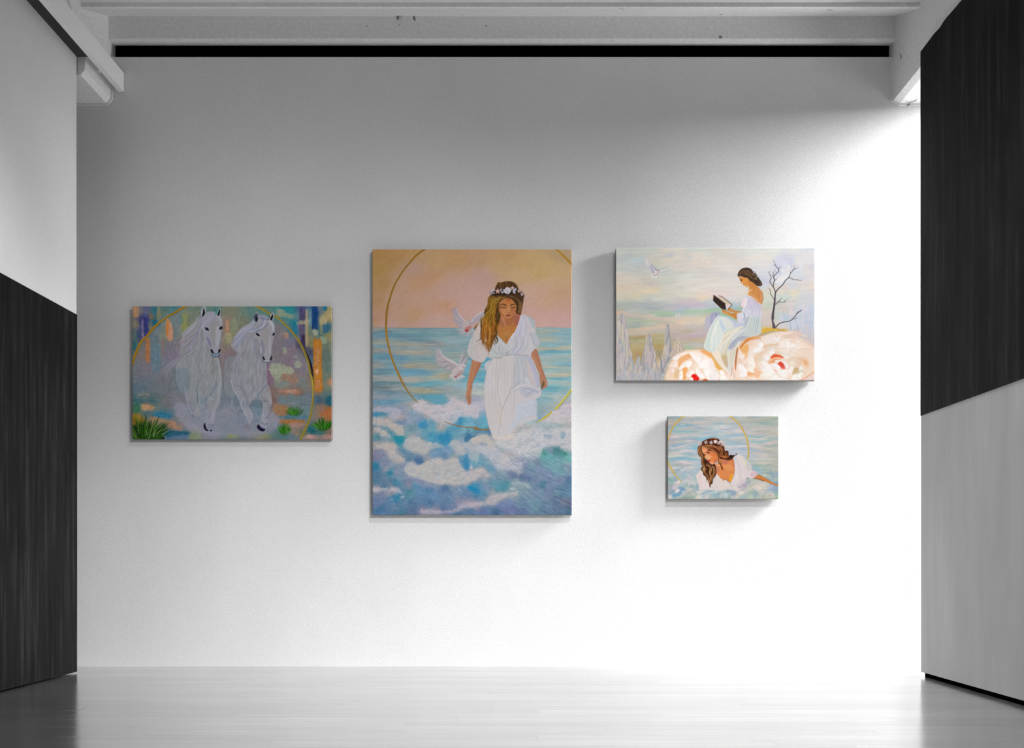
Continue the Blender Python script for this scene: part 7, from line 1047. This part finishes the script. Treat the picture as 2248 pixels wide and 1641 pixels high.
    for o,p,w,c,a in [(D1,[(660,490),(760,480),(850,465)],1.6,'e0d4c8',.9),(D1,[(450,880),(520,900),(620,890)],2,'ecdcd4',.9),(D1,[(380,890),(700,900),(900,870),(1200,850)],2.6,'d0c4c4',.6),(D1,[(900,1040),(1000,1030),(1060,1035)],1.2,'ece8e4',.9),(D1,[(250,1280),(500,1300),(650,1260),(850,1210)],1.6,'d8ccd0',.8),(D1,[(850,1300),(1000,1270),(1150,1250)],1.2,'dcd8dc',.8),(D1,[(300,1470),(600,1450),(820,1390),(1080,1370),(1200,1400)],2.4,'d8ccd0',.85),(D1,[(280,1600),(500,1570),(800,1550),(1100,1570)],2,'d8d4c8',.7),(D1,[(480,590),(700,540),(1000,510)],3,'8cb4c4',.6),(D1,[(450,750),(700,740),(1050,720)],3.6,'94b8c0',.6),(D1,[(330,1200),(550,1210),(800,1170)],3,'8cb0c8',.6),(D1,[(1000,1220),(1180,1200)],2.6,'8cbccc',.7),(D1,[(1350,1000),(1500,960),(1700,920),(1950,900)],3.4,'88bcd0',.7),(D1,[(1100,1340),(1230,1320)],3.4,'84bcd4',.8),(D1,[(850,1480),(1030,1510)],2.2,'8cb8bc',.7),(D1,[(1420,790),(1700,760),(2100,720)],3,'a4c0d0',.6),(D1,[(1850,460),(2100,470)],2.6,'a0bccc',.6),(D1,[(550,950),(900,980),(1100,960)],2.4,'a4b4bc',.5),
        (D2,[(0,530),(80,520),(180,530)],1.1,'e8e4e0',.9),(D2,[(500,960),(600,930),(800,940),(1100,960),(1400,990),(1600,920),(1700,880),(1900,890)],1.6,'dcd4c8',.8),(D2,[(1600,930),(1680,885),(1720,880)],1.2,'f0e4d4',.9),(D2,[(280,1270),(500,1230),(700,1230),(950,1210),(1200,1220)],1.6,'e0dcdc',.85),(D2,[(1000,1230),(1250,1230),(1600,1150),(1900,1110)],1.8,'dcd0c8',.8),(D2,[(1250,1240),(1500,1290),(1850,1330)],1.6,'d4ccc4',.8),(D2,[(200,940),(400,880),(700,850),(900,870)],3.4,'a0bccc',.7),(D2,[(950,880),(1200,900),(1450,920)],3,'9cbcc0',.7),(D2,[(1100,1110),(1400,1080),(1700,1020),(1900,940)],3.4,'98bcc0',.6),(D2,[(250,1210),(500,1180),(850,1160)],3.4,'9cbccc',.7),(D2,[(1350,470),(1600,460),(1850,450)],3.4,'9cb4b0',.6),(D2,[(1050,1440),(1300,1460),(1600,1500),(1900,1560)],1.6,'d4ccc4',.6),(D2,[(400,1340),(600,1360),(850,1350)],3,'a8bccc',.6),(D2,[(850,780),(1100,800),(1300,800)],2,'d4c8c4',.6),
        (D3,[(320,100),(600,70),(900,90),(1200,120)],5,'84b4c8',.7),(D3,[(400,230),(560,200),(660,180),(800,200),(950,240),(1200,230)],1.8,'e0d0d0',.85),(D3,[(720,190),(850,230),(1000,245)],2,'e8d4d4',.8),(D3,[(390,380),(500,390),(620,420),(700,460),(800,450),(900,400),(1100,370)],1.2,'e4e0dc',.9),(D3,[(250,690),(350,650),(450,630)],1.8,'dcd8d4',.8),(D3,[(500,900),(560,840),(620,860),(560,900)],3,'e8d4d0',.8),(D3,[(380,1080),(480,1010),(600,960),(700,940)],2.2,'d8ccd0',.7),(D3,[(480,1180),(560,1130),(620,1110)],4,'e8dcd4',.9),(D3,[(420,1320),(500,1300),(640,1200),(720,1110),(780,1090)],4,'6c9cbc',.85),(D3,[(380,1160),(500,1130)],2.2,'7ca0b8',.7),(D3,[(980,1030),(1070,990)],3.4,'84a4a4',.9),(D3,[(850,1200),(950,1120),(1050,1080)],2,'e4d4cc',.8),(D3,[(1050,1140),(1180,1070)],2,'88a0a4',.7),(D3,[(600,1380),(800,1360),(1000,1370),(1130,1350)],3.4,'8ca494',.7),(D3,[(1130,1410),(1300,1330),(1500,1250),(1700,1200),(1850,1150)],2.6,'e0d8d0',.7),(D3,[(1400,1280),(1600,1200),(1750,1130)],2.4,'94b0bc',.7),(D3,[(1620,1370),(1750,1310),(1950,1220)],3,'8cb4bc',.7),(D3,[(1560,1380),(1650,1350)],1.2,'5c6c74',.7),
        (D4,[(1000,150),(1200,100),(1500,90),(1700,130),(1900,150)],2,'d8ccc0',.8),(D4,[(1050,260),(1300,230),(1550,210),(1900,270)],1.6,'d4c8bc',.8),(D4,[(1000,1080),(1150,980),(1350,880)],1.6,'e8d8cc',.8),(D4,[(1100,1100),(1300,990),(1500,950)],1.6,'e8dcd0',.8),(D4,[(1200,1130),(1400,1060),(1600,1090)],1.8,'e4d8c8',.7),(D4,[(1350,640),(1450,620),(1650,640)],2,'ccd0c4',.7),(D4,[(600,1330),(680,1240),(860,1180)],2.6,'e8dccc',.8),(D4,[(1300,1200),(1420,1230)],1.4,'e8e0dc',.9),(D4,[(1600,1240),(1720,1260),(1850,1370)],2,'dcd0c4',.7),(D4,[(280,1160),(400,1200)],4.4,'8ca4b8',.7),(D4,[(400,1240),(520,1280)],3.4,'90a8bc',.7),(D4,[(1700,1080),(1830,1110)],4.4,'8ca0c4',.6),(D4,[(1180,1280),(1260,1290)],2.2,'8ca0b0',.8),(D4,[(1000,1180),(1200,1200),(1350,1240)],2.4,'98b0a8',.6)]:
        A.stroke(T(o,p),(w*.4,w,w*.4),c,a,.6)
    for i in range(240):
        x=r.uniform(1466,1709); y=r.uniform(1035,1094); A.stroke([(x,y),(x+r.uniform(1,5),y-r.uniform(-1,2.5))],r.uniform(.5,1.2),['ece4dc','dcd4cc','88a4a8','c8ccc4','7c98a8'][r.randint(5)],.5,.4)
    # gold ring
    def gold(pts,w):
        A.stroke(pts,w,'c8a44c',1,.4); A.stroke([(x-.3,y) for x,y in pts],.9,'e4c868',.8,.4)
    gold(T(D1,[(830,190),(720,250),(600,370),(500,480),(400,630),(330,780),(280,920),(250,1040)]),(2.6,3.2,3,3,2.6)); gold(T(D2,[(330,190),(450,280),(600,400),(740,570),(830,740),(910,920),(960,1100),(985,1300),(990,1480),(965,1641)]),(3.4,3.2,3.4,3,3.2)); gold(T(D4,[(945,0),(920,90),(895,150)]),(3,2,1))
    gold(T(D3,[(240,150),(280,280),(350,420),(440,560),(540,700),(670,820)]),(2.6,3,3,2.4,2))
    for i in range(40): 
        t=r.rand(); x,y=T(D2,[(830+150*t**.6,740+800*t)])[0]; A.blob(x+r.randn()*.7,y,.5,.5,['f4ec98','b08c30'][i%2],.8)
    for i in range(14):
        t=r.rand(); x,y=T(D3,[(260+400*t,220+590*t)])[0]; A.blob(x,y,.6,.6,'f0d040',.8)
    # dress (left sleeve, bodice, right sleeve)
    A.fill(T(D3,[(1330,470),(1250,540),(1170,640),(1180,740),(1220,870),(1260,1000),(1250,1080),(1330,1120),(1500,1110),(1640,1110),(1900,1120),(2089,1100),(2089,790),(1950,720),(1820,600),(1780,700),(1650,960),(1500,640)])+[],'e0d0cc',1,.4)
    A.fill(T(D3,[(1800,570),(1950,700),(2089,790),(2089,1110),(1800,1110),(1650,1080),(1640,980),(1720,880)]),'dcd0cc',1,.4)
    A.fill(T(D4,[(-20,680),(150,780),(300,870),(330,920),(420,1080),(560,1160),(400,1120),(250,1100),(0,1110)]),'dccfca',1,.4)
    A.fill(T(D4,[(440,20),(560,10),(700,50),(860,130),(980,230),(1040,330),(1070,470),(1180,510),(1240,590),(1190,690),(1080,750),(1000,740),(950,710),(870,760),(800,880),(700,950),(560,1010),(640,1110),(560,1160),(470,1080),(400,960),(350,890),(420,740),(480,560),(490,380),(470,200)]),'dcd0d0',1,.4)
    A.fill(T(D2,[(590,1560),(660,1530),(780,1580),(860,1641),(560,1641),(560,1600)]),'e4d4d0',1,.4)
    A.fill(T(D4,[(800,200),(960,230),(1040,340),(1050,460),(880,480),(820,320)]),'ccc4c4',.9,.8); A.fill(T(D4,[(780,200),(860,180),(880,300),(840,300)]),'d8d0b0',.8,.6); A.fill(T(D4,[(440,20),(560,40),(560,200),(500,300),(470,150)]),'c8ccd4',.9,.6)
    A.fill(T(D4,[(1080,480),(1180,510),(1240,590),(1180,690),(1080,740),(1010,640)]),'d4b8c0',.9,.6,var=(.12,.8,.8,0,4))
    A.fill(T(D4,[(560,860),(800,740),(860,760),(780,900),(620,960),(560,940)]),'d4c0c4',.7,1)
    for i in range(40):
        t=r.rand(); s_=r.rand()
        A.stroke(T(D4,[(480+120*t,40+100*t),(540+200*t,300),(600+190*t+20*s_,500),(520+300*t,860-60*t)]),(.4,.9,.3),['f0e4e0','b8b8c4','e4d8d4','c4b4b4','f4ece8'][i%5],.6,.35)
        A.stroke(T(D4,[(560+180*t,40),(760+100*t,200),(860+60*s_,470)]),(.4,.9,.3),['f4e8e0','d4c4c4','c8c8a8'][i%3],.5,.35)
        A.stroke(T(D4,[(490+30*t,380),(540+60*t,640),(440+200*t,900)]),(.4,.9,.3),['ecdcdc','ccbcc0','f0e4e0'][i%3],.5,.35)
        A.stroke(T(D3,[(1830+30*t,620+80*t),(1780+80*t,820+60*t),(1760+260*t,1060+20*s_)]),(.4,.9,.3),['f0e4dc','c0bcc4','e4dcd8','ccbab4'][i%4],.6,.35)
        A.stroke(T(D3,[(1320+60*t,520+60*t),(1250+140*t,740),(1280+160*t,1060)]),(.4,.9,.3),['f0dcd8','d4c0bc','e8d4d0','c8bcc4'][i%4],.6,.35)
        A.stroke(T(D3,[(1650+50*t,980),(1680+120*t,1040),(1720+200*t,1100)]),(.4,.9,.3),['f0e4dc','c4b4b0'][i%2],.5,.35)
        A.stroke(T(D4,[(10,700+200*t),(150,830+130*t),(300,1000+60*t)]),(.4,.9,.3),['ece0d8','c8b8ac','e0d4cc'][i%3],.5,.35)
        A.stroke(T(D4,[(340,920),(400+40*t,1020),(480+100*t,1130-20*s_)]),(.4,.9,.3),['f4ece4','c8b0ac'][i%2],.5,.35)
    for i in range(50): x,y=T(D4,[(r.normal(1050,80),r.normal(620,60))])[0]; A.blob(x,y,.5,.5,['b0909c','f4e4e4','e0c4cc','a08488'][i%4],.8)
    for i in range(40): x,y=T(D4,[(r.normal(620,90),r.normal(1010,40))])[0]; A.blob(x,y,.5,.5,['b4949c','f4e8e4','a89c98'][i%3],.7)
    A.fill(T(D4,[(870,745),(950,710),(950,718),(890,752)]),'2c2824',.9,.3,False)
    # skin: chest, neck
    A.fill(T(D3,[(1780,270),(1900,220),(1900,0),(2089,0),(2089,780),(1980,720),(1880,620),(1820,560),(1800,400)]),'d8885c',1,.4)
    A.fill(T(D4,[(-10,0),(60,30),(200,140),(300,150),(440,110),(470,200),(490,400),(480,560),(420,740),(370,850),(330,870),(220,800),(100,740),(-10,670)]),'dc8850',1,.4,var=(.05,2,3,0,4))
    A.fill(T(D4,[(80,130),(200,160),(310,180),(180,280),(100,240)]),'c47060',.8,.6); A.fill(T(D4,[(120,340),(250,280),(400,300),(440,420),(300,500),(180,440)]),'e4985c',.8,1); A.fill(T(D4,[(380,580),(420,620),(400,760),(340,840),(300,780),(330,680)]),'eca424',.95,.5); A.stroke(T(D4,[(0,675),(150,760),(250,800),(330,865)]),1.2,'9c5c34',.8,.5); A.fill(T(D4,[(380,150),(450,140),(470,300),(440,400),(400,280)]),'cc7450',.7,.8)
    A.fill(T(D3,[(1800,300),(1900,330),(1950,480),(1900,560),(1830,520)]),'c87c60',.7,.8); A.fill(T(D3,[(1850,560),(1950,580),(2060,700),(2040,750),(1920,660)]),'e08c48',.8,.8); A.fill(T(D3,[(1780,270),(1850,280),(1960,330),(1900,340)]),'f0c094',.8,.5)
    # right arm
    A.fill(T(D4,[(1240,620),(1350,640),(1500,730),(1620,810),(1760,890),(1920,960),(1930,1000),(1850,985),(1700,930),(1500,840),(1380,810),(1270,760),(1180,750),(1100,740),(1180,680)]),'cc7c40',1,.3,False)
    A.stroke(T(D4,[(1240,640),(1400,690),(1600,810),(1750,900)]),1.2,'dc9458',.8,.4); A.stroke(T(D4,[(1100,745),(1270,765),(1400,815),(1470,820)]),(.6,1.4,.4),'3c2c20',.9,.4); A.stroke(T(D4,[(1250,605),(1350,650),(1550,750),(1700,850)]),.7,'5c4434',.8,.3)
    # hair mass
    A.fill(T(D1,[(1440,1080),(1550,1010),(1700,970),(1850,950),(1960,970),(2030,1030),(2100,1100),(2188,1250),(2188,1641),(1950,1641),(1900,1500),(1800,1420),(1650,1380),(1550,1260),(1400,1220),(1310,1280),(1290,1350),(1300,1250),(1380,1180)]),'501c0c',1,.4)
    A.fill(T(D2,[(0,1080),(60,1200),(130,1280),(180,1400),(250,1390),(290,1450),(300,1560),(310,1641),(0,1641)]),'501808',1,.4)
    A.fill(T(D1,[(1300,1250),(1400,1210),(1440,1250),(1430,1350),(1450,1460),(1530,1500),(1540,1641),(1430,1641),(1330,1570),(1280,1480),(1270,1350)]),'54361c',1,.4)
    A.fill(T(D3,[(1300,0),(1450,0),(1460,110),(1530,130),(1600,220),(1680,290),(1760,260),(1800,320),(1830,500),(1800,660),(1720,760),(1700,900),(1640,950),(1640,1050),(1610,1000),(1590,900),(1540,770),(1520,880),(1510,780),(1480,690),(1400,620),(1390,540),(1330,470),(1320,400),(1380,350),(1330,260),(1340,170),(1330,60)]),'44240f',1,.4)
    A.fill(T(D3,[(1380,420),(1430,370),(1440,420),(1410,490)]),'dcc4bc',1,.3); A.fill(T(D3,[(1490,560),(1530,600),(1560,650),(1510,620)]),'dcc8c0',1,.3)
    A.fill(T(D4,[(-10,0),(450,0),(440,60),(400,120),(300,150),(200,140),(100,90),(40,40)]),'3c1408',1,.4); A.stroke(T(D4,[(80,60),(180,110),(300,120),(400,90)]),1.1,'8c5434',.9,.4)
    A.fill(T(D2,[(330,1560),(400,1530),(440,1600),(420,1641),(320,1641)]),'241408',1,.4); A.stroke(T(D2,[(380,1560),(500,1550),(560,1530),(575,1490),(540,1475)]),(2.4,1.6,1.4,.6),'301c10',1,.4)
    # face
    A.fill(T(D1,[(1430,1250),(1520,1270),(1640,1360),(1750,1400),(1880,1480),(1960,1641),(1540,1641),(1530,1560),(1510,1500),(1450,1460),(1420,1360)]),'e08c58',1,.3)
    A.fill(T(D3,[(1460,0),(1900,0),(1880,120),(1820,200),(1760,260),(1690,285),(1640,270),(1600,200),(1555,190),(1550,160),(1520,130),(1490,100),(1460,60)]),'e08c58',1,.3)
    A.fill(T(D1,[(1430,1280),(1540,1320),(1600,1390),(1540,1480),(1460,1430)]),'eca070',.8,.6); A.fill(T(D1,[(1700,1430),(1850,1450),(1950,1600),(1800,1580),(1700,1520)]),'dc7440',.8,.8); A.fill(T(D1,[(1560,1530),(1700,1540),(1760,1641),(1560,1641)]),'e8a878',.7,.8)
    A.fill(T(D3,[(1640,60),(1800,40),(1840,130),(1740,180),(1660,120)]),'e0803c',.8,.8); A.fill(T(D3,[(1500,20),(1600,30),(1620,100),(1540,120)]),'e8b088',.8,.6); A.fill(T(D3,[(1640,210),(1720,200),(1720,270),(1660,260)]),'e4a078',.9,.5); A.fill(T(D3,[(1780,100),(1880,60),(1870,180),(1790,230),(1740,210)]),'c86c4c',.8,.7)
    A.stroke(T(D1,[(1545,1460),(1590,1410),(1660,1380),(1700,1400)]),(.8,1.4,1),'481408',1,.3); A.fill(T(D1,[(1605,1455),(1640,1440),(1680,1460),(1650,1490),(1610,1483)]),'4c3018',.9,.3); A.stroke(T(D1,[(1600,1450),(1650,1430),(1700,1455)]),.8,'1c0c08',1,.3); A.blob(*T(D1,[(1625,1470)])[0],.5,.4,'8c8050',.9); A.stroke(T(D1,[(1530,1480),(1540,1560),(1520,1600)]),.8,'c47850',.6)
    A.stroke(T(D3,[(1500,85),(1530,100),(1560,90)]),1,'a45c34',.9,.3); A.fill(T(D3,[(1550,155),(1600,140),(1640,125),(1630,160),(1600,195),(1565,195)]),'c01c1c',1,.3); A.stroke(T(D3,[(1555,165),(1600,160),(1635,130)]),.5,'780c10',.9,.3)
    # hair strands
    HP=['b47c44','8c5020','6c2c10','c89860','dca878','3c1408','a45c30']
    def locks(o,ctr,k,sp,w=1.1,pal=HP):
        for i in range(k):
            d=r.randn(2)*sp; ph=r.uniform(-1,1)
            A.stroke(T(o,[(x+d[0]*(1+.3*j*ph*.3),y+d[1]) for j,(x,y) in enumerate(ctr)]),(.4,w*r.uniform(.6,1.2),.3),pal[r.randint(len(pal))],.75,.3)
    locks(D1,[(1450,1250),(1600,1220),(1800,1230),(1950,1290),(2050,1400)],22,22)
    locks(D1,[(1500,1230),(1650,1290),(1780,1340),(1900,1420),(1980,1540),(2040,1641)],20,20)
    locks(D1,[(2000,1250),(2080,1290),(2130,1370),(2100,1470),(2050,1500)],16,18)
    locks(D1,[(1350,1230),(1310,1330),(1330,1440),(1380,1540),(1440,1641)],22,18)
    locks(D1,[(1700,990),(1800,960),(1950,1000)],8,12,.9,['6c2c10','a45c30','3c1408','c89860'])
    locks(D1,[(2080,1480),(2140,1560),(2188,1641)],12,20)
    locks(D2,[(0,1320),(60,1330),(100,1400),(60,1480),(0,1520)],14,16); locks(D2,[(180,1450),(240,1480),(230,1560),(160,1600),(60,1560)],18,16); locks(D2,[(0,1560),(100,1600),(250,1610),(300,1560)],12,16,1,['dc9060','8c2c10','501808','b46c34'])
    locks(D3,[(1330,0),(1390,110),(1370,200),(1420,300),(1470,400),(1450,520),(1520,640),(1590,760),(1630,900)],26,16)
    locks(D3,[(1520,290),(1600,330),(1660,430),(1630,560),(1660,700),(1640,850)],22,18); locks(D3,[(1690,330),(1760,420),(1770,540),(1720,660),(1650,780)],18,16); locks(D3,[(1460,110),(1540,200),(1640,290),(1720,300)],14,12,1.2,['28100c','3c1c10','44281c'])
    A.stroke(T(D3,[(1400,340),(1350,380),(1340,450),(1400,530)]),1.1,'a47c3c',.9,.3); A.stroke(T(D3,[(1430,380),(1410,480),(1440,540)]),.9,'c89c60',.9,.3)
    A.stroke(T(D3,[(1900,0),(1910,120),(1900,200),(1960,270),(1990,350),(2010,440)]),(2.4,2.2,1.6),'6c3814',1,.4); A.stroke(T(D3,[(1920,60),(1930,180),(1980,260)]),.9,'c88c50',.9,.3); A.stroke(T(D4,[(20,150),(50,220),(40,300),(70,370),(100,450)]),(1,1.4,1.6),'401810',1,.3); A.stroke(T(D4,[(60,370),(110,390)]),.8,'401810',.9)
    A.stroke(T(D1,[(1450,1090),(1600,1000),(1750,975)]),.8,'2c100c',.8,.3); A.stroke(T(D2,[(0,1090),(80,1230),(170,1390),(280,1400),(300,1550)]),1.1,'2c0c08',.8,.4)
    # flower crown
    def fl(o,x,y,R,c,k=5):
        R*=.78
        X,Y=T(o,[(x,y)])[0]
        for q in range(k):
            t=q*2*math.pi/k+x; A.stroke([(X,Y),(X+math.cos(t)*R,Y+math.sin(t)*R)],(R*.35,R*.6,R*.3),c,.95,.35)
        A.blob(X,Y,R*.2,R*.2,'3c1c18',.95)
    for q in [(D1,1350,1130,5,'dcc4bc',7),(D1,1400,1160,3.5,'c8a49c',6),(D1,1560,1100,5.4,'dcc8c0',6),(D1,1740,1110,5,'dcd8dc',7),(D1,1870,1080,4.6,'ecd8d4',4),(D1,2000,1120,5.4,'e4d4d0',6),(D1,2060,1080,3.6,'ecdcd8',5),(D1,2140,1150,4.6,'dcc8bc',6),(D2,20,1080,4,'ecdcd4',5),(D2,100,1130,5,'e4ccc4',6),(D2,140,1220,3.6,'dcc4bc',5),(D2,60,1200,2.6,'f0e4e0',4)]: fl(*q)
    A.fill(T(D1,[(1820,1040),(1900,1020),(1950,1060),(1900,1130),(1850,1120)]),'ecd8d8',1,.3)
    A.tone(.015,.6,.6,3,0,2); A.tone(.01,3,3,4)
    return A

LIGHT1=(.46,.66,.57,.92); LIGHT2=(.56,.68,1.06,1.28); LIGHT3=(.66,1.33,.97,1.25); LIGHT4=(1.24,1.34,1.3,1.41)

# ------------------------------------------------------------------ canvases
def lin2(c): return np.where(c <= .04045, c/12.92, ((c+.055)/1.055)**2.4)
def canvas_mat(name):
    m, nt, b = newmat(name, .7, .06); L = nt.links
    at = node(nt, 'ShaderNodeAttribute', attribute_name='paint'); L.new(at.outputs['Color'], b.inputs['Base Color'])
    n1 = node(nt, 'ShaderNodeTexNoise', Scale=260., Detail=2.0); L.new(mapped(nt, (1, 1, 1)).outputs[0], n1.inputs['Vector'])
    bp = node(nt, 'ShaderNodeBump', Strength=.08, Distance=.001); L.new(n1.outputs[0], bp.inputs['Height']); L.new(bp.outputs[0], b.inputs['Normal'])
    return m
M_paint = canvas_mat('oil_paint_on_canvas')
M_linen, _, _b = newmat('canvas_edge', .9, .1); _b.inputs['Base Color'].default_value = (.24, .24, .24, 1)
M_wood, _, _b = newmat('stretcher_wood', .7, .2); _b.inputs['Base Color'].default_value = (.45, .33, .2, 1)
TH = .05; GAP = .012
def picture(art, box_, light, dens, label, cat='painting'):
    """box_ : left, top, right, bottom of the face in photograph pixels; light: illumination at the four corners"""
    d = YB-GAP-TH
    x0, x1 = X(box_[0], d), X(box_[2], d); z1, z0 = Z(box_[1], d), Z(box_[3], d)
    e = empty('painting', ((x0+x1)/2, YB, z0)); tag(e, label, cat, 'canvases on the picture wall')
    cx, cz = (x0+x1)/2, z0
    W_, H_ = x1-x0, z1-z0
    nx = int((box_[2]-box_[0])*dens); nz = int((box_[3]-box_[1])*dens)
    im = art().im
    h, w_ = im.shape[:2]
    u = np.linspace(0, 1, nx+1); v = np.linspace(0, 1, nz+1)
    # soften by the sampling ratio, then sample
    def samp(a, n, ax):
        L_ = a.shape[ax]; c = np.cumsum(np.insert(a, 0, 0, axis=ax), axis=ax); half = max(.5, L_/n*.5)
        p = np.linspace(0, 1, n+1)*L_; lo = np.clip(p-half, 0, L_-1); hi = np.clip(p+half, lo+1, L_)
        def at(q):
            i = np.minimum(q.astype(int), L_-1); f = q-i; sh = [1]*a.ndim; sh[ax] = -1; f = f.reshape(sh)
            return np.take(c, i, axis=ax)*(1-f)+np.take(c, np.minimum(i+1, L_), axis=ax)*f
        sh = [1]*a.ndim; sh[ax] = -1
        return (at(hi)-at(lo))/(hi-lo).reshape(sh)
    col = samp(samp(lin2(np.clip(im, 0, 1)), nz, 0), nx, 1)
    (a, b2, c, d2) = light                          # tl, tr, bl, br brightness of white there
    U, V_ = np.meshgrid(u, v)
    il = (a*(1-U)+b2*U)*(1-V_)+(c*(1-U)+d2*U)*V_
    col = np.clip(col/il[..., None], 0.002, .93)
    r = .0025                                        # slight roll of the canvas at its edges
    xx = u*W_-W_/2; zz = (1-v)*H_
    XX, ZZ = np.meshgrid(xx, zz)
    lum = col.mean(-1); YY = -TH-(lum-.4)*.0008
    edge = np.minimum(np.minimum(U, 1-U)*W_, np.minimum(V_, 1-V_)*H_); YY = YY+np.clip(1-edge/r, 0, 1)**2*r*.6
    co_ = np.stack([XX, YY-GAP+0*XX, ZZ], -1).reshape(-1, 3)
    idx = np.arange((nx+1)*(nz+1)).reshape(nz+1, nx+1)
    q = np.stack([idx[1:, :-1], idx[1:, 1:], idx[:-1, 1:], idx[:-1, :-1]], -1).reshape(-1, 4)
    me = bpy.data.meshes.new('painted_canvas')
    me.vertices.add(len(co_)); me.vertices.foreach_set('co', co_.astype(np.float32).ravel())
    me.loops.add(q.size); me.loops.foreach_set('vertex_index', q.astype(np.int32).ravel())
    me.polygons.add(len(q)); me.polygons.foreach_set('loop_start', (np.arange(len(q))*4).astype(np.int32)); me.polygons.foreach_set('loop_total', np.full(len(q), 4, np.int32))
    me.update(calc_edges=True)
    at = me.color_attributes.new('paint', 'FLOAT_COLOR', 'POINT')
    at.data.foreach_set('color', np.concatenate([col.reshape(-1, 3), np.ones((len(co_), 1))], 1).astype(np.float32).ravel())
    me.polygons.foreach_set('use_smooth', np.ones(len(q), bool))
    me.materials.append(M_paint)
    o = bpy.data.objects.new('painted_face', me); C.objects.link(o); o.parent = e
    # turned-over canvas sides and the stretcher bars behind
    bm = bmesh.new(); ins = .0006
    ring = [(-W_/2+ins, 0+ins), (W_/2-ins, 0+ins), (W_/2-ins, H_-ins), (-W_/2+ins, H_-ins)]
    A_ = [bm.verts.new((x, -TH-GAP+.0018, z)) for x, z in ring]; B_ = [bm.verts.new((x, -GAP-.001, z)) for x, z in ring]
    for i in range(4): bm.faces.new((A_[i], A_[(i+1) % 4], B_[(i+1) % 4], B_[i]))
    bmesh.ops.recalc_face_normals(bm, faces=bm.faces)
    meshobj('canvas_side', bm, M_linen, e)
    sw = .05; yA, yB_ = -TH-GAP+.006, -GAP
    for (p0, p1, r0, r1) in [(-W_/2+.002, W_/2-.002, .002, sw), (-W_/2+.002, W_/2-.002, H_-sw, H_-.002), (-W_/2+.002, -W_/2+sw, sw+.001, H_-sw-.001), (W_/2-sw, W_/2-.002, sw+.001, H_-sw-.001)]:
        meshobj('stretcher_bar', box(p0, p1, yA, yB_, r0, r1), M_wood, e)
    return e
picture(p1, (290.7, 672, 728, 963.8), LIGHT1, 1.25, 'landscape canvas of two white horses galloping inside a gold ring')
picture(p2, (817.7, 546.9, 1255.2, 1129.8), LIGHT2, 1.25, 'tall canvas of a woman in white wading through surf with two doves')
picture(p3, (1352.1, 543.9, 1789, 834.8), LIGHT3, 1.25, 'landscape canvas of a woman reading on a giant peony beside a bare tree')
picture(p4, (1466, 913, 1709, 1094.9), LIGHT4, 1.9, 'smallest canvas, a flower-crowned woman lying in shallow water, below the reader')
